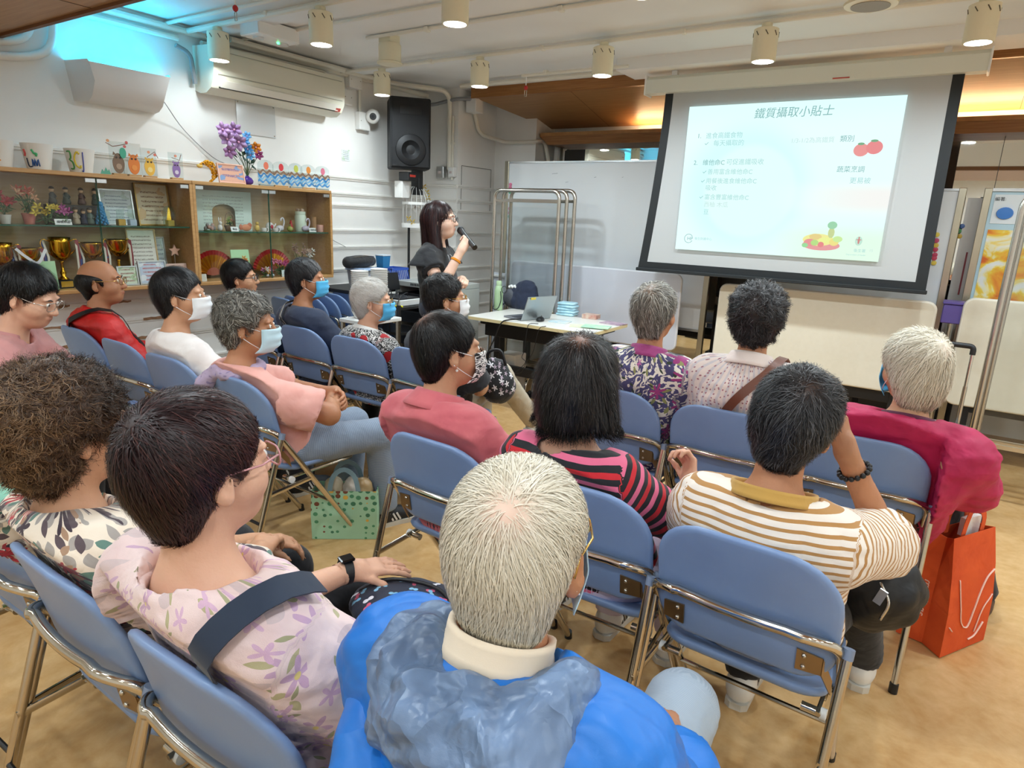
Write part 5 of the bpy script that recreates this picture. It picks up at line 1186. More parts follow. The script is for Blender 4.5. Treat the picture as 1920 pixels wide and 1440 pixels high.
MB().bx(.2345, .238, .03, L_ - .03, .115, .119).build('panel_seam', mat('seam_grey', '#a8a594', .6), t); MB().bx(.2345, .238, .03, L_ - .03, .262, .266).build('panel_seam', mat('seam_grey'), t); MB().box((.214, L_ - .06, .045), (.004, .05, .03), rot(0, .6, 0)).build('display_window', mat('ac_red', '#b04a40', .5), t)
MB().bx(.2355, .2375, .04, .10, .19, .2).build('badge', mat('seam_grey'), t)
pipe([(LX + .06, 2.9, 2.60), (LX + .06, 4.0, 2.615), (LX + .05, 4.05, 2.5)], .018, .05, M_PIPE)
# ultraviolet air steriliser with cyan glow
t = thing('uv_steriliser', 'white curved ultraviolet air steriliser glowing cyan at its top', 'steriliser', (LX, 2.05, 2.10)); L_ = .52
pr = [(0, 0), (.10, 0), (.15, .03), (.20, .11), (.215, .21), (.20, .225), (0, .225)]; n = len(pr)
def sx_(y, x): return x * (1 - .0 * y)
mb = MB(); mb._add([(x, (0.02 if x < .05 else .06) + (-.03 if z > .2 else .0) if e == 0 else L_ - ((0.0 if x < .05 else .03)) + (.03 if z > .2 else 0), z) for e in (0, 1) for x, z in pr], [(i, i + 1, n + i + 1, n + i) for i in range(4)] + [(0, n, n + n - 1, n - 1), tuple(range(n)), tuple(range(n, 2 * n))]); mb.build('shell', mat('uv_shell', '#e4e2e0', .4), t, 50)
MB().bx(.03, .17, .05, L_ - .02, .165, .18).build('glow_tube', mat('uv_glow', '#5fe8ff', .5, emit=('#18c8ff', 13)), t)
MB().bx(.206, .21, L_ - .12, L_ - .03, .19, .20).build('caution_label', mat('label_yellow', '#e6cf4a', .5), t); MB().bx(.207, .211, L_ * .5, L_ * .5 + .025, .195, .205).build('badge', mat('seam_grey'), t)
cw = MB().tube(bez([(LX + .1, 2.58, 2.17), (LX + .02, 2.75, 2.02), (LX + .02, 2.95, 1.86), (LX + .02, 3.1, 1.80), (LX + .05, 3.2, 1.70)], 20), .003, 5).build('power_cable', mat('cable_grey', '#9a9a9a', .5), None, True); tag(cw, 'thin grey cable hanging from the glowing steriliser to the case', 'cable')
cw2 = MB().tube(bez([(LX + .02, 3.83, 1.50), (LX + .02, 4.0, 1.3), (LX + .03, 4.2, 1.2)], 12), .003, 5).build('power_cable', mat('cable_grey'), None, True); tag(cw2, 'thin grey cable slanting down beside the showcase end', 'cable')
t = thing('acrylic_plate', 'clear acrylic notice plate screwed below the air conditioner', 'plate', (LX + .004, 3.35, 2.17)); MB().bx(0, .004, -.17, .17, -.118, .118).build('sheet', mat('plate_grey', '#d9dcdc', .15), t)
for a in (-1, 1):
    for b in (-1, 1): MB().cyl((.004, a * .155, b * .105), (.007, a * .155, b * .105), .005, n=8).build('screw', M_STEEL, t)
t = thing('wall_sticker', 'small printed sticker on the wall left of the loudspeaker', 'sticker', (LX + .001, 4.25, 1.995)); MB().bx(0, .002, -.045, .045, -.048, .048).build('paper', paper_mat('sticker_print', '#e6ece8', 6, '#6a7a86', '#b9d0b0'), t)
# junction boxes and camera
for lb, y, z, w_, h in (('white square junction box above the security camera', 4.33, 2.62, .15, .13), ('white junction box beside the air conditioner end', 4.24, 2.47, .10, .12), ('white mounting box behind the security camera', 4.43, 2.30, .13, .15)):
    t = thing('junction_box', lb, 'box', (LX, y, z)); MB().bx(0, .06, -w_ / 2, w_ / 2, -h / 2, h / 2, .004).build('cover', M_WHITE, t)
    for q in (-1, 1): MB().cyl((.06, q * w_ * .35, 0), (.062, q * w_ * .35, 0), .004, n=6).build('screw', M_STEEL, t)
pipe([(LX + .03, 4.40, 2.56), (LX + .03, 4.40, 2.38)], .012, mt=M_PIPE)
t = thing('security_camera', 'white dome security camera with black lens', 'camera', (LX + .06, 4.48, 2.345)); MB().ell((.05, .0, 0), (.062, .062, .062), 14).build('dome', M_WHITE, t, True)
dv = (Vector((0, 0, 1.5)) - Vector((LX + .11, 4.48, 2.345))).normalized(); MB().cyl(Vector((.05, 0, 0)) + dv * .04, Vector((.05, 0, 0)) + dv * .064, .03, n=18).build('lens_ring', M_BLACK, t, 40); MB().cyl(Vector((.05, 0, 0)) + dv * .064, Vector((.05, 0, 0)) + dv * .066, .014, n=14).build('lens', mat('lens_glass_dark', '#2a2d33', .1), t)
MB().cyl((-.0, 0, 0), (.03, 0, 0), .045, n=18).build('base', M_WHITE, t, 40)
for lb, x, y, z, w_, h in (('white switch box low on the corner column', -4.26, 5.275, 1.93, .07, .09), ('grey metal socket box under the loudspeaker', -4.40, 5.275, 1.93, .09, .11)):
    t = thing('switch_box', lb, 'switch', (x, y, z)); MB().bx(-w_ / 2, w_ / 2, -.03, .02, -h / 2, h / 2, .004).build('cover', M_WHITE if 'white' in lb else M_ALU, t); MB().bx(-w_ * .2, w_ * .2, -.034, -.03, -h * .15, h * .1).build('rocker', mat('rocker', '#d9c9c4', .5), t)
t = thing('junction_box', 'white box at the corner column end of the grey conduit', 'box', (-4.12, 5.42, 2.56)); MB().bx(-.06, .06, -.06, .06, -.07, .07, .004).build('cover', M_WHITE, t); MB().cyl((0, 0, .07), (0, 0, .14), .012, n=8).build('stub', M_PIPE, t)
# loudspeaker
p = cam_at(770, 250, 0, -4.22); yaw_ = math.atan2(0 - p.y, 0 - p.x)
t = thing('loudspeaker', 'large black loudspeaker hung in the corner', 'loudspeaker', p, yaw_ + .12); 
MB().box((-.15, 0, 0), (.30, .36, .60), None, .012).build('cabinet', mat('speaker_box', '#1d1f22', .6, bump=(300, .3, .002)), t); MB().box((.006, 0, 0), (.012, .335, .575), None, .005).build('grille', mat('speaker_grille', '#17181b', .5, .3, bump=(900, .8, .002)), t)
MB().lathe([(.135, .0), (.13, .006), (.05, -.004), (.03, .004), (0, .006)], (.0125, 0, -.14), 28, RYZ).build('woofer', mat('woofer_cone', '#121316', .6), t, True); MB().box((.0135, 0, .19), (.004, .2, .07), None, .002).build('horn', mat('woofer_cone'), t)
t2 = thing('speaker_bracket', 'black wall bracket and box beneath the loudspeaker', 'bracket', (p.x - .12, p.y + .1, p.z - .32)); MB().box((.05, -.06, -.045), (.12, .12, .075), None, .006).build('pan_head', M_BLACK, t2); MB().box((.02, .10, -.05), (.1, .06, .30), None, .004).build('wall_plate', M_BLACK, t2); MB().box((.112, -.06, -.04), (.004, .07, .02)).build('red_label', mat('label_red', '#c2392c', .5), t2); MB().box((-.02, -.06, -.16), (.10, .10, .15), None, .004).build('power_box', M_WHITE, t2)
# bird cage lantern on a black post
t = thing('bird_cage', 'white wire bird cage with golden leaves hung on the post', 'cage', (-4.34, 4.83, 1.39)); R_ = .125; cg = MB()
for k in range(16):
    a = 2 * pi * k / 16; cg.tube([(R_ * cos(a), R_ * sin(a), .03), (R_ * cos(a), R_ * sin(a), .22), (R_ * .96 * cos(a), R_ * .96 * sin(a), .27), (R_ * .7 * cos(a), R_ * .7 * sin(a), .34), (R_ * .25 * cos(a), R_ * .25 * sin(a), .38), (0, 0, .385)], .0024, 5)
o = cg.build('bars', M_WHITE, t, True); MB().lathe([(R_ + .006, 0), (R_ + .008, .04), (R_ - .004, .04), (R_ - .004, .006), (0, .006)], n=28).build('base_tray', M_WHITE, t, 40); MB().lathe([(R_ + .003, .21), (R_ + .003, .235), (R_ - .003, .235), (R_ - .003, .21), (R_ + .003, .21)], n=28).build('hoop', M_WHITE, t, 40)
MB().tube([(.014 * cos(a), 0, .40 + .014 * sin(a)) for a in np.linspace(0, 6.28, 14, endpoint=False)], .003, 5, closed=True).build('ring', M_WHITE, t, True)
for k, (x, y, z) in enumerate(((.02, -.12, .08), (.06, -.11, .05), (.05, .1, .33), (.02, .09, .38), (.08, .08, .28))): f = MB(); petals(f, (x, y, z), .03, 4, (1, -.5, .4), .4); f.build('gold_leaf', mat('leaf_gold', '#c9a83e', .4), t, True, solid=.001)
MB().ell((0, -.0, .17), (.016, .024, .03), 8).build('white_bird', M_WHITE, t, True); MB().bx(-.03, .01, -.01, .01, .0, .03).build('post_clip', M_BLACK, t)
t = thing('black_post', 'thin black post under the bird cage', 'post', (-4.40, 4.80, 0)); MB().cyl((0, 0, .02), (0, 0, 1.40), .012, n=10).build('pole', M_BLACK, t, 40); MB().lathe([(.14, 0), (.14, .012), (.02, .02), (0, .02)], n=24).build('foot', M_BLACK, t, 40)
# ================================================================ CEILING FIXTURES
t = thing('emergency_light', 'white box with green indicator on the ceiling by the air conditioner', 'ceiling box', (-4.05, 3.06, 2.60), .0); MB().bx(-.10, .10, -.16, .16, 0, .09, .006).build('housing', M_WHITE, t); MB().ell((.0, .06, -.002), .008, 6).build('indicator', mat('led_green', '#7dffb0', .4, emit=('#40ff90', 6)), t, True)
for q in (-.09, .1): MB().cyl((0, q, 0), (0, q, -.012), .035, n=16).build('lamp_cup', mat('cup_white', '#dcdfe0', .3), t, 40)
t = thing('heat_detector', 'cream round detector hanging from the ceiling', 'detector', (-3.50, 3.62, 2.52)); MB().lathe([(.088, 0), (.09, .006), (.078, .014), (.078, .12), (.07, .13), (0, .13)], n=28).build('can', M_CREAM, t, 40); MB().cyl((0, 0, -.003), (0, 0, .003), .072, n=24).build('face', M_CREAM, t, 40); MB().bx(-.06, .05, -.05, .05, .13, .185, .004).build('base_box', M_CREAM, t)
t = thing('ceiling_speaker', 'round cream ceiling speaker cut by the top edge above the screen', 'speaker', tuple(cam_at(1632, 12, 2, 2.555))); MB().lathe([(.085, .0), (.115, .004), (.118, .014), (.10, .018), (.10, .145), (0, .145)], n=32).build('shell', M_CREAM, t, 40); MB().cyl((0, 0, -.003), (0, 0, .004), .085, n=28).build('grille', mat('speaker_mesh', '#9a958a', .6, bump=(500, .5, .002)), t, 40)
def hook(lb, p, s=1):
    t = thing('ceiling_hook', lb, 'hook', p); MB().cyl((0, 0, .0), (0, 0, .08 * s), .004, n=6).build('rod', M_WHITE, t); MB().ell((0, 0, -.01), (.016, .016, .018), 8).build('red_band', mat('hook_red', '#c02a2a', .5), t, True); MB().tube([(0, 0, -.02), (.010, 0, -.035), (.008, 0, -.075), (-.008, 0, -.075), (-.010, 0, -.035), (0, 0, -.02)], .003, 6).build('clip', M_STEEL, t, True)
hook('small hanging clip with red band near the top left', tuple(cam_at(441, 12, 2, 2.62))); hook('small hanging clip with red band left of the screen casing', (-3.08, 4.72, 2.54))
# ================================================================ CORNER: BOXES, RACK, BOWLS
t = thing('side_table', 'low black table under the storage boxes by the showcase', 'table', (-4.32, 4.05, 0)); MB().bx(-.3, .22, -.22, .55, .84, .87, .004).build('top', M_BLACK, t)
for x in (-.27, .19):
    for y in (-.19, .52): MB().bx(x - .02, x + .02, y - .02, y + .02, 0, .84).build('leg', M_BLACK, t)
t = thing('storage_box', 'clear plastic storage box with pale blue lid', 'box', (-4.22, 4.05, .871)); MB().lathe([(.13, 0), (.15, .16), (.146, .16), (.126, .006), (0, .006)], n=4, R=Matrix.Rotation(pi / 4, 3, 'Z'), sx=1, sy=1).build('body', mat('clear_plastic', '#d3d6da', .25, trans=.55), t); MB().bx(-.12, .12, -.12, .12, .16, .18, .006).build('lid', mat('lid_blue', '#a9c0e0', .4), t)
for q in (-.05, .05): MB().bx(.098, .112, q - .025, q + .025, .04, .12).build('label', mat('box_label', '#d8dcec', .6), t)
t = thing('black_pouch', 'black soft pouch on top of the storage box', 'bag', (-4.25, 4.02, 1.052)); V_, F_ = sdf_mesh([EL((0, 0, .05), (.09, .15, .05), None, .02), C((-.0, -.13, .045), (0, .13, .05), .05, .045, .02)], .009); mesh_np('body', V_, F_, cloth('pouch_black', '#1a1a1d', (), .7, .4), t); MB().tube([(.05, -.12, .09), (.06, 0, .1), (.05, .12, .092)], .003, 5).build('zip', M_STEEL, t)
t = thing('blue_box', 'small bright blue plastic box beside the black pouch', 'box', (-4.22, 4.27, 1.045)); MB().lathe([(.055, 0), (.065, .10), (.062, .10), (.052, .005), (0, .005)], n=4, R=Matrix.Rotation(pi / 4, 3, 'Z')).build('body', mat('blue_plastic', '#2f7fb8', .4), t); MB().bx(-.05, .05, -.05, .05, .10, .112, .003).build('lid', mat('lid_clear', '#c9d6e0', .3), t)
t = thing('blue_basket', 'blue slotted plastic basket by the equipment rack', 'basket', (-4.22, 4.36, .871)); bs = MB(); bs.bx(-.1, .1, -.09, .14, 0, .006)
for zz in (.0, .15): bs.bx(-.1, .1, -.09, -.084, zz, zz + .02).bx(-.1, .1, .134, .14, zz, zz + .02).bx(.094, .1, -.09, .14, zz, zz + .02).bx(-.1, -.094, -.09, .14, zz, zz + .02)
bs.build('frame', mat('blue_basket', '#3a5fc0', .4), t)
for k in range(11): MB().box((.097, -.085 + k * .022, .085), (.005, .011, .145), rot(.25, 0, 0)).build('slat', mat('blue_basket'), t)
MB().ell((0, .02, .11), (.06, .07, .05), 9).build('contents', mat('contents_grey', '#8a8f98', .7), t, True)
t = thing('tablet_stand', 'black framed screen standing before the boxes', 'screen', (-4.03, 4.16, .872)); MB().box((0, 0, .07), (.012, .22, .15), rot(0, -.2, 0), .004).build('panel', M_BLACK, t); MB().box((-.04, 0, .01), (.09, .12, .012)).build('foot', M_BLACK, t)
t = thing('equipment_rack', 'grey steel equipment rack behind the speaker', 'rack', (-3.78, 4.30, 0)); M_RACK = mat('rack_grey', '#b9bcb9', .4, .3); MB().bx(-.30, .30, -.02, .42, .90, .945, .004).build('top_panel', M_RACK, t)
for x0, x1 in ((-.30, -.27), (.27, .30)): MB().bx(x0, x1, -.02, .42, .04, .90).build('side_panel', M_RACK, t)
MB().bx(-.27, .27, .40, .42, .04, .90).build('back_panel', M_RACK, t); MB().bx(-.30, .30, -.02, .42, 0, .04).build('plinth', M_BLACK, t)
for k in range(14): MB().bx(-.12 + k * .018, -.11 + k * .018, -.0225, -.0195, .912, .932).build('vent', M_DARK, t)
for z in (.18, .38, .58, .74): MB().bx(-.268, .268, .0, .39, z, z + .10, .003).build('rack_unit', M_BLACK, t)
MB().bx(-.05, .15, -.012, -.0, .79, .80).build('indicator_strip', mat('led_dim', '#3a6a58', .5), t)
t = thing('marker_case', 'black open shelf trolley holding the mixer', 'trolley', (-3.78, 3.92, 0))
for z in (.06, .30, .58, .78): MB().bx(-.24, .24, -.17, .17, z, z + .02).build('shelf', M_BLACK, t)
for x in (-.23, .23):
    for y in (-.16, .16): MB().bx(x - .012, x + .012, y - .012, y + .012, 0, .82).build('post', M_BLACK, t)
t = thing('mixer', 'white and black audio mixer with cables on the trolley', 'mixer', (-3.74, 3.93, .801)); MB().bx(-.16, .16, -.12, .12, 0, .05, .005).build('case', mat('mixer_white', '#d5d7d8', .5), t); MB().bx(-.15, .15, -.11, .11, .05, .06).build('panel', M_BLACK, t)
for k in range(8): MB().cyl((-.13 + k * .037, -.05 + .04 * (k % 3), .06), (-.13 + k * .037, -.05 + .04 * (k % 3), .072), .007, n=8).build('knob', mat('knob_grey', '#55585c', .5), t)
for k in range(3): MB().tube(bez([(-.1 + k * .09, .05, .065), (-.06 + k * .09, .0, .10), (.0 + k * .07, -.10, .07), (.02 + k * .07, -.16, -.02), (.03 + k * .07, -.18, -.3)], 16), .004, 6).build('cable', M_BLACK, t, True)
mk_ = MB().cyl((-.06, 0, .008), (.06, 0, .008), .008, n=10).build('highlighter', mat('marker_yellow', '#e8e03a', .4), None, 40); mk_.location = (-3.60, 3.78, .80); mk_.rotation_euler = (0, 0, .3); tag(mk_, 'yellow marker pen lying on the trolley edge', 'pen')
for k, (x, y, z0, n_, r) in enumerate(((-3.62, 3.50, .62, 26, .062),)):
    st_ = thing('small_table', 'low stool table under the stacks of white bowls', 'table', (x, y, 0)); MB().bx(-.14, .14, -.16, .22, .71, .739, .004).build('top', M_WHITE, st_)
    for a in (-.12, .12):
        for b in (-.14, .2): MB().bx(a - .012, a + .012, b - .012, b + .012, 0, .71).build('leg', M_STEEL, st_)
    base_ = None
    me_b = MB().lathe([(r * .6, 0), (r * .66, .002), (r, .05), (r * 1.05, .052), (r * 1.05, .056), (r * .97, .054), (r * .6, .006), (0, .006)], n=20).build('paper_bowl', mat('bowl_white', '#eceae6', .5), None, 40)
    for s_, (dx, dy, cnt) in enumerate(((-.03, -.05, 23), (.03, .09, 24))):
        for j in range(cnt):
            o = me_b if s_ == 0 and j == 0 else me_b.copy()
            if o is not me_b: COL.objects.link(o)
            o.location = (x + dx, y + dy, .741 + j * .0135); tag(o, 'white paper bowl in the %s stack behind the white-haired woman' % ('nearer' if s_ == 0 else 'farther'), 'bowl', 'stacked paper bowls')
# ================================================================ FRONT: SCREEN AND SLIDE
SY = 5.0
t = thing('projection_screen', 'pull-down projection screen showing a slide, with black borders', 'screen', (0, 0, 0))
cs = MB(); pr = [(-.055, 2.466), (.045, 2.466), (.06, 2.49), (.06, 2.56), (.04, 2.585), (-.035, 2.585), (-.06, 2.56), (-.06, 2.49)]; n = 8
cs._add([(x, SY - .0 + y, z) for x in (-2.15, -.03) for y, z in pr], [(i, (i + 1) % n, n + (i + 1) % n, n + i) for i in range(n)] + [tuple(range(n)), tuple(range(n, 2 * n))]); cs.build('casing', mat('casing_white', '#dfe2d8', .4), t, 25)
for x in (-2.155, -.028): MB().box((x, SY, 2.525), (.012, .135, .14), None, .004).build('end_cap', M_WHITE, t)
for x in (-1.95, -.25): MB().bx(x - .02, x + .02, SY - .02, SY + .02, 2.585, CEIL).build('hanger', M_WHITE, t)
MB().bx(-.86, -.76, SY - .0625, SY - .06, 2.477, 2.483).build('red_label', mat('label_red', '#c2392c', .5), t)
M_FABRIC = mat('screen_fabric', '#bcbfc0', .75); M_BORDER = mat('screen_border', '#1b2023', .6)
def sxe(v): return -2.012 - .09 * v ** 1.6, -.141 + .017 * v
def scr(u, v, x0f=0, x1f=1, dy=0):
    a, b = sxe(v); x = a + (b - a) * (x0f + (x1f - x0f) * u); e = min(x - a, b - x); return (x, SY + dy - .02 * v * max(0, 1 - e / .25), 2.47 - 1.30 * v)
MB().grid(lambda u, v: scr(u, v, .033, .967), 24, 20).build('fabric', M_FABRIC, t, True)
MB().grid(lambda u, v: scr(u, v, 0, .033), 3, 20).build('border', M_BORDER, t, True); MB().grid(lambda u, v: scr(u, v, .967, 1), 3, 20).build('border', M_BORDER, t, True); MB().grid(lambda u, v: scr(u, .955 + .045 * v, 0, 1, -.002), 24, 3).build('border', M_BORDER, t, True)
MB().bx(-2.115, -.115, SY - .035, SY - .005, 1.155, 1.18, .004).build('weight_bar', M_BORDER, t)
MB().grid(lambda u, v: scr(u, v, 0, 1, .004), 10, 12).build('black_backing', M_BORDER, t, True)
# slide (projected picture): flat print that gives off light
m = bpy.data.materials.new('slide_light'); m.use_nodes = True; T = NT(m); T.n.remove(T.n['Principled BSDF']); em = T.add('ShaderNodeEmission'); em.inputs[1].default_value = .83
tc = T.add('ShaderNodeTexCoord'); sp = T.add('ShaderNodeSeparateXYZ'); T.link(tc.outputs['Generated'], sp.inputs[0]); u, v = sp.outputs[0], sp.outputs[2]
def sstep(x, a, b):
    r = T.add('ShaderNodeMapRange', interpolation_type='SMOOTHSTEP'); T.link(x, r.inputs[0]); r.inputs[1].default_value = a; r.inputs[2].default_value = b; return r.outputs[0]
def disc(cx, cy, r0, r1, asp=1.36):
    d = T.math('SQRT', T.math('ADD', T.math('POWER', T.math('MULTIPLY', T.math('SUBTRACT', u, cx), asp), 2), T.math('POWER', T.math('SUBTRACT', v, cy), 2))); return sstep(d, r1, r0)
c = lin('#e2fdfb'); c = T.mix(disc(.33, .45, .30, .52), c, lin('#d2fcfb')); c = T.mix(T.math('MULTIPLY', disc(.36, .42, .28, .34), .55), c, lin('#e4fbf4'))
c = T.mix(T.math('MULTIPLY', sstep(u, .4, .95), T.math('MULTIPLY', sstep(v, .25, .36), sstep(v, .52, .42))), c, lin('#edeeea')); c = T.mix(T.math('MULTIPLY', sstep(u, .35, .8), sstep(v, .28, .12)), c, lin('#dcf7e2')); c = T.mix(T.math('MULTIPLY', sstep(v, .8, 1), .5), c, lin('#d3fffb'))
T.link(c, em.inputs[0]); T.link(em.outputs[0], T.n['Material Output'].inputs[0]); M_SLIDE = m
def emis(name, col, s=.74): return mat(name, '#050505', .9, emit=(col, s))
sl = MB().bx(-1.808, -.42, SY - .0235, SY - .0225, 1.341, 2.362).build('projected_slide', M_SLIDE, t)
TXD = emis('slide_text', '#86b4b4'); TXL = emis('slide_text_faint', '#acd8d8'); TXP = emis('slide_text_pale', '#c9e3e1')
def st(s, px, py, size, mm, shear=0, nm='slide_text'): p = cam_at(px, py, 1, SY - .025); return text_mesh(nm, s, size, mm, sl, (p.x, SY - .0245, p.z), RXZ, 'LEFT', shear, .0002)
st('鐵質攝取小貼士', 1413, 221, .073, TXD, .12, 'slide_title')
st('1.', 1307, 259, .044, TXD); st('進食高鐵食物', 1323, 259, .044, TXL)
st('✓', 1320, 273, .04, TXD); st('每天攝取的', 1337, 273, .044, TXL); st('1/3-1/2為高鐵質', 1482, 268, .040, TXP); st('類別', 1574, 265, .044, TXD)
st('2.', 1300, 309, .044, TXD); st('維他命C', 1317, 309, .044, TXD); st('可促進鐵吸收', 1361, 308, .044, TXL)
st('✓', 1316, 326, .04, TXD); st('善用富含維他命C', 1326, 326, .042, TXL); st('蔬菜烹調', 1568, 322, .042, TXD)
st('✓', 1313, 343, .04, TXD); st('用餐後進食維他命C', 1323, 343, .042, TXL); st('更易被', 1592, 343, .042, TXL)
st('吸收', 1322, 356, .042, TXL)
st('✓', 1310, 373, .04, TXD); st('富含豐富維他命C', 1320, 373, .042, TXL); st('西柚 木瓜', 1319, 387, .042, TXP); st('豆', 1318, 401, .042, TXL)
def blobs(nm, px, py, items, par=sl):
    p = cam_at(px, py, 1, SY - .025)
    for k, (x, z, rx, rz, col) in enumerate(items): MB().prism([(x + rx * cos(a), z + rz * sin(a)) for a in np.linspace(0, 6.28, 20, endpoint=False)], .0003, RXZ, (p.x, SY - .0242 - .00025 * k, p.z)).build(nm, emis('ink' + col, col), par)
blobs('tomato_picture', 1628, 278, [(-.04, -.01, .045, .04, '#ec9a98'), (.035, .005, .048, .042, '#ea8f90'), (-.045, .028, .02, .008, '#7fb08a'), (.03, .045, .022, .008, '#7fb08a')])
blobs('fruit_picture', 1540, 450, [(0, -.035, .12, .035, '#e8a0a0'), (-.02, .0, .10, .04, '#f2ef9c'), (-.07, -.02, .04, .025, '#e79a98'), (-.1, -.04, .02, .015, '#9ade9c'), (-.04, .02, .04, .02, '#e8d38c'), (.03, .0, .05, .018, '#eef59a'), (.08, -.01, .03, .025, '#f0e38a'), (.055, .05, .02, .035, '#c9d898'), (.055, .10, .03, .025, '#9fd6ae'), (.1, .01, .03, .02, '#cdeea0'), (-.0, -.03, .02, .018, '#e88c8c'), (-.04, -.02, .025, .02, '#b9e08a')])
p = cam_at(1291, 447, 1, SY - .025); MB().tube([(p.x + .032 * cos(a), SY - .0245, p.z + .032 * sin(a)) for a in np.linspace(.5, 5.8, 20)], .002, 5).build('logo_ring', TXD, sl); st('HP', 1288, 450, .036, TXD, 0, 'logo_text'); st('衞生防護中心', 1302, 449, .022, TXL, 0, 'logo_text')
p = cam_at(1610, 455, 1, SY - .025); blobs('logo_picture', 1610, 452, [(0, 0, .022, .03, '#c3e8d6'), (0, .0, .006, .02, '#d08a86'), (0, .022, .005, .005, '#d08a86'), (0, .008, .018, .003, '#d08a86')]); st('衞生署', 1600, 472, .024, TXL, 0, 'logo_text'); st('Department of Health', 1586, 478, .013, TXL, 0, 'logo_text'); st('15', 1629, 472, .024, TXP, 0, 'slide_number')
# ================================================================ WHITEBOARDS, FOLDED TABLES
M_WB = mat('whiteboard_enamel', '#e3e7ea', .12, coat=.3); M_PAN = mat('table_grey_lilac', '#c9ccd6', .35); M_BEI = mat('table_beige', '#e6dfcd', .35, noise=(30, '#dfd7c3', .4))
def whiteboard(lb, x0, x1, y, z0, z1, post=(True, True)):
    t = thing('whiteboard', lb, 'whiteboard', (0, y, 0)); MB().bx(x0, x1, 0, .02, z0, z1).build('board', M_WB, t)
    MB().bx(x0, x1, -.008, .022, z1, z1 + .015).build('top_frame', M_ALU, t); MB().bx(x0, x1, -.008, .022, z0 - .02, z0).build('bottom_frame', M_ALU, t)
    for x, on in ((x0, post[0]), (x1, post[1])):
        if on:
            MB().bx(x - .045 if x == x0 else x, x if x == x0 else x + .045, -.012, .03, .08, z1 + .02, .003).build('post', mat('post_steel', '#c3bca8', .3, 1.0), t); MB().bx(x - .03, x + .03, -.18, .2, .05, .08).build('foot', M_STEEL, t)
            for yy in (-.17, .19): MB().lathe([(0, 0), (.024, 0), (.024, .02), (0, .02)], (x - .01, yy, .026), 14, rot(0, pi / 2, 0)).build('caster', M_BLACK, t, 40)
    return t
wb = whiteboard('large mobile whiteboard behind the glass partition screens', -3.74, -1.72, 5.5, .66, 2.03)
def magnet(lb, px, py, col, y):
    p = cam_at(px, py, 1, y); o = MB().lathe([(.017, 0), (.016, .007), (.008, .009), (0, .009)], n=14, R=RXZ).build('magnet', mat('magnet' + col, col, .4), None, 40); o.location = (p.x, y - .0, p.z); tag(o, lb, 'magnet', 'round board magnets')
for k, (py, col, cn) in enumerate(((346, '#d87a9a', 'topmost pink'), (352, '#d0708f', 'second pink'), (360, '#3fa57a', 'bright green'), (376, '#c98a9a', 'middle pink'), (391, '#d08a9a', 'fourth pink'), (399, '#cf8f9c', 'fifth pink'), (406, '#7fb8a0', 'lowest pale green'))): magnet('%s magnet down the left edge of the big whiteboard' % cn, 957.5 - k * .35, py, col, 5.499)
ms = MB()
for px, py, l in ((1035, 326, .06), (1114, 333, .02), (1060, 342, .03), (1166, 333, .012)): p = cam_at(px, py, 1, 5.498); ms.tube([(p.x, -.001, p.z), (p.x + l, -.001, p.z + .006)], .0015, 4)
o = ms.build('marker_trace', mat('trace_grey', '#8f969c', .7), wb)
def folded_table(lb, x0, x1, y, z0, z1, mm, edge):
    t = thing('folded_table', lb, 'table', ((x0 + x1) / 2, y, 0)); w_, h = x1 - x0, z1 - z0; MB().prism(rrect(w_, h, .05, 6), .026, RXZ, (0, 0, (z0 + z1) / 2), -.013).build('table_top', mm, t)
    MB().tube([(a, .0, (z0 + z1) / 2 + b) for a, b in rrect(w_ + .002, h + .002, .05, 6)], .0135, 6, closed=True).build('edge_band', edge, t, True)
    for x in (-w_ * .4, w_ * .4):
        MB().bx(x - .03, x + .03, .03, .08, .10, (z0 + z1) / 2, .004).build('leg', M_BLACK, t); MB().bx(x - .025, x + .025, -.20, .22, .06, .10, .004).build('foot', M_BLACK, t)
        for yy in (-.17, .19): MB().lathe([(0, 0), (.028, 0), (.028, .022), (0, .022)], (x - .011, yy, .03), 14, rot(0, pi / 2, 0)).build('caster', M_BLACK, t, 40)
    MB().bx(-w_ * .4, w_ * .4, .035, .065, .36, .44, .003).build('beam', M_BLACK, t)
folded_table('grey flip-top table folded upright before the whiteboard', -3.50, -1.835, 5.27, .50, 1.12, M_PAN, mat('edge_grey', '#d6d8de', .4)); folded_table('beige flip-top table folded upright under the screen', -1.475, -.055, 5.18, .46, 1.085, M_BEI, mat('edge_cream', '#efe9da', .4)); folded_table('beige flip-top table folded upright behind the right-hand partition', .11, 1.25, 5.3, .42, 1.125, M_BEI, mat('edge_cream'))
t = thing('dark_filler', 'black cabinet-shaped filler added to darken the gap beneath the screen', 'cabinet', (-.78, 5.95, 0)); MB().bx(-.92, .95, -.14, .14, 0.06, 1.17, .006).build('body', M_DARK, t);  # added dark block in front of the mirror, so the gap reads as shade
for x in (-.6, 0, .6): MB().bx(x - .28, x + .28, -.146, -.14, .1, 1.12, .003).build('door', mat('filler_black', '#15161a', .4), t)
MB().bx(-.92, .95, -.12, .12, 0, .06).build('plinth', M_BLACK, t); MB().bx(-.90, -.70, -.2, -.17, .86, .93).build('rail', M_STEEL, t)
for x in (-.89, -.71): MB().bx(x - .01, x + .01, -.19, -.14, .87, .92).build('rail_bracket', M_STEEL, t)
wb2 = whiteboard('whiteboard behind the screen with red and yellow magnets on its edge', -1.25, -.06, 5.62, .55, 1.83, (False, True))
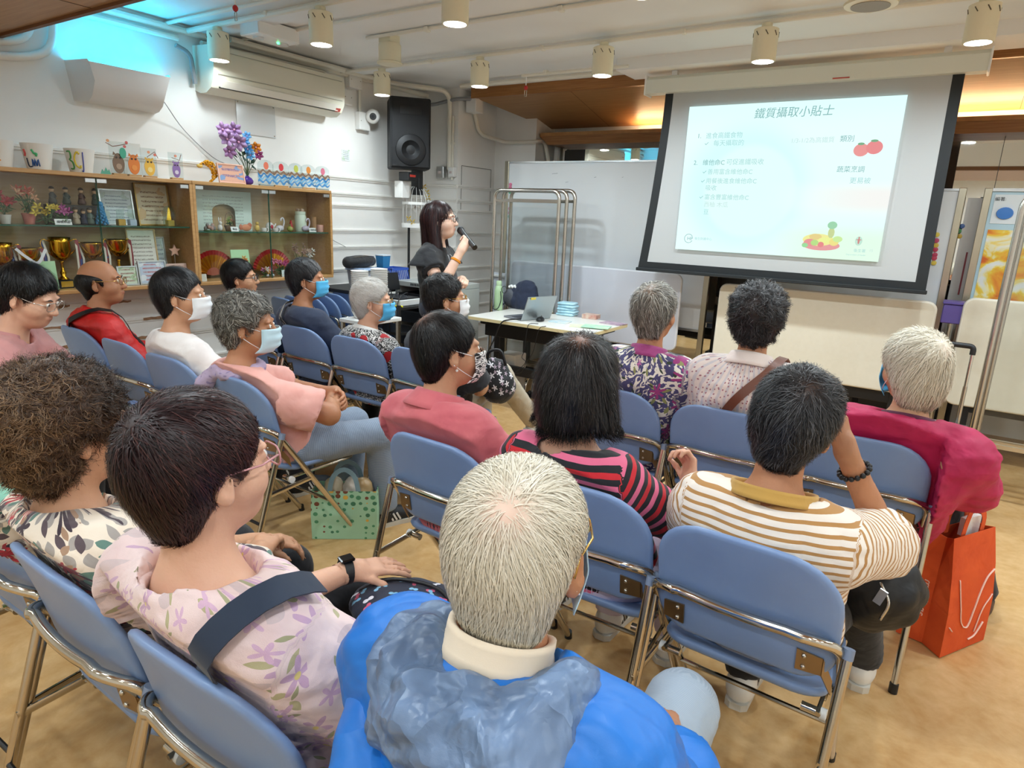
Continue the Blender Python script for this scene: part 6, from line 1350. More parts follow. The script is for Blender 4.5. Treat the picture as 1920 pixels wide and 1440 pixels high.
for k, (py, col, cn) in enumerate(((440, '#d9c24a', 'top yellow'), (451, '#c04a6a', 'upper crimson'), (460, '#d9b84a', 'second yellow'), (468, '#c0405a', 'middle crimson'), (478, '#bf3f5c', 'lower crimson'), (484, '#c7465f', 'lowest crimson'), (493, '#dcc050', 'bottom yellow'))): magnet('%s magnet beside the right edge of the screen' % cn, 1757 - k * 1.0, py, col, 5.619)
gb = thing('grey_board', 'narrow grey steel board with three magnets right of the screen', 'board', (0, 5.72, 0)); MB().bx(-.0, .10, 0, .02, .55, 1.79).build('panel', mat('board_grey', '#b9b6b0', .4, .4), gb); MB().bx(.10, .125, -.01, .03, .1, 1.80).build('edge', M_STEEL, gb); MB().bx(.0, .12, -.12, .14, 0.0, .1, .004).build('foot', M_BLACK, gb); MB().bx(.055, .066, -.006, 0, 1.12, 1.42).build('red_strip', mat('strip_red', '#8a3a3e', .5), gb)
for k, (px, py, col, cn) in enumerate(((1804, 424, '#3f5f96', 'blue'), (1798, 433, '#4f9a5a', 'green'), (1799, 443, '#c9a53f', 'amber'))): magnet('%s magnet on the grey board right of the screen' % cn, px, py, col, 5.719)
pb = thing('poster_board', 'pale blue notice board with orange and yellow painting', 'board', (0, 5.62, 0)); MB().bx(.13, 1.1, 0, .02, .6, 1.83).build('panel', mat('board_blue', '#bcd9e6', .5), pb); MB().bx(.085, .13, -.015, .03, .08, 1.85, .003).build('post', mat('post_steel'), pb); MB().bx(.085, 1.15, -.012, .03, 1.83, 1.85).build('frame', M_ALU, pb); MB().bx(.06, .16, -.15, .15, 0, .08).build('foot', M_STEEL, pb)
MB().bx(.15, .8, -.004, 0, 1.62, 1.81).build('notice', paper_mat('notice_white', '#e6eef2', 5, '#5a6068'), pb)
for k, s_ in enumerate(('編著:',)): p = cam_at(1866, 373 + k * 10.5, 1, 5.61); text_mesh('lettering', s_, .028, mat('ink'), pb, (p.x, -.005, p.z - .01), RXZ)
m = mat('painting', '#eef0ea', .6); T = NT(m); b = T.n['Principled BSDF']; tc = T.add('ShaderNodeTexCoord'); nz = T.add('ShaderNodeTexNoise'); nz.inputs['Scale'].default_value = 2.6; nz.inputs['Detail'].default_value = 5; nz.inputs['Distortion'].default_value = .8; T.link(tc.outputs['Generated'], nz.inputs['Vector']); cr = T.add('ShaderNodeValToRGB'); E_ = cr.color_ramp; E_.elements[0].position = .36; E_.elements[0].color = lin('#e06a2a'); E_.elements[1].position = .56; E_.elements[1].color = lin('#eef0ec')
for q, cc in ((.43, '#f0a436'), (.49, '#f4d24a'), (.52, '#f3e9b4')): e = E_.elements.new(q); e.color = lin(cc)
T.link(nz.outputs[0], cr.inputs[0]); T.link(cr.outputs[0], b.inputs['Base Color'])
MB().bx(.15, .8, -.004, 0, 1.10, 1.58).build('painting', m, pb); MB().bx(.15, .8, -.004, 0, .95, 1.08).build('scribble_strip', paper_mat('scribble', '#d9dde0', 7, '#8d96a0'), pb)
bm_ = MB().lathe([(.04, 0), (.038, .012), (0, .014)], n=20, R=RXZ, sx=1.2).build('magnet', mat('magnet_blue', '#3f7fcf', .4), None, 40); p = cam_at(1884, 400, 1, 5.615); bm_.location = (p.x, 5.615, p.z); tag(bm_, 'large blue magnet on the pale blue notice board', 'magnet')
t = thing('purple_bin', 'purple plastic tray wedged between the boards', 'tray', (.045, 5.40, .95)); MB().bx(-.06, .06, -.08, .1, 0, .13, .006).build('body', mat('purple_plastic', '#6a5aa6', .45), t); MB().bx(-.065, .065, -.09, .1, .13, .145, .003).build('rim', mat('purple_plastic'), t); MB().cyl((0, 0, -.95), (0, 0, 0), .02, n=10).build('stand', M_STEEL, t)
# ================================================================ PARTITIONS
M_CLEAR = glass_mat('partition_sheet', '#fbfcfc', .015)
def partition(lb, x0, x1, y, z0, z1, wheels=True):
    t = thing('partition_screen', lb, 'partition', (0, y, 0), 0, 'clear rolling partitions'); P = arc_path([(x0, 0, z0), (x0, 0, z1), (x1, 0, z1), (x1, 0, z0)], .075, 8); MB().tube(P, .017, 10).build('frame', M_STEEL, t, 50)
    for z in (z0, z1 - .10): MB().bx(x0, x1, -.01, .01, z, z + .025).build('rail', M_STEEL, t)
    MB().bx(x0 + .015, x1 - .015, -.002, .002, z0 + .025, z1 - .10).build('clear_sheet', M_CLEAR, t)
    for x in (x0 + .03, x1 - .03):
        MB().tube(arc_path([(x, -.36, .055), (x, -.34, .16), (x, -.2, .20), (x, .2, .20), (x, .34, .16), (x, .36, .055)], .08, 6), .013, 8).build('leg', M_CHROME, t, 50); MB().cyl((x, 0, .19), (x, 0, z0), .012, n=8).build('riser', M_STEEL, t)
        for yy in (-.36, .36):
            for dx in (-.02, .02): MB().lathe([(0, 0), (.03, .0), (.033, .006), (.033, .016), (.03, .022), (0, .022)], (x + dx - .011, yy, .033), 16, rot(0, pi / 2, 0)).build('caster', M_BLACK, t, 40)
    return t
partition('clear steel-framed rolling partition, front one of the three by the table', -3.545, -2.875, 5.0, .20, 1.755); partition('clear steel-framed rolling partition, middle one of the three', -3.50, -2.84, 5.07, .20, 1.76); partition('clear steel-framed rolling partition, rear one of the three', -3.46, -2.80, 5.14, .20, 1.765)
partition('clear steel-framed rolling partition at the right edge', .255, 1.15, 4.62, .33, 1.757); partition('clear steel-framed rolling partition just behind the right edge one', .285, 1.18, 4.72, .33, 1.757)
t = thing('white_panel', 'narrow pale panel leaning left of the partitions', 'panel', (-3.66, 5.25, 0)); MB().box((0, 0, .5), (.16, .02, 1.0), rot(-.05, 0, 0), .003).build('sheet', mat('panel_pale', '#dcdfe8', .5), t); MB().box((0, .0, .97), (.16, .024, .02), None, .003).build('edge_strip', M_WHITE, t)
# ================================================================ TABLE AND WHAT IS ON IT
t = thing('flip_table', 'white-topped folding table with cream edge and black legs', 'table', (-2.705, 4.62, 0)); TZ = .72; TW, TD = 1.15, .68
MB().prism(rrect(TW, TD, .03, 4), .024, None, (0, 0, TZ - .026)).build('table_top', mat('edge_butter', '#e3d3a3', .4), t); MB().prism(rrect(TW - .006, TD - .006, .03, 4), .002, None, (0, 0, TZ - .002)).build('white_surface', mat('laminate_white', '#ebe8e1', .3), t)
MB().bx(-.5, .5, -.18, -.15, .55, .675, .004).build('front_beam', M_BLACK, t); MB().bx(-.46, .46, -.02, .02, .2, .28, .004).build('lower_beam', M_BLACK, t)
for x in (-.47, .47):
    MB().bx(x - .03, x + .03, -.04, .04, .09, .66, .004).build('leg', M_BLACK, t); MB().bx(x - .025, x + .025, -.28, .28, .06, .10, .006).build('foot', M_BLACK, t); MB().bx(x - .03, x + .03, -.25, .25, .655, .69, .004).build('bracket', M_BLACK, t)
    for yy in (-.26, .26): MB().lathe([(0, 0), (.028, 0), (.03, .005), (.03, .018), (.028, .022), (0, .022)], (x - .011, yy, .031), 14, rot(0, pi / 2, 0)).build('caster', M_BLACK, t, 40)
def on_t(px, py): p = cam_at(px, py, 2, TZ); return (p.x, p.y, TZ + .001)
p = on_t(934, 581); t = thing('water_bottle', 'pale green metal water bottle with carry strap', 'bottle', p); MB().lathe([(.036, 0), (.038, .006), (.038, .17), (.030, .205), (.022, .215), (0, .215)], n=24).build('body', mat('bottle_green', '#a9c79c', .4), t, 40); MB().lathe([(.023, .215), (.024, .22), (.024, .25), (.02, .256), (0, .256)], n=20).build('cap', mat('bottle_cap', '#b5d0a6', .4), t, 40)
MB().tube([(.036 + .028 + .028 * cos(a), -.01, .185 + .03 * sin(a)) for a in np.linspace(0, 6.28, 18, endpoint=False)], .003, 6, closed=True).build('strap_ring', M_BLACK, t, True); MB().tube(bez([(.04, -.03, .17), (.05, -.035, .09), (.03, -.05, .02), (-.02, -.05, .012), (-.04, -.01, .05), (-.04, 0, .16)], 20), .004, 6).build('strap', M_BLACK, t, True)
p = on_t(985, 578); t = thing('tote_bag', 'navy tote bag with a white ruffle standing on the table', 'bag', (p[0], p[1] - .06, p[2])); NAVB = cloth('navy_canvas', '#1d2740', (), .8, .5, 9)
V_, F_ = sdf_mesh([EL((.0, 0, .06), (.17, .075, .08), None, .04), EL((.02, 0, .13), (.14, .065, .11), None, .05), EL((.05, 0, .2), (.08, .045, .06), None, .04), PLANE((0, 0, -1), (0, 0, .002))], .009); N_ = vnormals(V_, F_); V_ = V_ + N_ * (np.abs(wob(V_, 30, 3)) * .012)[:, None]; V_[:, 2] = np.maximum(V_[:, 2], .001); mesh_np('body', V_, F_, NAVB, t)
for q in (-1, 1): MB().tube(bez([(-.1, q * .05, .16), (-.12, q * .06, .1), (-.15, q * .07, .04), (-.2, q * .05, .03), (-.21, 0, .012)], 14), .006, 6, flat=.5).build('handle', NAVB, t, True)
for k in range(6): MB().ell((-.12 + k * .018, -.03, .19 + .008 * (k % 2)), (.015, .02, .015), 7).build('ruffle', M_WHITE, t, True)
V_, F_ = sdf_mesh([EL((-.11, -.03, .09), (.075, .05, .085), None, .03), PLANE((0, 0, -1), (0, 0, .002))], .009); mesh_np('side_pocket', V_, F_, mat('pocket_grey', '#4a4d56', .6, bump=(80, .5, .006)), t)
p = on_t(988, 596); t = thing('laptop', 'open silver laptop seen from its lid side', 'laptop', (p[0], p[1], p[2]), rad(-106)); MB().bx(-.16, .16, -.11, .11, 0, .015, .003).build('base', mat('laptop_grey', '#8d9097', .35, .7), t); MB().bx(-.14, .14, -.03, .09, .015, .0165).build('keyboard', mat('keys_dark', '#3a3c42', .5), t); MB().box((0, .145, .10), (.32, .008, .21), rot(-.35, 0, 0), .003).build('lid', mat('laptop_lid', '#a7b0b4', .3, .7), t); MB().box((.11, .19, .185), (.05, .003, .018), rot(-.35, 0, 0)).build('sticker', mat('label_yellow'), t); MB().box((0, .140, .10), (.30, .001, .19), rot(-.35, 0, 0)).build('display', mat('display_off', '#5a6670', .1), t)
p = on_t(1013, 602); t = thing('computer_mouse', 'black computer mouse beside the laptop', 'mouse', p, .3); V_, F_ = sdf_mesh([EL((0, 0, .008), (.032, .055, .028), None, .01), PLANE((0, 0, -1), (0, 0, .001))], .005); mesh_np('shell', V_, F_, M_BLACK, t); MB().cyl((-.004, .03, .032), (.004, .03, .032), .008, n=10).build('wheel', mat('wheel_grey', '#3a3a3d', .5), t)
p = on_t(1060, 592); M_PACK = mat('tissue_pack', '#a9d6e6', .35, noise=(20, '#c6e6f0', .6), bump=(60, .6, .01))
pk0 = None
for k in range(5):
    mb = MB().box((0, 0, 0), (.17 - .004 * k, .12, .022), None, .010); o = mb.build('tissue_pack', M_PACK, None, 40); o.location = (p[0] + .008 * (k % 2), p[1] + .03, p[2] + .012 + k * .023); o.rotation_euler = (0, 0, .1 * (k % 3)); tag(o, 'pale blue tissue pack, %s in the stack on the table' % ('bottom one', 'second from the bottom', 'middle one', 'second from the top', 'top one')[k], 'tissue pack', 'tissue packs')
for k, (px, py, w_, d, h, c, lb, rz) in enumerate(((1050, 604, .16, .12, .006, '#b9d9e6', 'flat pale blue leaflet beside the tissue packs', .2), (1108, 597, .13, .10, .035, '#d8c9b8', 'thick stack of small printed booklets', .1), (1118, 615, .21, .15, .006, '#9fd3bb', 'mint green leaflet at the table front corner', .25), (1150, 607, .19, .13, .006, '#c9b3bd', 'pinkish leaflet at the table far corner', -.1), (1092, 612, .20, .14, .004, '#d9ddb8', 'pale yellow leaflet under the mint one', .4))):
    p = on_t(px, py); o = MB().box((0, 0, h / 2), (w_, d, h)).build('leaflet', mat('leaf_print%d' % k, c, .5, noise=(18, ('#e8e2d6', '#b0584c', '#d6e8c4', '#8a6a8c', '#eef0dc')[k], .8)), None); o.location = (p[0], p[1], p[2] + (.0065 if k in (2,) else 0)); o.rotation_euler = (0, 0, rz); tag(o, lb, 'leaflet', 'printed matter on the table')
cb = MB().tube(bez([(-2.82, 4.40, .735), (-2.86, 4.29, .735), (-2.92, 4.26, .70), (-2.98, 4.25, .55), (-3.08, 4.24, .35), (-3.2, 4.24, .12), (-3.3, 4.25, .01)], 30), .006, 6).build('laptop_cable', M_BLACK, None, True); tag(cb, 'thick black cable drooping from laptop over the table edge', 'cable')
cb = MB().tube(bez([(-2.62, 4.34, .727), (-2.66, 4.27, .727), (-2.67, 4.255, .66), (-2.68, 4.25, .52), (-2.70, 4.25, .46), (-2.66, 4.245, .43), (-2.72, 4.25, .36), (-2.76, 4.25, .32), (-2.70, 4.25, .34), (-2.66, 4.25, .42), (-2.60, 4.25, .52), (-2.56, 4.255, .70), (-2.52, 4.29, .727)], 50), .0028, 5).build('mouse_cable', M_BLACK, None, True); tag(cb, 'thin knotted mouse cable hanging at the table front', 'cable')
# ================================================================ BAGS ON THE FLOOR AND LAPS
ORAN = cloth('orange_nonwoven', '#d9541c', (), .8, .35, 8, base2='#cf4a16', sheen=0)
ob = thing('shopping_bag', 'orange non-woven shopping bag hanging beside the magenta jacket', 'bag', (.20, 2.83, .005), rad(60)); bw, bd, bh = .28, .17, .46
bb = MB(); prof = [(0, 1.0, 1.0), (.18, 1.0, .95), (.32, .98, .75), (.46, .92, .45)]
vs = []
for z, a, b in prof: vs += [(-bw / 2 * a, -bd / 2 * b, z), (bw / 2 * a, -bd / 2 * b, z), (bw / 2 * a, 0, z - .01 * (z > .3)), (bw / 2 * a, bd / 2 * b, z), (-bw / 2 * a, bd / 2 * b, z), (-bw / 2 * a + .03, 0, z - .02 * (z > .3))]
fs = [(0, 5, 4, 3, 2, 1)]
for j in range(3): fs += [(j * 6 + i, j * 6 + (i + 1) % 6, (j + 1) * 6 + (i + 1) % 6, (j + 1) * 6 + i) for i in range(6)]
bb._add(vs, fs).build('body', ORAN, ob, solid=.003)
for q in (-1, 1): ribbon('handle', bez([(-.06, q * .028, .44), (-.05, q * .03, .52), (.0, q * .02, .56), (.05, q * .03, .52), (.06, q * .028, .44)], 16), .026, ORAN, ob, [(0, q, .1)] * 17, .002)
MB().box((.03, 0, .47), (.10, .02, .07)).build('paper_inside', M_WHITE, ob)
M_BAGP = mat('bag_print', '#f0cfc0', .7); yf = -bd / 2 - .003
def bagp(z): return -bd / 2 * float(np.interp(z, [0, .18, .32, .46], [1, .95, .75, .45])) - .0032
def stroke(pts, r=.004): MB().tube([(x, bagp(z) , z) for x, z in [(q.x, q.y) for q in bez([(a, b, 0) for a, b in pts], 20)]], r, 5, flat=.6).build('print_line', M_BAGP, ob, True)
for pts in ([(-.09, .30), (-.06, .15), (-.03, .10)], [(-.03, .10), (.0, .10), (.03, .19), (.08, .27), (.13, .30)], [(.05, .06), (.08, .15), (.13, .20)], [(-.12, .12), (-.10, .10)], [(.02, .035), (.06, .045), (.1, .09)]): stroke(pts)
text_mesh('lettering', 'anail.com', .04, M_BAGP, ob, (-bw / 2 - .0035, bd * .12, .12), Matrix(((0, 0, -1), (0, -1, 0), (1, 0, 0))) , ext=.0005)
DUCK = cloth('duck_print', '#8fc3a0', (), .6, .2)
db = thing('tote_bag', 'green duck-print tote bag under the chair of the pink T-shirt', 'bag', (-2.24, 2.01, 0), rad(38)); 
m = mat('duck_pattern', '#9ccbaa', .6); T = NT(m); b = T.n['Principled BSDF']; tc = T.add('ShaderNodeTexCoord'); mp = T.add('ShaderNodeMapping'); mp.inputs['Scale'].default_value = (30, 30, 34); T.link(tc.outputs['Object'], mp.inputs[0]); vo = T.add('ShaderNodeTexVoronoi'); vo.inputs['Scale'].default_value = 1; vo.inputs['Randomness'].default_value = .35; T.link(mp.outputs[0], vo.inputs['Vector']); rc = T.add('ShaderNodeSeparateColor'); T.link(vo.outputs['Color'], rc.inputs[0])
cr = T.add('ShaderNodeValToRGB'); cr.color_ramp.interpolation = 'CONSTANT'; cr.color_ramp.elements[0].color = lin('#4c8f68'); cr.color_ramp.elements[1].position = .4; cr.color_ramp.elements[1].color = lin('#7a4630'); e = cr.color_ramp.elements.new(.62); e.color = lin('#dfb04a'); e = cr.color_ramp.elements.new(.8); e.color = lin('#3f7a5c'); T.link(rc.outputs[0], cr.inputs[0]); T.link(T.mix(T.math('LESS_THAN', vo.outputs['Distance'], .36), lin('#a3d0b0'), cr.outputs[0]), b.inputs['Base Color']); M_DUCK = m
vs = []
for z, a, b_ in ((.002, 1, 1), (.12, 1.02, .95), (.24, 1.0, .8)): vs += [(-.15 * a, -.075 * b_, z), (.15 * a, -.075 * b_, z), (.15 * a, .075 * b_, z), (-.15 * a, .075 * b_, z)]
MB()._add(vs, [(0, 3, 2, 1)] + [(j * 4 + i, j * 4 + (i + 1) % 4, j * 4 + 4 + (i + 1) % 4, j * 4 + 4 + i) for j in range(2) for i in range(4)]).build('body', M_DUCK, db, solid=.003)
for q in (-1, 1): ribbon('handle', bez([(-.07, q * .06, .22), (-.05, q * .055, .31), (.0, q * .05, .345), (.05, q * .055, .31), (.07, q * .06, .22)], 14), .022, mat('handle_teal', '#7f9fae', .6), db, [(0, q, .1)] * 15, .002)
for k, (x, cc) in enumerate(((-.06, '#d9c9a8'), (.03, '#e6ddd0'), (.08, '#c9a878'))): V_, F_ = sdf_mesh([EL((x, 0, .22), (.05, .045, .07), None, .02)], .01); N_ = vnormals(V_, F_); V_ = V_ + N_ * (wob(V_, 60, k) * .008)[:, None]; mesh_np('plastic_bag', V_, F_, mat('plasticbag%d' % k, cc, .3, trans=.2), db)
# brown check bag on the man's lap
m = mat('check_leather', '#6b4a36', .45); T = NT(m); b = T.n['Principled BSDF']; tc = T.add('ShaderNodeTexCoord'); ck = T.add('ShaderNodeTexChecker'); ck.inputs['Scale'].default_value = 42; ck.inputs[1].default_value = lin('#7d5a42'); ck.inputs[2].default_value = lin('#4f3428'); T.link(tc.outputs['Object'], ck.inputs[0]); nz = T.add('ShaderNodeTexNoise'); nz.inputs['Scale'].default_value = 60; T.link(tc.outputs['Object'], nz.inputs['Vector']); T.link(T.mix(T.math('MULTIPLY', nz.outputs[0], .35), ck.outputs[0], lin('#a08468')), b.inputs['Base Color'])
lb_ = thing('messenger_bag', 'brown checked leather bag on the blue-jacketed man\'s lap', 'bag', (-.315, .965, .565), rad(-28)); MB().box((0, 0, .02), (.21, .14, .06), rot(.25, 0, 0), .02).build('body', m, lb_, 40); MB().box((0, .0, .053), (.212, .142, .006), rot(.25, 0, 0), .002).build('flap', m, lb_); MB().box((-.07, -.04, .05), (.07, .035, .012), rot(.25, 0, .2), .004).build('buckle', mat('buckle_green', '#8a9a86', .35, .8), lb_); MB().ell((-.075, -.04, .058), .005, 6).build('rivet', M_STEEL, lb_, True); MB().tube(bez([(-.12, -.03, .06), (-.11, -.04, .11), (-.06, -.05, .115), (-.045, -.06, .06), (-.07, -.07, .04)], 18), .0032, 6).build('cord_loop', mat('cord_navy', '#20293a', .6), lb_, True)
# navy bow-print bag on the lap of the woman in pink florals
bp = thing('lap_bag', 'navy lap bag printed with small bows and hearts', 'bag', (-.99, 1.08, .545), rad(20)); V_, F_ = sdf_mesh([EL((0, 0, .02), (.15, .11, .045), None, .03)], .009); N_ = vnormals(V_, F_); V_ = V_ + N_ * (np.abs(wob(V_, 30, 5)) * .008)[:, None]
mesh_np('body', V_, F_, cloth('navy_bow_print', '#1b2136', (('flower', 22, .30, 2, '#e8e6ee', 3, .35), ('flower', 24, .28, 2, '#d85a7a', 8, .3), ('flower', 23, .28, 2, '#7fb8d8', 13, .3)), .7, .3), bp, {'uvw': ('FLOAT_VECTOR', V_)}); MB().tube(bez([(-.13, 0, .04), (-.06, .03, .07), (.06, .03, .07), (.13, 0, .04)], 14), .005, 6).build('zip_edge', M_BLACK, bp, True)
# black bag of the striped T-shirt wearer, suitcase by the partition
kb = thing('shoulder_bag', 'black nylon bag on the lap of the striped T-shirt wearer', 'bag', (-.05, 1.93, .50), rad(-10)); V_, F_ = sdf_mesh([EL((0, 0, .06), (.13, .10, .11), None, .04), EL((.04, -.02, .10), (.09, .09, .08), None, .04)], .009); N_ = vnormals(V_, F_); V_ = V_ + N_ * (np.abs(wob(V_, 28, 6)) * .016)[:, None]; mesh_np('body', V_, F_, cloth('black_nylon', '#131417', (), .55, .5, 10, sheen=0), kb); MB().tube(bez([(.05, -.10, .14), (.08, -.115, .10), (.07, -.125, .05)], 10), .004, 6).build('zip', M_STEEL, kb, True); MB().box((.06, -.12, .11), (.02, .004, .05), rot(.2, .3, 0)).build('key_tag', mat('tag_silver', '#c4c8cc', .3, .8), kb)
sc_ = thing('suitcase', 'black floral suitcase with its trolley handle pulled up', 'suitcase', (.07, 4.28, 0), rad(-6)); FLOS = cloth('suitcase_floral', '#191b26', (('flower', 13, .36, 5, '#d9cfc9', 4, .4), ('flower', 15, .3, 5, '#8a8fa6', 9, .35)), .6, .1); c_ = MB().box((0, 0, .28), (.33, .22, .44), None, .03); V_ = np.array(c_.v); o = c_.build('shell', FLOS, sc_, 40); A = o.data.attributes.new('uvw', 'FLOAT_VECTOR', 'POINT'); A.data.foreach_set('vector', np.array([(v.co.x + v.co.y * .8, v.co.z + v.co.y * .9, 0) for v in o.data.vertices], np.float32).ravel())
for x in (-.09, .09):
    MB().cyl((x, .06, .48), (x, .06, .72), .011, n=10).build('handle_tube', M_STEEL, sc_, 40); MB().cyl((x, .06, .70), (x, .06, .93), .009, n=10).build('handle_tube', M_CHROME, sc_, 40)
    for y in (-.08, .08): MB().lathe([(0, 0), (.028, 0), (.028, .02), (0, .02)], (x * 1.5 - .01, y, .03), 14, rot(0, pi / 2, 0)).build('wheel', M_BLACK, sc_, 40)
MB().tube(arc_path([(-.09, .06, .90), (-.09, .06, .945), (.09, .06, .945), (.09, .06, .90)], .03, 5), .015, 8).build('grip', M_BLACK, sc_, 50); MB().tube([(-.15, -.105, .5), (.15, -.105, .5)], .004, 5).build('gold_zip', M_GOLD if 'M_GOLD' in globals() else M_CHROME, sc_)
fp = thing('floral_pouch', 'black pouch with white flowers on the lap of the person in black', 'bag', tuple(cam_at(932, 722, 2, .62)), rad(20)); V_, F_ = sdf_mesh([EL((0, 0, .0), (.10, .08, .10), None, .03), EL((-.02, 0, .09), (.07, .06, .06), None, .03)], .009); V_ = V_ + vnormals(V_, F_) * (np.abs(wob(V_, 30, 8)) * .012)[:, None]
mesh_np('body', V_, F_, cloth('black_white_floral', '#15161b', (('flower', 24, .44, 5, '#e4dfe2', 4, .5), ('flower', 30, .36, 5, '#b9a6b4', 9, .35)), .7, .4), fp, {'uvw': ('FLOAT_VECTOR', np.stack([V_[:, 0] + V_[:, 1] * .7, V_[:, 2], 0 * V_[:, 0]], 1))}); MB().tube(bez([(-.06, -.02, .12), (-.04, -.03, .19), (.02, -.03, .2), (.05, -.02, .12)], 14), .008, 6).build('strap', M_BLACK, fp, True)
bx_ = thing('drink_carton', 'white carton on the floor behind the table leg', 'carton', (-3.12, 4.75, 0)); MB().bx(-.09, .09, -.09, .09, 0, .36, .004).build('carton', mat('carton_white', '#e6e2da', .6), bx_); MB().bx(-.06, .0, -.0925, -.0905, .18, .30).build('teal_print', mat('carton_teal', '#3f9a9a', .6), bx_)
# ================================================================ PEOPLE
H_BLACK = hair_mat('hair_black', [(0, '#070708'), (.5, '#171515'), (1, '#564d4a')])
H_DKBROWN = hair_mat('hair_dark_brown', [(0, '#120809'), (.5, '#2f181a'), (1, '#74453c')], '#a77a58')
H_WHITE = hair_mat('hair_white', [(0, '#a3977f'), (.35, '#cfc5b0'), (1, '#f0e9d9')], '#d89c84')
H_SNOW = hair_mat('hair_snow', [(0, '#9a938b'), (.4, '#c4beb6'), (1, '#ebe7e2')], '#dca58e')
H_GREY = hair_mat('hair_grey', [(0, '#26231f'), (.35, '#4d4841'), (.7, '#8d887e'), (1, '#cfcac0')], '#b98869')
H_SALT = hair_mat('hair_salt_pepper', [(0, '#0e0e0f'), (.45, '#29282a'), (.75, '#6a696b'), (1, '#c9c8c8')], '#a9795c')
H_BROWN = hair_mat('hair_brown_curl', [(0, '#1d120b'), (.5, '#4a3220'), (1, '#a68461')], '#9b7a5c')
H_LONG = hair_mat('hair_long_brown', [(0, '#120809'), (.5, '#2a1416'), (1, '#5b3531')])
SHOE_W = (mat('shoe_white', '#e8e6e1', .5), mat('sole_white', '#d5d2c9', .6), M_BLACK)
SHOE_B = (mat('shoe_black', '#1b1c20', .6), mat('sole_white'), mat('shoe_stripe', '#d9d9d9', .5))
SHOE_BR = (mat('shoe_brown', '#4a3230', .5), mat('sole_brown', '#2f2320', .6))
M_MASKB = cloth('mask_blue', '#53b7ea', (), .7, .05); M_MASKL = cloth('mask_pale', '#c4e2ee', (), .7, .05); M_MASKW = cloth('mask_white', '#eef1f3', (), .7, .05)
M_LOOP = mat('ear_elastic', '#f0f0f0', .7)
M_GOLD = mat('gold_wire', '#c9a45c', .25, 1.0)
BLKPANTS = cloth('black_trousers', '#14151a', (), .85, .3)
NAVYPANTS = cloth('navy_trousers', '#23293a', (), .85, .3)
JEANS = cloth('pale_jeans', '#a9b6c3', (('stripe', .004, [(.5, '#9aa9b9')]),), .85, .3)
STRJEANS = cloth('grey_striped_jeans', '#8d9bad', (('stripe', .009, [(.35, '#74849a')]),), .85, .25)
BEIGE = cloth('beige_trousers', '#b3a894', (), .85, .3)
STD = SHORT + FACE_CUT + EAR_CUT + NAPE_CUT
FULL = [EL((0, -.02, .045), (.09, .106, .092), None, .03), EL((0, -.058, .0), (.078, .062, .075), None, .03), EL((0, -.06, -.055), (.055, .036, .048), None, .02)] + FACE_CUT + EAR_CUT + NAPE_CUT
# ---- white-haired man in the blue hooded jacket, right in front of the camera
BLUEJ = cloth('royal_blue_nylon', '#1470c8', (), .45, .5, 7, sheen=0, fine_s=.02, crease=7)
GREYHOOD = cloth('grey_blue_lining', '#7189ab', (), .34, .8, 11, base2='#586c8a', sheen=0, fine_s=.02, crease=14)
NAVYN = cloth('navy_nylon', '#1c2638', (), .5, .6, 12, fine_s=.02, crease=16)
CREAMC = cloth('cream_collar', '#ecd9c0', (), .85, .1)
c = person('white-haired man in a bright blue hooded jacket seen from behind', chair='C16', hip=(-.395, .66), head=(-.393, .64, 1.115), nk=.05, yaw=-8, pitch=2, s=.95, b=1.04, sw=.165, skin='tan', hl=.0045, ear=1.12, shirt=BLUEJ, sleeve=1.85, infl=.024, nr=.068, hem=.42,
           arms=[((-.27, .05, .68), (-.13, .33, .62)), ((.27, .06, .68), (.12, .32, .63))], legs=[((-.14, .42, .5), (-.14, .42, .085)), ((.075, .54, .53), (.07, .50, .085))], pants=JEANS, shoes=SHOE_B, fold=.007, seed=4, cloth_h=.009, neckf=.05)
hair(c, H_WHITE, [EL((0, -.02, .045), (.087, .103, .088), None, .03), EL((0, -.056, -.005), (.076, .06, .078), None, .03), EL((0, -.058, -.06), (.06, .04, .05), None, .02)] + FACE_CUT + EAR_CUT + [PLANE((0, .25, -1), (0, -.07, -.108))],
     whorl=(.016, -.082, .082), n=9000, L=.085, w=.0013, scalp=(.9, .034), grav=.55, lift=.004, tips=.002, tone=lambda p: .52 + .5 * p[:, 2], cap_tone=.45, tone_var=.55, h=.005, seg=9, seed=5, flow=lambda p: np.stack([.25 * np.sin(p[:, 2] * 30), 0 * p[:, 0], 0 * p[:, 0]], 1))
glasses(c, M_GOLD); mask(c, M_MASKL, M_LOOP)
collar_ring(c, CREAMC, .06, .03, .008, 0, 40, drop=-.024)
Nb = c['Nb']
def crumple(name, prims, h, m, amp, f, seed, parent, it=1):
    V, F = sdf_mesh(prims, h); V = relax(V, F, it); N = vnormals(V, F); d = np.abs(wob(V, f, seed)) * 1.5 - .4 + .5 * (np.abs(wob(V, f * 2.2, seed + 5)) - .3)
    V = V + N * d[:, None] * amp; u = V[:, 0]; return mesh_np(name, V, F, m, parent, {'uvw': ('FLOAT_VECTOR', np.stack([u, V[:, 2], V[:, 1]], 1))})
ring = [Nb + V3(.102 * cos(a), -.008 + .098 * sin(a), .0 - .02 * (-sin(a))) for a in np.linspace(pi * .98, 2 * pi + .06, 9)]
hood = [C(ring[i], ring[i + 1], .042, .042, .03) for i in range(8)] + [EL(Nb + V3(.02, -.11, -.04), (.11, .05, .05), np.array(rot(-.5, 0, 0)), .05)]
crumple('hood_lining', hood + [CUT(C(Nb - V3(0, 0, .1), Nb + V3(0, .01, .2), .068, .08, .006))], .0065, GREYHOOD, .014, 38, 12, c['t'])
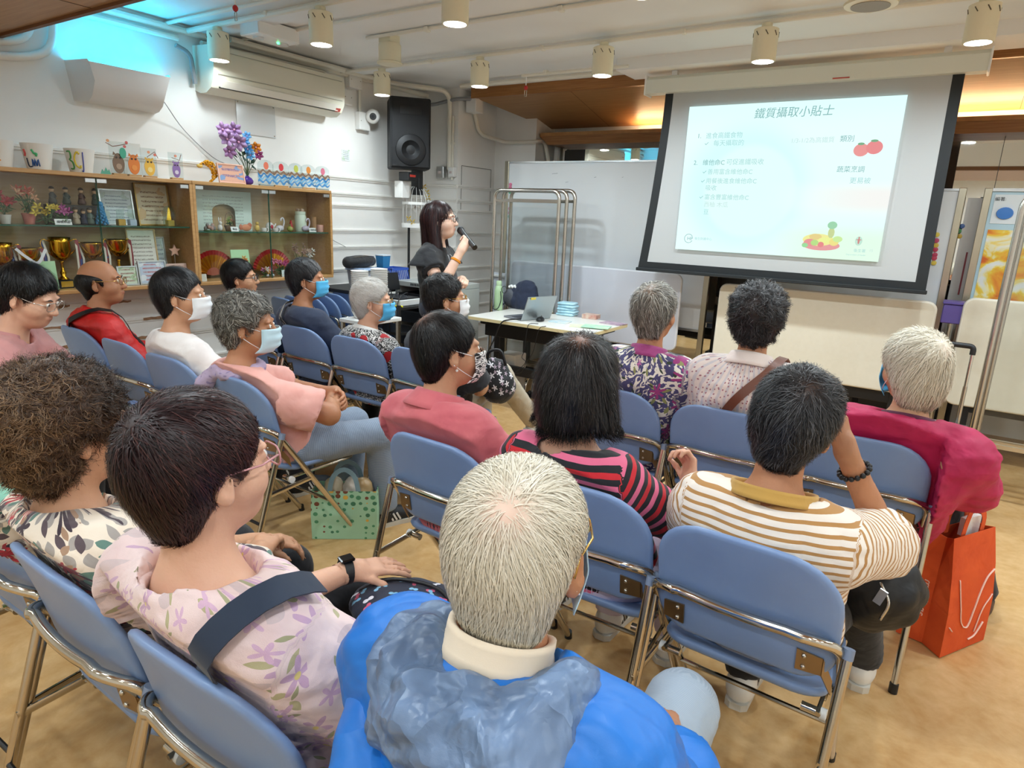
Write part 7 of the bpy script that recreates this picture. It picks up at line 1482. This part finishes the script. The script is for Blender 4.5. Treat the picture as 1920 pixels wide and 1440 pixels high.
yoke = [C(Nb + V3(-.175, -.02, -.075), Nb + V3(-.10, -.125, -.13), .04, .045, .04), C(Nb + V3(-.10, -.125, -.13), Nb + V3(.08, -.165, -.165), .045, .05, .04), C(Nb + V3(.08, -.165, -.165), Nb + V3(.18, -.07, -.12), .05, .045, .04)]
crumple('hood_shell', yoke, .009, BLUEJ, .008, 20, 3, c['t'])
crumple('collar_flap', [C(Nb + V3(.11, .0, -.04), Nb + V3(.165, .06, -.055), .028, .02, .03), EL(Nb + V3(.135, .0, -.07), (.035, .07, .045), None, .03)], .007, NAVYN, .007, 40, 8, c['t'])
crumple('collar_flap', [EL(Nb + V3(-.14, -.085, -.14), (.04, .04, .05), None, .03)], .008, NAVYN, .007, 40, 9, c['t'])
strap = MB().tube(bez([Nb + V3(-.0, -.178, -.165), Nb + V3(.045, -.165, -.12), Nb + V3(.1, -.13, -.105), Nb + V3(.15, -.07, -.12)], 18), .006, 6, flat=.5).build('hood_piping', BLUEJ, c['t'], True)
# ---- woman in the pale pink floral blouse, dark red-brown hair
PINKFLO = cloth('pale_pink_floral', '#ecd3cf', (('leaf', 27, .34, '#b7ad86', 3, .42, 2.2), ('flower', 19, .42, 5, '#c9a3bd', 7, .42), ('leaf', 30, .3, '#a39f7a', 12, .34, 2.6), ('flower', 24, .36, 5, '#d6aec6', 15, .36), ('leaf', 17, .36, '#d3bcbc', 18, .5, 2.0), ('dot', 19, .07, '#d8c27a', 7, .42)), .85, .55, 12, base2='#e4c6c4')
c = person('woman in a pale pink floral blouse with dark reddish short hair', chair='C15', hip=(-0.890, 0.680), head=(-.945, .55, 1.11), yaw=4, pitch=4, s=.98, b=1.08, skin='light', hl=.0045, shirt=PINKFLO, sleeve=.95, infl=.03, nr=.082, ndrop=.03, hem=.43, seed=8, fold=.007, cloth_h=.009, sw=.165, hump=.0,
           arms=[((-.25, .12, .66), (-.24, .335, .645), dict(D=(.35, .9, -.12), N=(.2, .1, 1), curl=.18, spread=.3)), ((.26, .07, .66), (.12, .33, .62))], pants=NAVYPANTS, shoes=SHOE_B, neckf=.0)
hair(c, H_DKBROWN, FULL, whorl=(.0, -.085, .08), n=7500, L=.075, w=.0015, grav=.5, curl=.25, cf=45, lift=.007, tips=.006, tone=lambda p: .45 + 1.2 * p[:, 1], scalp=(.25, .02), h=.005, seg=8, seed=3)
mesh = strap_on(c, 'bag_strap', [(.12, .05, c['S'][1][2] + .05), (.115, -.03, c['S'][1][2] + .06), (.075, -.12, c['S'][1][2] - .03), (.01, -.17, c['S'][1][2] - .14), (-.06, -.16, c['S'][1][2] - .26), (-.1, -.12, c['S'][1][2] - .36)], .045, cloth('navy_strap', '#16263c', (), .75, .1), .034, .004)
glasses(c, mat('pink_frame', '#c98f92', .4), .054, .036)
collar_ring(c, PINKFLO, .085, .018, .006, .1, 30, drop=.028)
w_ = V3(-.242, .328, .647); wt = MB().lathe([(.03, -.011), (.033, -.011), (.033, .011), (.03, .011), (.03, -.011)], (0, 0, 0), 20); wt.xf(Vector((.35, .9, -.12)).to_track_quat('Z', 'Y').to_matrix(), w_); wo = wt.build('watch', M_BLACK, c['t'], 40)
MB().box(w_ + V3(.004, .0, .036), (.03, .036, .009), rot(0, .1, -.3), .003).build('watch_face', mat('watch_glass', '#0a0c10', .1), wo)
# ---- woman with a big brown perm and leaf print blouse
LEAFP = cloth('leaf_print', '#e9d9c6', (('leaf', 32, .44, '#a39a93', 2, .9, 1.6), ('leaf', 28, .42, '#57474c', 5, .65, 1.9), ('flower', 20, .48, 6, '#3c2c36', 9, .42), ('flower', 18, .5, 9, '#b9303a', 21, .3), ('leaf', 30, .42, '#5f7f73', 26, .4, 1.9), ('leaf', 33, .36, '#a6846a', 31, .3, 1.8)), .8, .4, 10)
c = person('woman with a big brown curly perm and leaf-print blouse', chair='C14', hip=(-1.370, 0.680), head=(-1.445, .57, 1.06), yaw=6, pitch=2, s=.98, b=1.1, skin='mid', hl=.005, shirt=LEAFP, sleeve=.95, infl=.028, nr=.07, hem=.43, seed=12, fold=.006, cloth_h=.010, hump=.02,
           arms=[((-.25, .06, .64), (-.11, .30, .62)), ((.2, .12, .68), (.02, .225, .655), dict(D=(-.5, .8, .1), N=(.3, -.2, 1), curl=.55))], pants=BLKPANTS, shoes=SHOE_B, neckf=.01)
CURLV = [EL((0, -.03, .045), (.112, .128, .112), None, .03), EL((0, -.07, -.02), (.09, .07, .085), None, .03), EL((0, -.06, -.06), (.07, .05, .055), None, .03)] + [CUT(EL((0, .15, -.04), (.15, .115, .112), None, .012))] + [CUT(EL((q * .1, .005, -.03), (.05, .028, .042), None, .01)) for q in (-1, 1)]
hair(c, H_BROWN, CURLV, n=12000, L=.042, w=.0013, curl=3.2, cf=150, grav=.1, lift=.014, tips=.014, tone=lambda p: .42 - 2.2 * (p[:, 1] + .05) + .9 * np.abs(p[:, 0]), tone_var=.6, h=.006, seg=7, seed=6, rad_k=.5)
glasses(c, mat('dark_frame', '#2b2426', .4), .054, .04, .002)
# ---- person in mint green at the edge of the frame
MINT = cloth('mint_green', '#9fdcc2', (), .8, .4, 8)
c = person('person in mint green, mostly hidden behind the curly-haired woman', chair='C17', hip=(-1.85, .66), head=(-2.12, .54, 1.06), yaw=10, skin='mid', shirt=MINT, sleeve=.9, infl=.03, hem=.43, pants=BLKPANTS, shoes=SHOE_B, seed=14)
hair(c, H_BLACK, STD, n=1800)
sc = [C(c['Nb'] + V3(.10 * cos(a), -.01 + .085 * sin(a), -.03), c['Nb'] + V3(.10 * cos(a + .5), -.01 + .085 * sin(a + .5), -.03), .035, .035, .02) for a in np.arange(0, 6.2, .5)]
crumple('lace_scarf', sc, .009, cloth('lace_black', '#1d1d20', (('dot', 90, .3, '#c9c9c4', 3, .5),), .8, .6, 30), .01, 40, 3, c['t'])
# ---- bending person in a dusty pink jacket at the edge
DUSTY = cloth('dusty_pink_canvas', '#c98d89', (), .75, .5, 6, crease=6, base2='#bf817e')
c = person('person in a dusty pink jacket bending forward, black hair and glasses', (-3.26, .93), (-3.27, 1.19, 1.105), yaw=52, pitch=-20, roll=0, by=40, s=1.06, b=1.1, skin='light', hl=.006, shirt=DUSTY, sleeve=1.8, infl=.032, nr=.075, hem=.43, seed=17, fold=.008, hump=.06, sw=.17,
           arms=[((-.27, .28, .72), (-.1, .45, .60)), ((.27, .25, .70), (.1, .42, .60))], pants=BLKPANTS, shoes=SHOE_B, neckf=.08)
hair(c, H_BLACK, FULL, n=3500, L=.06, grav=.45, seed=9, tone=lambda p: .3 + 0 * p[:, 0]); glasses(c, M_STEEL); brow(c, M_BLACK); collar_ring(c, DUSTY, .072, .045, .03, .1, 90)
# ---- man in red
RED = cloth('red_nylon', '#cf1f1c', (), .5, .5, 7, crease=6, base2='#b81512', sheen=0)
c = person('balding man in a red jacket with a black strap and glasses', chair='C1', hip=(-3.940, 1.840), head=(-3.920, 1.780, 1.076), yaw=43, pitch=6, by=14, s=1.04, b=1.08, skin='tan', hl=.0055, shirt=RED, sleeve=1.85, infl=.03, nr=.074, hem=.43, seed=21, fold=.008, hump=.03, pants=NAVYPANTS, shoes=SHOE_B, sw=.17)
hair(c, H_BLACK, [EL((0, -.03, .006), (.087, .096, .074), None, .03), EL((0, -.06, -.055), (.052, .034, .045), None, .02)] + FACE_CUT + EAR_CUT + NAPE_CUT, whorl=(0, -.07, .12), n=2600, L=.04, grav=.8, lift=.003, tips=.002, seed=11)
glasses(c, M_GOLD); brow(c, M_BLACK); collar_ring(c, RED, .074, .045, .024, 0, 70)
strap_on(c, 'shoulder_strap', [(-.10, -.14, c['S'][1][2] - .12), (.0, -.13, c['S'][1][2] - .01), (.085, -.05, c['S'][1][2] + .06), (.125, .03, c['S'][1][2] + .04), (.13, .11, c['S'][1][2] - .08), (.12, .15, c['S'][1][2] - .2)], .034, M_BLACK, .036, .003)
MB().tube([c['Nb'] + V3(.02, .062, -.0), c['Nb'] + V3(.035, .085, -.05), c['Nb'] + V3(.03, .11, -.1)], .011, 8).build('yellow_collar', mat('yellow_cloth', '#e8c23a', .8), c['t'], True)
# ---- white T-shirt, white mask
WHITET = cloth('white_cotton', '#f1eae6', (), .85, .35, 8)
c = person('woman in a white T-shirt and white mask, black and grey hair', chair='C3', hip=(-2.950, 1.790), head=(-2.990, 1.700, 1.098), yaw=46, pitch=3, by=8, s=1.02, b=.95, skin='mid', shirt=WHITET, sleeve=.8, infl=.018, nr=.07, ndrop=.012, hem=.43, seed=24, pants=NAVYPANTS, shoes=SHOE_B)
hair(c, H_SALT, FULL, n=3800, L=.07, grav=.4, curl=.3, cf=40, lift=.006, tips=.006, tone=lambda p: .34 + 2.6 * p[:, 1] * (p[:, 0] > 0), tone_var=.6, seed=12); mask(c, M_MASKW, M_LOOP)
# ---- pink T-shirt, arms crossed
PINKT = cloth('pink_cotton', '#e9ada2', (), .85, .4, 8, base2='#e2a196'); LILAC = cloth('lilac_scarf', '#b3a0bb', (('leaf', 40, .3, '#8e7fa6', 3, .7, 2.2),), .8, .4, 14)
c = person('grey-haired woman in a pink T-shirt with arms crossed and lilac scarf', chair='C4', hip=(-2.380, 1.750), head=(-2.410, 1.650, 1.036), yaw=48, pitch=0, by=18, s=1.03, b=1.08, skin='tan', shirt=PINKT, sleeve=.85, infl=.024, nr=.07, hem=.42, seed=27, fold=.006, hump=.03, hl=.005, armr=1.1,
           arms=[((-.24, .15, .68), (.04, .25, .705), dict(D=(1, .1, -.05), N=(0, 1, .3), curl=.5)), ((.26, .13, .68), (.0, .27, .70), dict(D=(-.5, .45, -.75), N=(.5, .8, .3), curl=.35))],
           legs=[((-.13, .42, .49), (-.16, .40, .085)), ((.09, .45, .49), (.08, .48, .085))], pants=STRJEANS, shoes=SHOE_B, cuff=.06)
hair(c, H_GREY, [EL((0, -.02, .048), (.096, .112, .096), None, .03), EL((0, -.058, -.002), (.082, .062, .078), None, .03), EL((0, -.058, -.055), (.058, .036, .045), None, .02)] + FACE_CUT + EAR_CUT + NAPE_CUT, n=6500, L=.05, w=.0016, curl=1.5, cf=75, grav=.3, lift=.01, tips=.009, tone=lambda p: .5 + 0 * p[:, 0], tone_var=.9, seed=13)
mask(c, M_MASKL, M_LOOP)
sc = [C(c['Nb'] + V3(.085 * cos(a), -.0 + .08 * sin(a), -.005 + .012 * sin(a)), c['Nb'] + V3(.085 * cos(a + .5), .08 * sin(a + .5), -.005 + .012 * sin(a + .5)), .022, .022, .015) for a in np.arange(0, 6.2, .5)] + [C(c['Nb'] + V3(-.03, -.08, .0), c['Nb'] + V3(-.10, -.12, -.07), .026, .04, .02)]
crumple('neck_scarf', sc, .007, LILAC, .008, 45, 3, c['t'])
a_, e_, w_ = c['AR'][1]; p_ = e_ + (w_ - e_) * .86; wt = MB().lathe([(.031, -.009), (.034, -.009), (.034, .009), (.031, .009), (.031, -.009)], (0, 0, 0), 18); wt.xf(Vector(w_ - e_).to_track_quat('Z', 'Y').to_matrix(), p_); wt.build('wrist_watch', M_STEEL, c['t'], 40)
# ---- black hair and dark-rimmed glasses, at the back by the showcase
NAVYT = cloth('navy_cotton', '#28324a', (), .85, .4, 8)
c = person('black-haired person with dark-rimmed glasses and navy top below the fans', chair='C5b', hip=(-3.720, 2.730), head=(-3.940, 2.660, 1.052), yaw=48, pitch=4, s=.98, skin='mid', shirt=NAVYT, sleeve=.8, hem=.43, seed=30, pants=BLKPANTS, shoes=SHOE_B)
hair(c, H_BLACK, FULL, n=2600, L=.06, grav=.4, seed=14, tips=.004); glasses(c, M_BLACK, rim=.0022); brow(c, M_BLACK)
# ---- navy T-shirt with grey hair, mask and striped strap
c = person('grey-haired person in a navy T-shirt with blue mask and striped strap', chair='C5', hip=(-3.180, 2.720), head=(-3.270, 2.660, 1.099), yaw=50, pitch=3, by=10, s=1.0, b=1.06, skin='tan', shirt=NAVYT, sleeve=.9, infl=.02, nr=.074, ndrop=.012, hem=.43, seed=33, pants=BLKPANTS, shoes=SHOE_B, sw=.165)
hair(c, H_SALT, FULL, n=3600, L=.065, grav=.4, lift=.006, tips=.005, tone=lambda p: .34 + 5 * np.maximum(0, p[:, 1] - .0) + 2 * np.maximum(0, p[:, 2] - .07), tone_var=.55, seed=15); mask(c, M_MASKB, M_LOOP)
for dw, mm, nm in ((.036, M_BLACK, 'shoulder_strap'), (.022, mat('strap_grey', '#b8b2ad', .8), 'strap_stripe')):
    k_ = [(-.12, .04, c['S'][0][2] + .04), (-.11, -.03, c['S'][0][2] + .05), (-.06, -.11, c['S'][0][2] - .04), (.03, -.15, c['S'][0][2] - .18), (.10, -.13, c['S'][0][2] - .32)]
    if nm == 'shoulder_strap': strap_on(c, nm, k_, .04, mm, .024, .002)
    else:
        for dx in (-.016, .016): strap_on(c, nm, [(x + dx, y, z) for x, y, z in k_], .005, mm, .024, .0055)
# ---- white-haired woman with red-spotted black and white print
BWP = cloth('black_white_print', '#e8e6e3', (('blob', 60, .47, '#22211f', 3, 3.2), ('dot', 11, .27, '#b51f25', 9, .55)), .8, .35, 9)
c = person('white-haired woman in black and white print with red spots, blue mask', chair='C6', hip=(-2.710, 2.710), head=(-2.710, 2.660, 1.025), yaw=52, pitch=2, by=12, s=1.0, b=1., skin='light', shirt=BWP, sleeve=1.6, infl=.024, nr=.072, hem=.43, seed=36, pants=NAVYPANTS, shoes=SHOE_W)
hair(c, H_SNOW, FULL, whorl=(-.0, -.095, .06), n=4200, L=.075, grav=.15, lift=.007, tips=.006, tone=lambda p: .6 + 0 * p[:, 0], cap_tone=.55, scalp=(.35, .03), seed=16); mask(c, M_MASKB, M_LOOP); glasses(c, M_GOLD); collar_ring(c, BWP, .07, .04, .02, 0, 60)
MB().tube([c['Nb'] + V3(.082 * cos(a), .004 + .08 * sin(a), .0 + .01 * sin(a)) for a in np.linspace(0, 2 * pi, 24, endpoint=False)], .009, 6, closed=True).build('neck_strap', M_BLACK, c['t'], True)
# ---- person in black with a crossed beige leg
BLKT = cloth('black_cotton', '#1d1e24', (), .85, .4, 8)
c = person('person in black with white mask, glasses and a crossed beige-trousered leg', chair='C7', hip=(-2.240, 2.710), head=(-2.180, 2.660, 1.095), yaw=42, pitch=4, by=8, s=.99, b=1., skin='mid', shirt=BLKT, sleeve=.9, hem=.43, seed=39, legs=[((-.12, .44, .49), (-.12, .46, .085)), ((.02, .46, .60), (.0, .84, .215))], pants=BEIGE, shoes=None, cuff=.16)
hair(c, H_BLACK, FULL, n=4200, L=.05, grav=.25, curl=.5, cf=50, lift=.008, tips=.008, seed=17); mask(c, M_MASKW, M_LOOP); glasses(c, M_GOLD)
a_ = c['LG'][1][2]; dsh = nrm(V3(0, .75, -.62)); shoe(c['t'], c['LG'][0][2], SHOE_W)
so = shoe(c['t'], V3(0, 0, .085), SHOE_W); Rq = Matrix.Rotation(-.62, 4, 'X'); 
for ob in [so] + KIDS(so): ob.data.transform(Matrix.Translation(Vector(a_) + Vector((0, .02, -.02))) @ Rq @ Matrix.Translation((0, 0, -.085)))
k_ = c['LG'][1][1]; SOCK = cloth('striped_sock', '#f0eee9', (('stripe', .018, [(.35, '#2d3a44'), (.55, None), (.75, '#c0586a')]),), .85, .1)
V_, F_ = sdf_mesh([C(k_ + (a_ - k_) * .78, a_ + (a_ - k_) * .04, .042, .046, .01)], .008); mesh_np('sock', V_, F_, SOCK, c['t'], {'uvw': ('FLOAT_VECTOR', np.stack([V_[:, 0], (V_ - k_) @ nrm(a_ - k_), V_[:, 2]], 1))})
# ---- coral shirt
CORAL = cloth('coral_cotton', '#cf6a70', (), .85, .45, 7, base2='#c45d66')
ZEBRA = cloth('zebra_mask', '#efece8', (('blob', 70, .5, '#1a1a1a', 4, 2.5),), .8, .1)
c = person('person in a coral shirt with black hair and zebra-print mask', chair='C8', hip=(-1.270, 1.700), head=(-1.310, 1.617, 1.097), yaw=30, pitch=3, by=5, s=1.0, b=1.06, skin='mid', hl=.005, shirt=CORAL, sleeve=.95, infl=.026, nr=.07, hem=.43, seed=42, fold=.006, pants=NAVYPANTS, shoes=SHOE_B, sw=.16, cloth_h=.010)
hair(c, H_BLACK, SHORT + FACE_CUT + EAR_CUT + NAPE_CUT, whorl=(-.015, -.07, .10), n=5500, L=.065, grav=.35, lift=.006, tips=.006, scalp=(.55, .035), tone=lambda p: .3 + .8 * p[:, 2], seed=18, h=.005); mask(c, ZEBRA, M_LOOP); collar_ring(c, CORAL, .07, .05, .026, 0, 70)
MB().ell(c['X'](.078, -.002, -.05), .0045, 6).build('earring', M_WHITE, c['t'], True)
# ---- bob and red, pink, black stripes
STRIPE3 = cloth('red_pink_black_stripes', '#15161c', (('stripe', .062, [(.24, '#e06a8c'), (.5, None), (.74, '#c8202c'), (1.0, None)]),), .85, .3, 8)
c = person('woman with a black bob in red, pink and black stripes', chair='C9', hip=(-0.745, 1.680), head=(-0.810, 1.600, 1.082), yaw=8, pitch=2, s=1.02, b=1.02, skin='light', hl=.005, shirt=STRIPE3, sleeve=1.75, infl=.016, nr=.088, ndrop=.028, hem=.42, seed=45, fold=.004, cloth_h=.009,
           arms=[((-.25, .06, .66), (-.1, .32, .60)), ((.25, .07, .66), (.17, .25, .72), dict(D=(-.25, .5, .7), N=(.6, .6, -.2), curl=1.0))], pants=cloth('lilac_skirt', '#cfc4dc', (), .85, .3), shoes=SHOE_W)
BOB = [EL((0, -.022, .045), (.094, .108, .092), None, .03), EL((0, -.055, -.03), (.095, .065, .09), None, .04), C((0, -.06, -.03), (0, -.07, -.075), .07, .06, .04), C((-.07, -.02, .0), (-.084, -.025, -.085), .036, .04, .03), C((.07, -.02, .0), (.084, -.025, -.085), .036, .04, .03)] + [CUT(EL((0, .13, -.06), (.085, .13, .135), None, .012)), PLANE((0, .1, -1), (0, -.06, -.092))]
hair(c, H_BLACK, BOB, whorl=(.02, -.05, .125), n=8000, L=.10, w=.0015, grav=.9, lift=.01, tips=.018, drop=.35, seg=11, tone=lambda p: .35 + 1.3 * p[:, 2] + .8 * np.abs(p[:, 0]), scalp=(.4, .03), seed=19, h=.006, curl=.15, cf=40)
# ---- purple floral blouse
PURPF = cloth('purple_floral', '#e7e0d3', (('blob', 26, .47, '#4a4672', 2, 2.0), ('leaf', 17, .33, '#8f915a', 6, .6, 2.5), ('leaf', 21, .3, '#33402f', 11, .4, 2.8), ('flower', 10, .40, 7, '#9c3577', 16, .42), ('flower', 14, .24, 5, '#c269a0', 16.4, .3)), .8, .3, 9)
c = person('grey-haired person in a purple and magenta floral blouse', chair='C13', hip=(-1.100, 2.690), head=(-1.018, 2.640, 1.153), yaw=2, pitch=4, s=.98, b=1., skin='tan', shirt=PURPF, sleeve=1.2, infl=.022, nr=.068, hem=.43, seed=48, pants=BLKPANTS, shoes=SHOE_B)
hair(c, H_GREY, FULL, n=4500, L=.065, grav=.4, curl=.7, cf=60, lift=.009, tips=.01, tone=lambda p: .62 + 0 * p[:, 0], tone_var=.7, scalp=(.35, .04), seed=20); collar_ring(c, cloth('magenta_collar', '#a84583', (), .8), .068, .04, .014, 0, 50)
# ---- pale dotted blouse with brown strap
DOTB = cloth('pale_dotted_blouse', '#ecdcd4', (('vstripe', .03, [(.4, '#d5cdd0')]), ('dot', 60, .2, '#a8707a', 3, .55)), .8, .25, 9)
c = person('person in a pale dotted blouse with a brown shoulder strap', chair='C12', hip=(-0.630, 2.690), head=(-0.600, 2.640, 1.184), yaw=-6, pitch=5, s=1.0, b=1.05, skin='tan', shirt=DOTB, sleeve=.9, infl=.024, nr=.07, hem=.43, seed=51, pants=NAVYPANTS, shoes=SHOE_B, sw=.165)
hair(c, H_SALT, [EL((0, -.02, .045), (.103, .116, .096), None, .03), EL((0, -.058, -.008), (.09, .064, .08), None, .03), EL((0, -.06, -.055), (.066, .04, .05), None, .02)] + FACE_CUT + EAR_CUT + NAPE_CUT, whorl=(.0, -.09, .06), n=7000, L=.045, curl=2.0, cf=90, grav=.2, lift=.012, tips=.012, tone=lambda p: .36 + 1.6 * np.maximum(0, p[:, 2] - .04), tone_var=.6, scalp=(.5, .03), seed=21); collar_ring(c, DOTB, .07, .045, .022, 0, 60)
strap_on(c, 'shoulder_strap', [(.15, .04, c['S'][1][2] + .04), (.12, -.03, c['S'][1][2] + .05), (.05, -.11, c['S'][1][2] - .02), (-.03, -.15, c['S'][1][2] - .14), (-.1, -.14, c['S'][1][2] - .26), (-.13, -.1, c['S'][1][2] - .36)], .034, mat('brown_leather', '#6a3a26', .5), .028, .003)
# ---- tan and white stripes, chin in hand
TANST = cloth('tan_white_stripes', '#f1e6da', (('stripe', .0205, [(.38, '#b9884f'), (1.0, None)]),), .85, .3, 8)
MUST = cloth('mustard_rib', '#c2974a', (), .85, .15)
c = person('person in a tan and white striped T-shirt resting head on hand', chair='C10', hip=(-0.268, 1.690), head=(-.255, 1.635, 1.07), yaw=2, pitch=-4, roll=9, by=-2, s=1.04, b=1.06, skin='tan', hl=.005, shirt=TANST, sleeve=.88, infl=.022, nr=.088, ndrop=.012, hem=.42, seed=54, fold=.005, sw=.16, cloth_h=.008, hump=.015, armr=1.06,
           arms=[((-.26, .1, .66), (-.12, .34, .60)), ((.25, .17, .735), (.125, .075, .985), dict(D=(-.32, -.02, .95), N=(.75, -.25, .35), curl=1.25, thumb=.8))], legs=[((-.12, .40, .48), (-.07, .33, .085)), ((.2, .46, .48), (.26, .66, .085))], pants=BLKPANTS, shoes=SHOE_W, cuff=.06, lean_shoulder=.01)
hair(c, H_SALT, FULL, whorl=(.015, -.08, .085), n=8000, L=.06, grav=.35, curl=.9, cf=55, lift=.009, tips=.008, tone=lambda p: .33 + 1.0 * np.abs(p[:, 0]) + 1.2 * np.maximum(0, -p[:, 2] - .02), tone_var=.6, scalp=(.25, .03), seed=22, h=.005)
collar_ring(c, MUST, .09, .022, .01, .05, 10, drop=-.014)
a_, e_, w_ = c['AR'][1]; p_ = e_ + (w_ - e_) * .80; ax = Vector(w_ - e_).to_track_quat('Z', 'Y').to_matrix()
br = thing('bead_bracelet', 'black bead bracelet on the wrist of the striped T-shirt wearer', 'bracelet', tuple(c['w'](p_)), 0)
for k in range(16):
    q_ = ax @ Vector((.036 * cos(k * pi / 8), .036 * sin(k * pi / 8), 0)); MB().ell(Matrix(c['Rb'].tolist()) @ q_, .0072, 6).build('bead', M_BLACK, br, True)
# ---- magenta jacket
MAGEN = cloth('magenta_nylon', '#bf1d56', (), .62, .5, 6, crease=6, base2='#aa1549', sheen=0)
c = person('white-haired person in a magenta jacket', chair='C11', hip=(-0.110, 2.690), head=(-0.057, 2.600, 1.076), yaw=-30, pitch=0, roll=-4, by=6, s=1.03, b=1.2, skin='mid', shirt=MAGEN, sleeve=1.9, infl=.036, nr=.078, hem=.36, seed=57, fold=.009, sw=.185, hump=.06, lean_shoulder=.015,
           arms=[((-.26, .12, .66), (-.1, .35, .60)), ((.29, .02, .68), (.22, .30, .58))], legs=[((-.1, .42, .48), (-.1, .42, .085)), ((.25, .42, .47), (.39, .47, .085))], pants=BLKPANTS, shoes=SHOE_BR)
hair(c, H_WHITE, [EL((0, -.022, .045), (.092, .108, .092), None, .03), EL((0, -.058, -.02), (.084, .062, .085), None, .03), EL((0, -.058, -.075), (.066, .042, .05), None, .02)] + FACE_CUT + EAR_CUT + [PLANE((0, .25, -1), (0, -.07, -.115))], whorl=(.03, -.088, .07), n=7000, L=.09, grav=.5, lift=.009, tips=.011, tone=lambda p: .52 + 1.4 * p[:, 2], cap_tone=.5, scalp=(.5, .03), seg=9, seed=23)
mask(c, M_MASKB, M_LOOP); collar_ring(c, cloth('plum_collar', '#5d2140', (('dot', 80, .2, '#8a5a70', 2, .6),), .8), .074, .03, .012, 0, 50)
# ---- standing speaker with microphone
BLKB = cloth('black_blouse', '#15161b', (), .8, .35, 8)
c = person('woman speaker in a black blouse talking into a microphone', (-2.86, 3.42), (-2.885, 3.455, 1.485), yaw=66, pitch=4, by=72, s=1.0, b=.9, sw=.15, skin='pale', hl=.005, stand=True, hump=.0, shirt=BLKB, sleeve=.45, infl=.016, nr=.062, hem=.80, seed=60, hands=(1, 1),
           arms=[((-.20, .0, 1.05), (-.06, .14, 1.10), dict(D=(.8, .5, .1), N=(-.3, .4, .9), curl=1.0, thumb=.7)), ((.21, .10, 1.07), (.10, .19, 1.305), dict(D=(-.62, .25, .75), N=(.55, .75, .2), curl=1.15, thumb=.9))], pants=NAVYPANTS, shoes=(M_BLACK, M_BLACK), cuff=.05, neckf=.02)
LONG = [EL((0, -.022, .042), (.084, .102, .088), None, .03), C((0, -.065, .0), (0, -.07, -.24), .065, .06, .04), C((.066, -.03, .0), (.085, -.0, -.27), .03, .035, .03), C((-.066, -.03, .0), (-.085, .0, -.27), .03, .035, .03)] + [CUT(EL((0, .125, -.075), (.078, .11, .155), None, .012)), PLANE((0, 0, -1), (0, 0, -.30))]
hair(c, H_LONG, LONG, whorl=(0, -.0, .14), n=5000, L=.34, w=.0018, grav=1.4, lift=.005, tips=.004, drop=.2, seg=14, tone=lambda p: .35 + 1.2 * p[:, 2], seed=24)
glasses(c, mat('dark_frame'), .05, .03, .0018); brow(c, M_BLACK)
for i, q_ in enumerate((-1, 1)):
    S_ = c['S'][i]
    def ruf(u, v, S_=S_, q_=q_):
        a = -1.9 + 3.8 * u; r = .062 + .052 * v + .008 * v * sin(u * 26); return tuple(S_ + V3(q_ * (.0 + .035 * v + .055 * cos(a) * (.5 + v)), sin(a) * r, .045 - .085 * v + .03 * cos(a) * (1 - v)))
    MB().grid(ruf, 40, 8).build('sleeve_ruffle', BLKB, c['t'], True, solid=.004)
for q_ in (-1, 1): MB().tube(bez([c['Nb'] + V3(q_ * .008, .075, -.035), c['Nb'] + V3(q_ * .03, .10, -.06), c['Nb'] + V3(q_ * .02, .112, -.12), c['Nb'] + V3(q_ * .035, .115, -.15)], 12), .003, 5).build('collar_cord', mat('cord_grey', '#b9bcc0', .6), c['t'], True)
a_, e_, w_ = c['AR'][1]; p_ = e_ + (w_ - e_) * .72; wt = MB().lathe([(.031, -.008), (.035, -.006), (.035, .006), (.031, .008), (.031, -.008)], (0, 0, 0), 18); wt.xf(Vector(w_ - e_).to_track_quat('Z', 'Y').to_matrix(), p_); wt.build('amber_bracelet', mat('amber', '#e08a1e', .2, emit=None), c['t'], 40)
mo = c['Hc'] + c['Hm'] @ V3(0, .135, -.07); hd_ = w_ + nrm(V3(-.62, .25, .75)) * .075 + V3(0, .03, -.01)
ax = nrm(hd_ - mo); mc = thing('microphone', 'black handheld microphone in the speaker\'s hand', 'microphone', (0, 0, 0), 0)
W = c['w']; MB().ell(W(mo), .025, 10).build('grille', mat('mic_grille', '#2a2b2e', .5, .6, bump=(700, .6, .002)), mc, True)
MB().tube([W(mo + ax * .012), W(mo + ax * .05), W(mo + ax * .1), W(mo + ax * .19), W(mo + ax * .235)], [.023, .019, .0165, .0165, .018], 14).build('handle', M_BLACK, mc, 50)
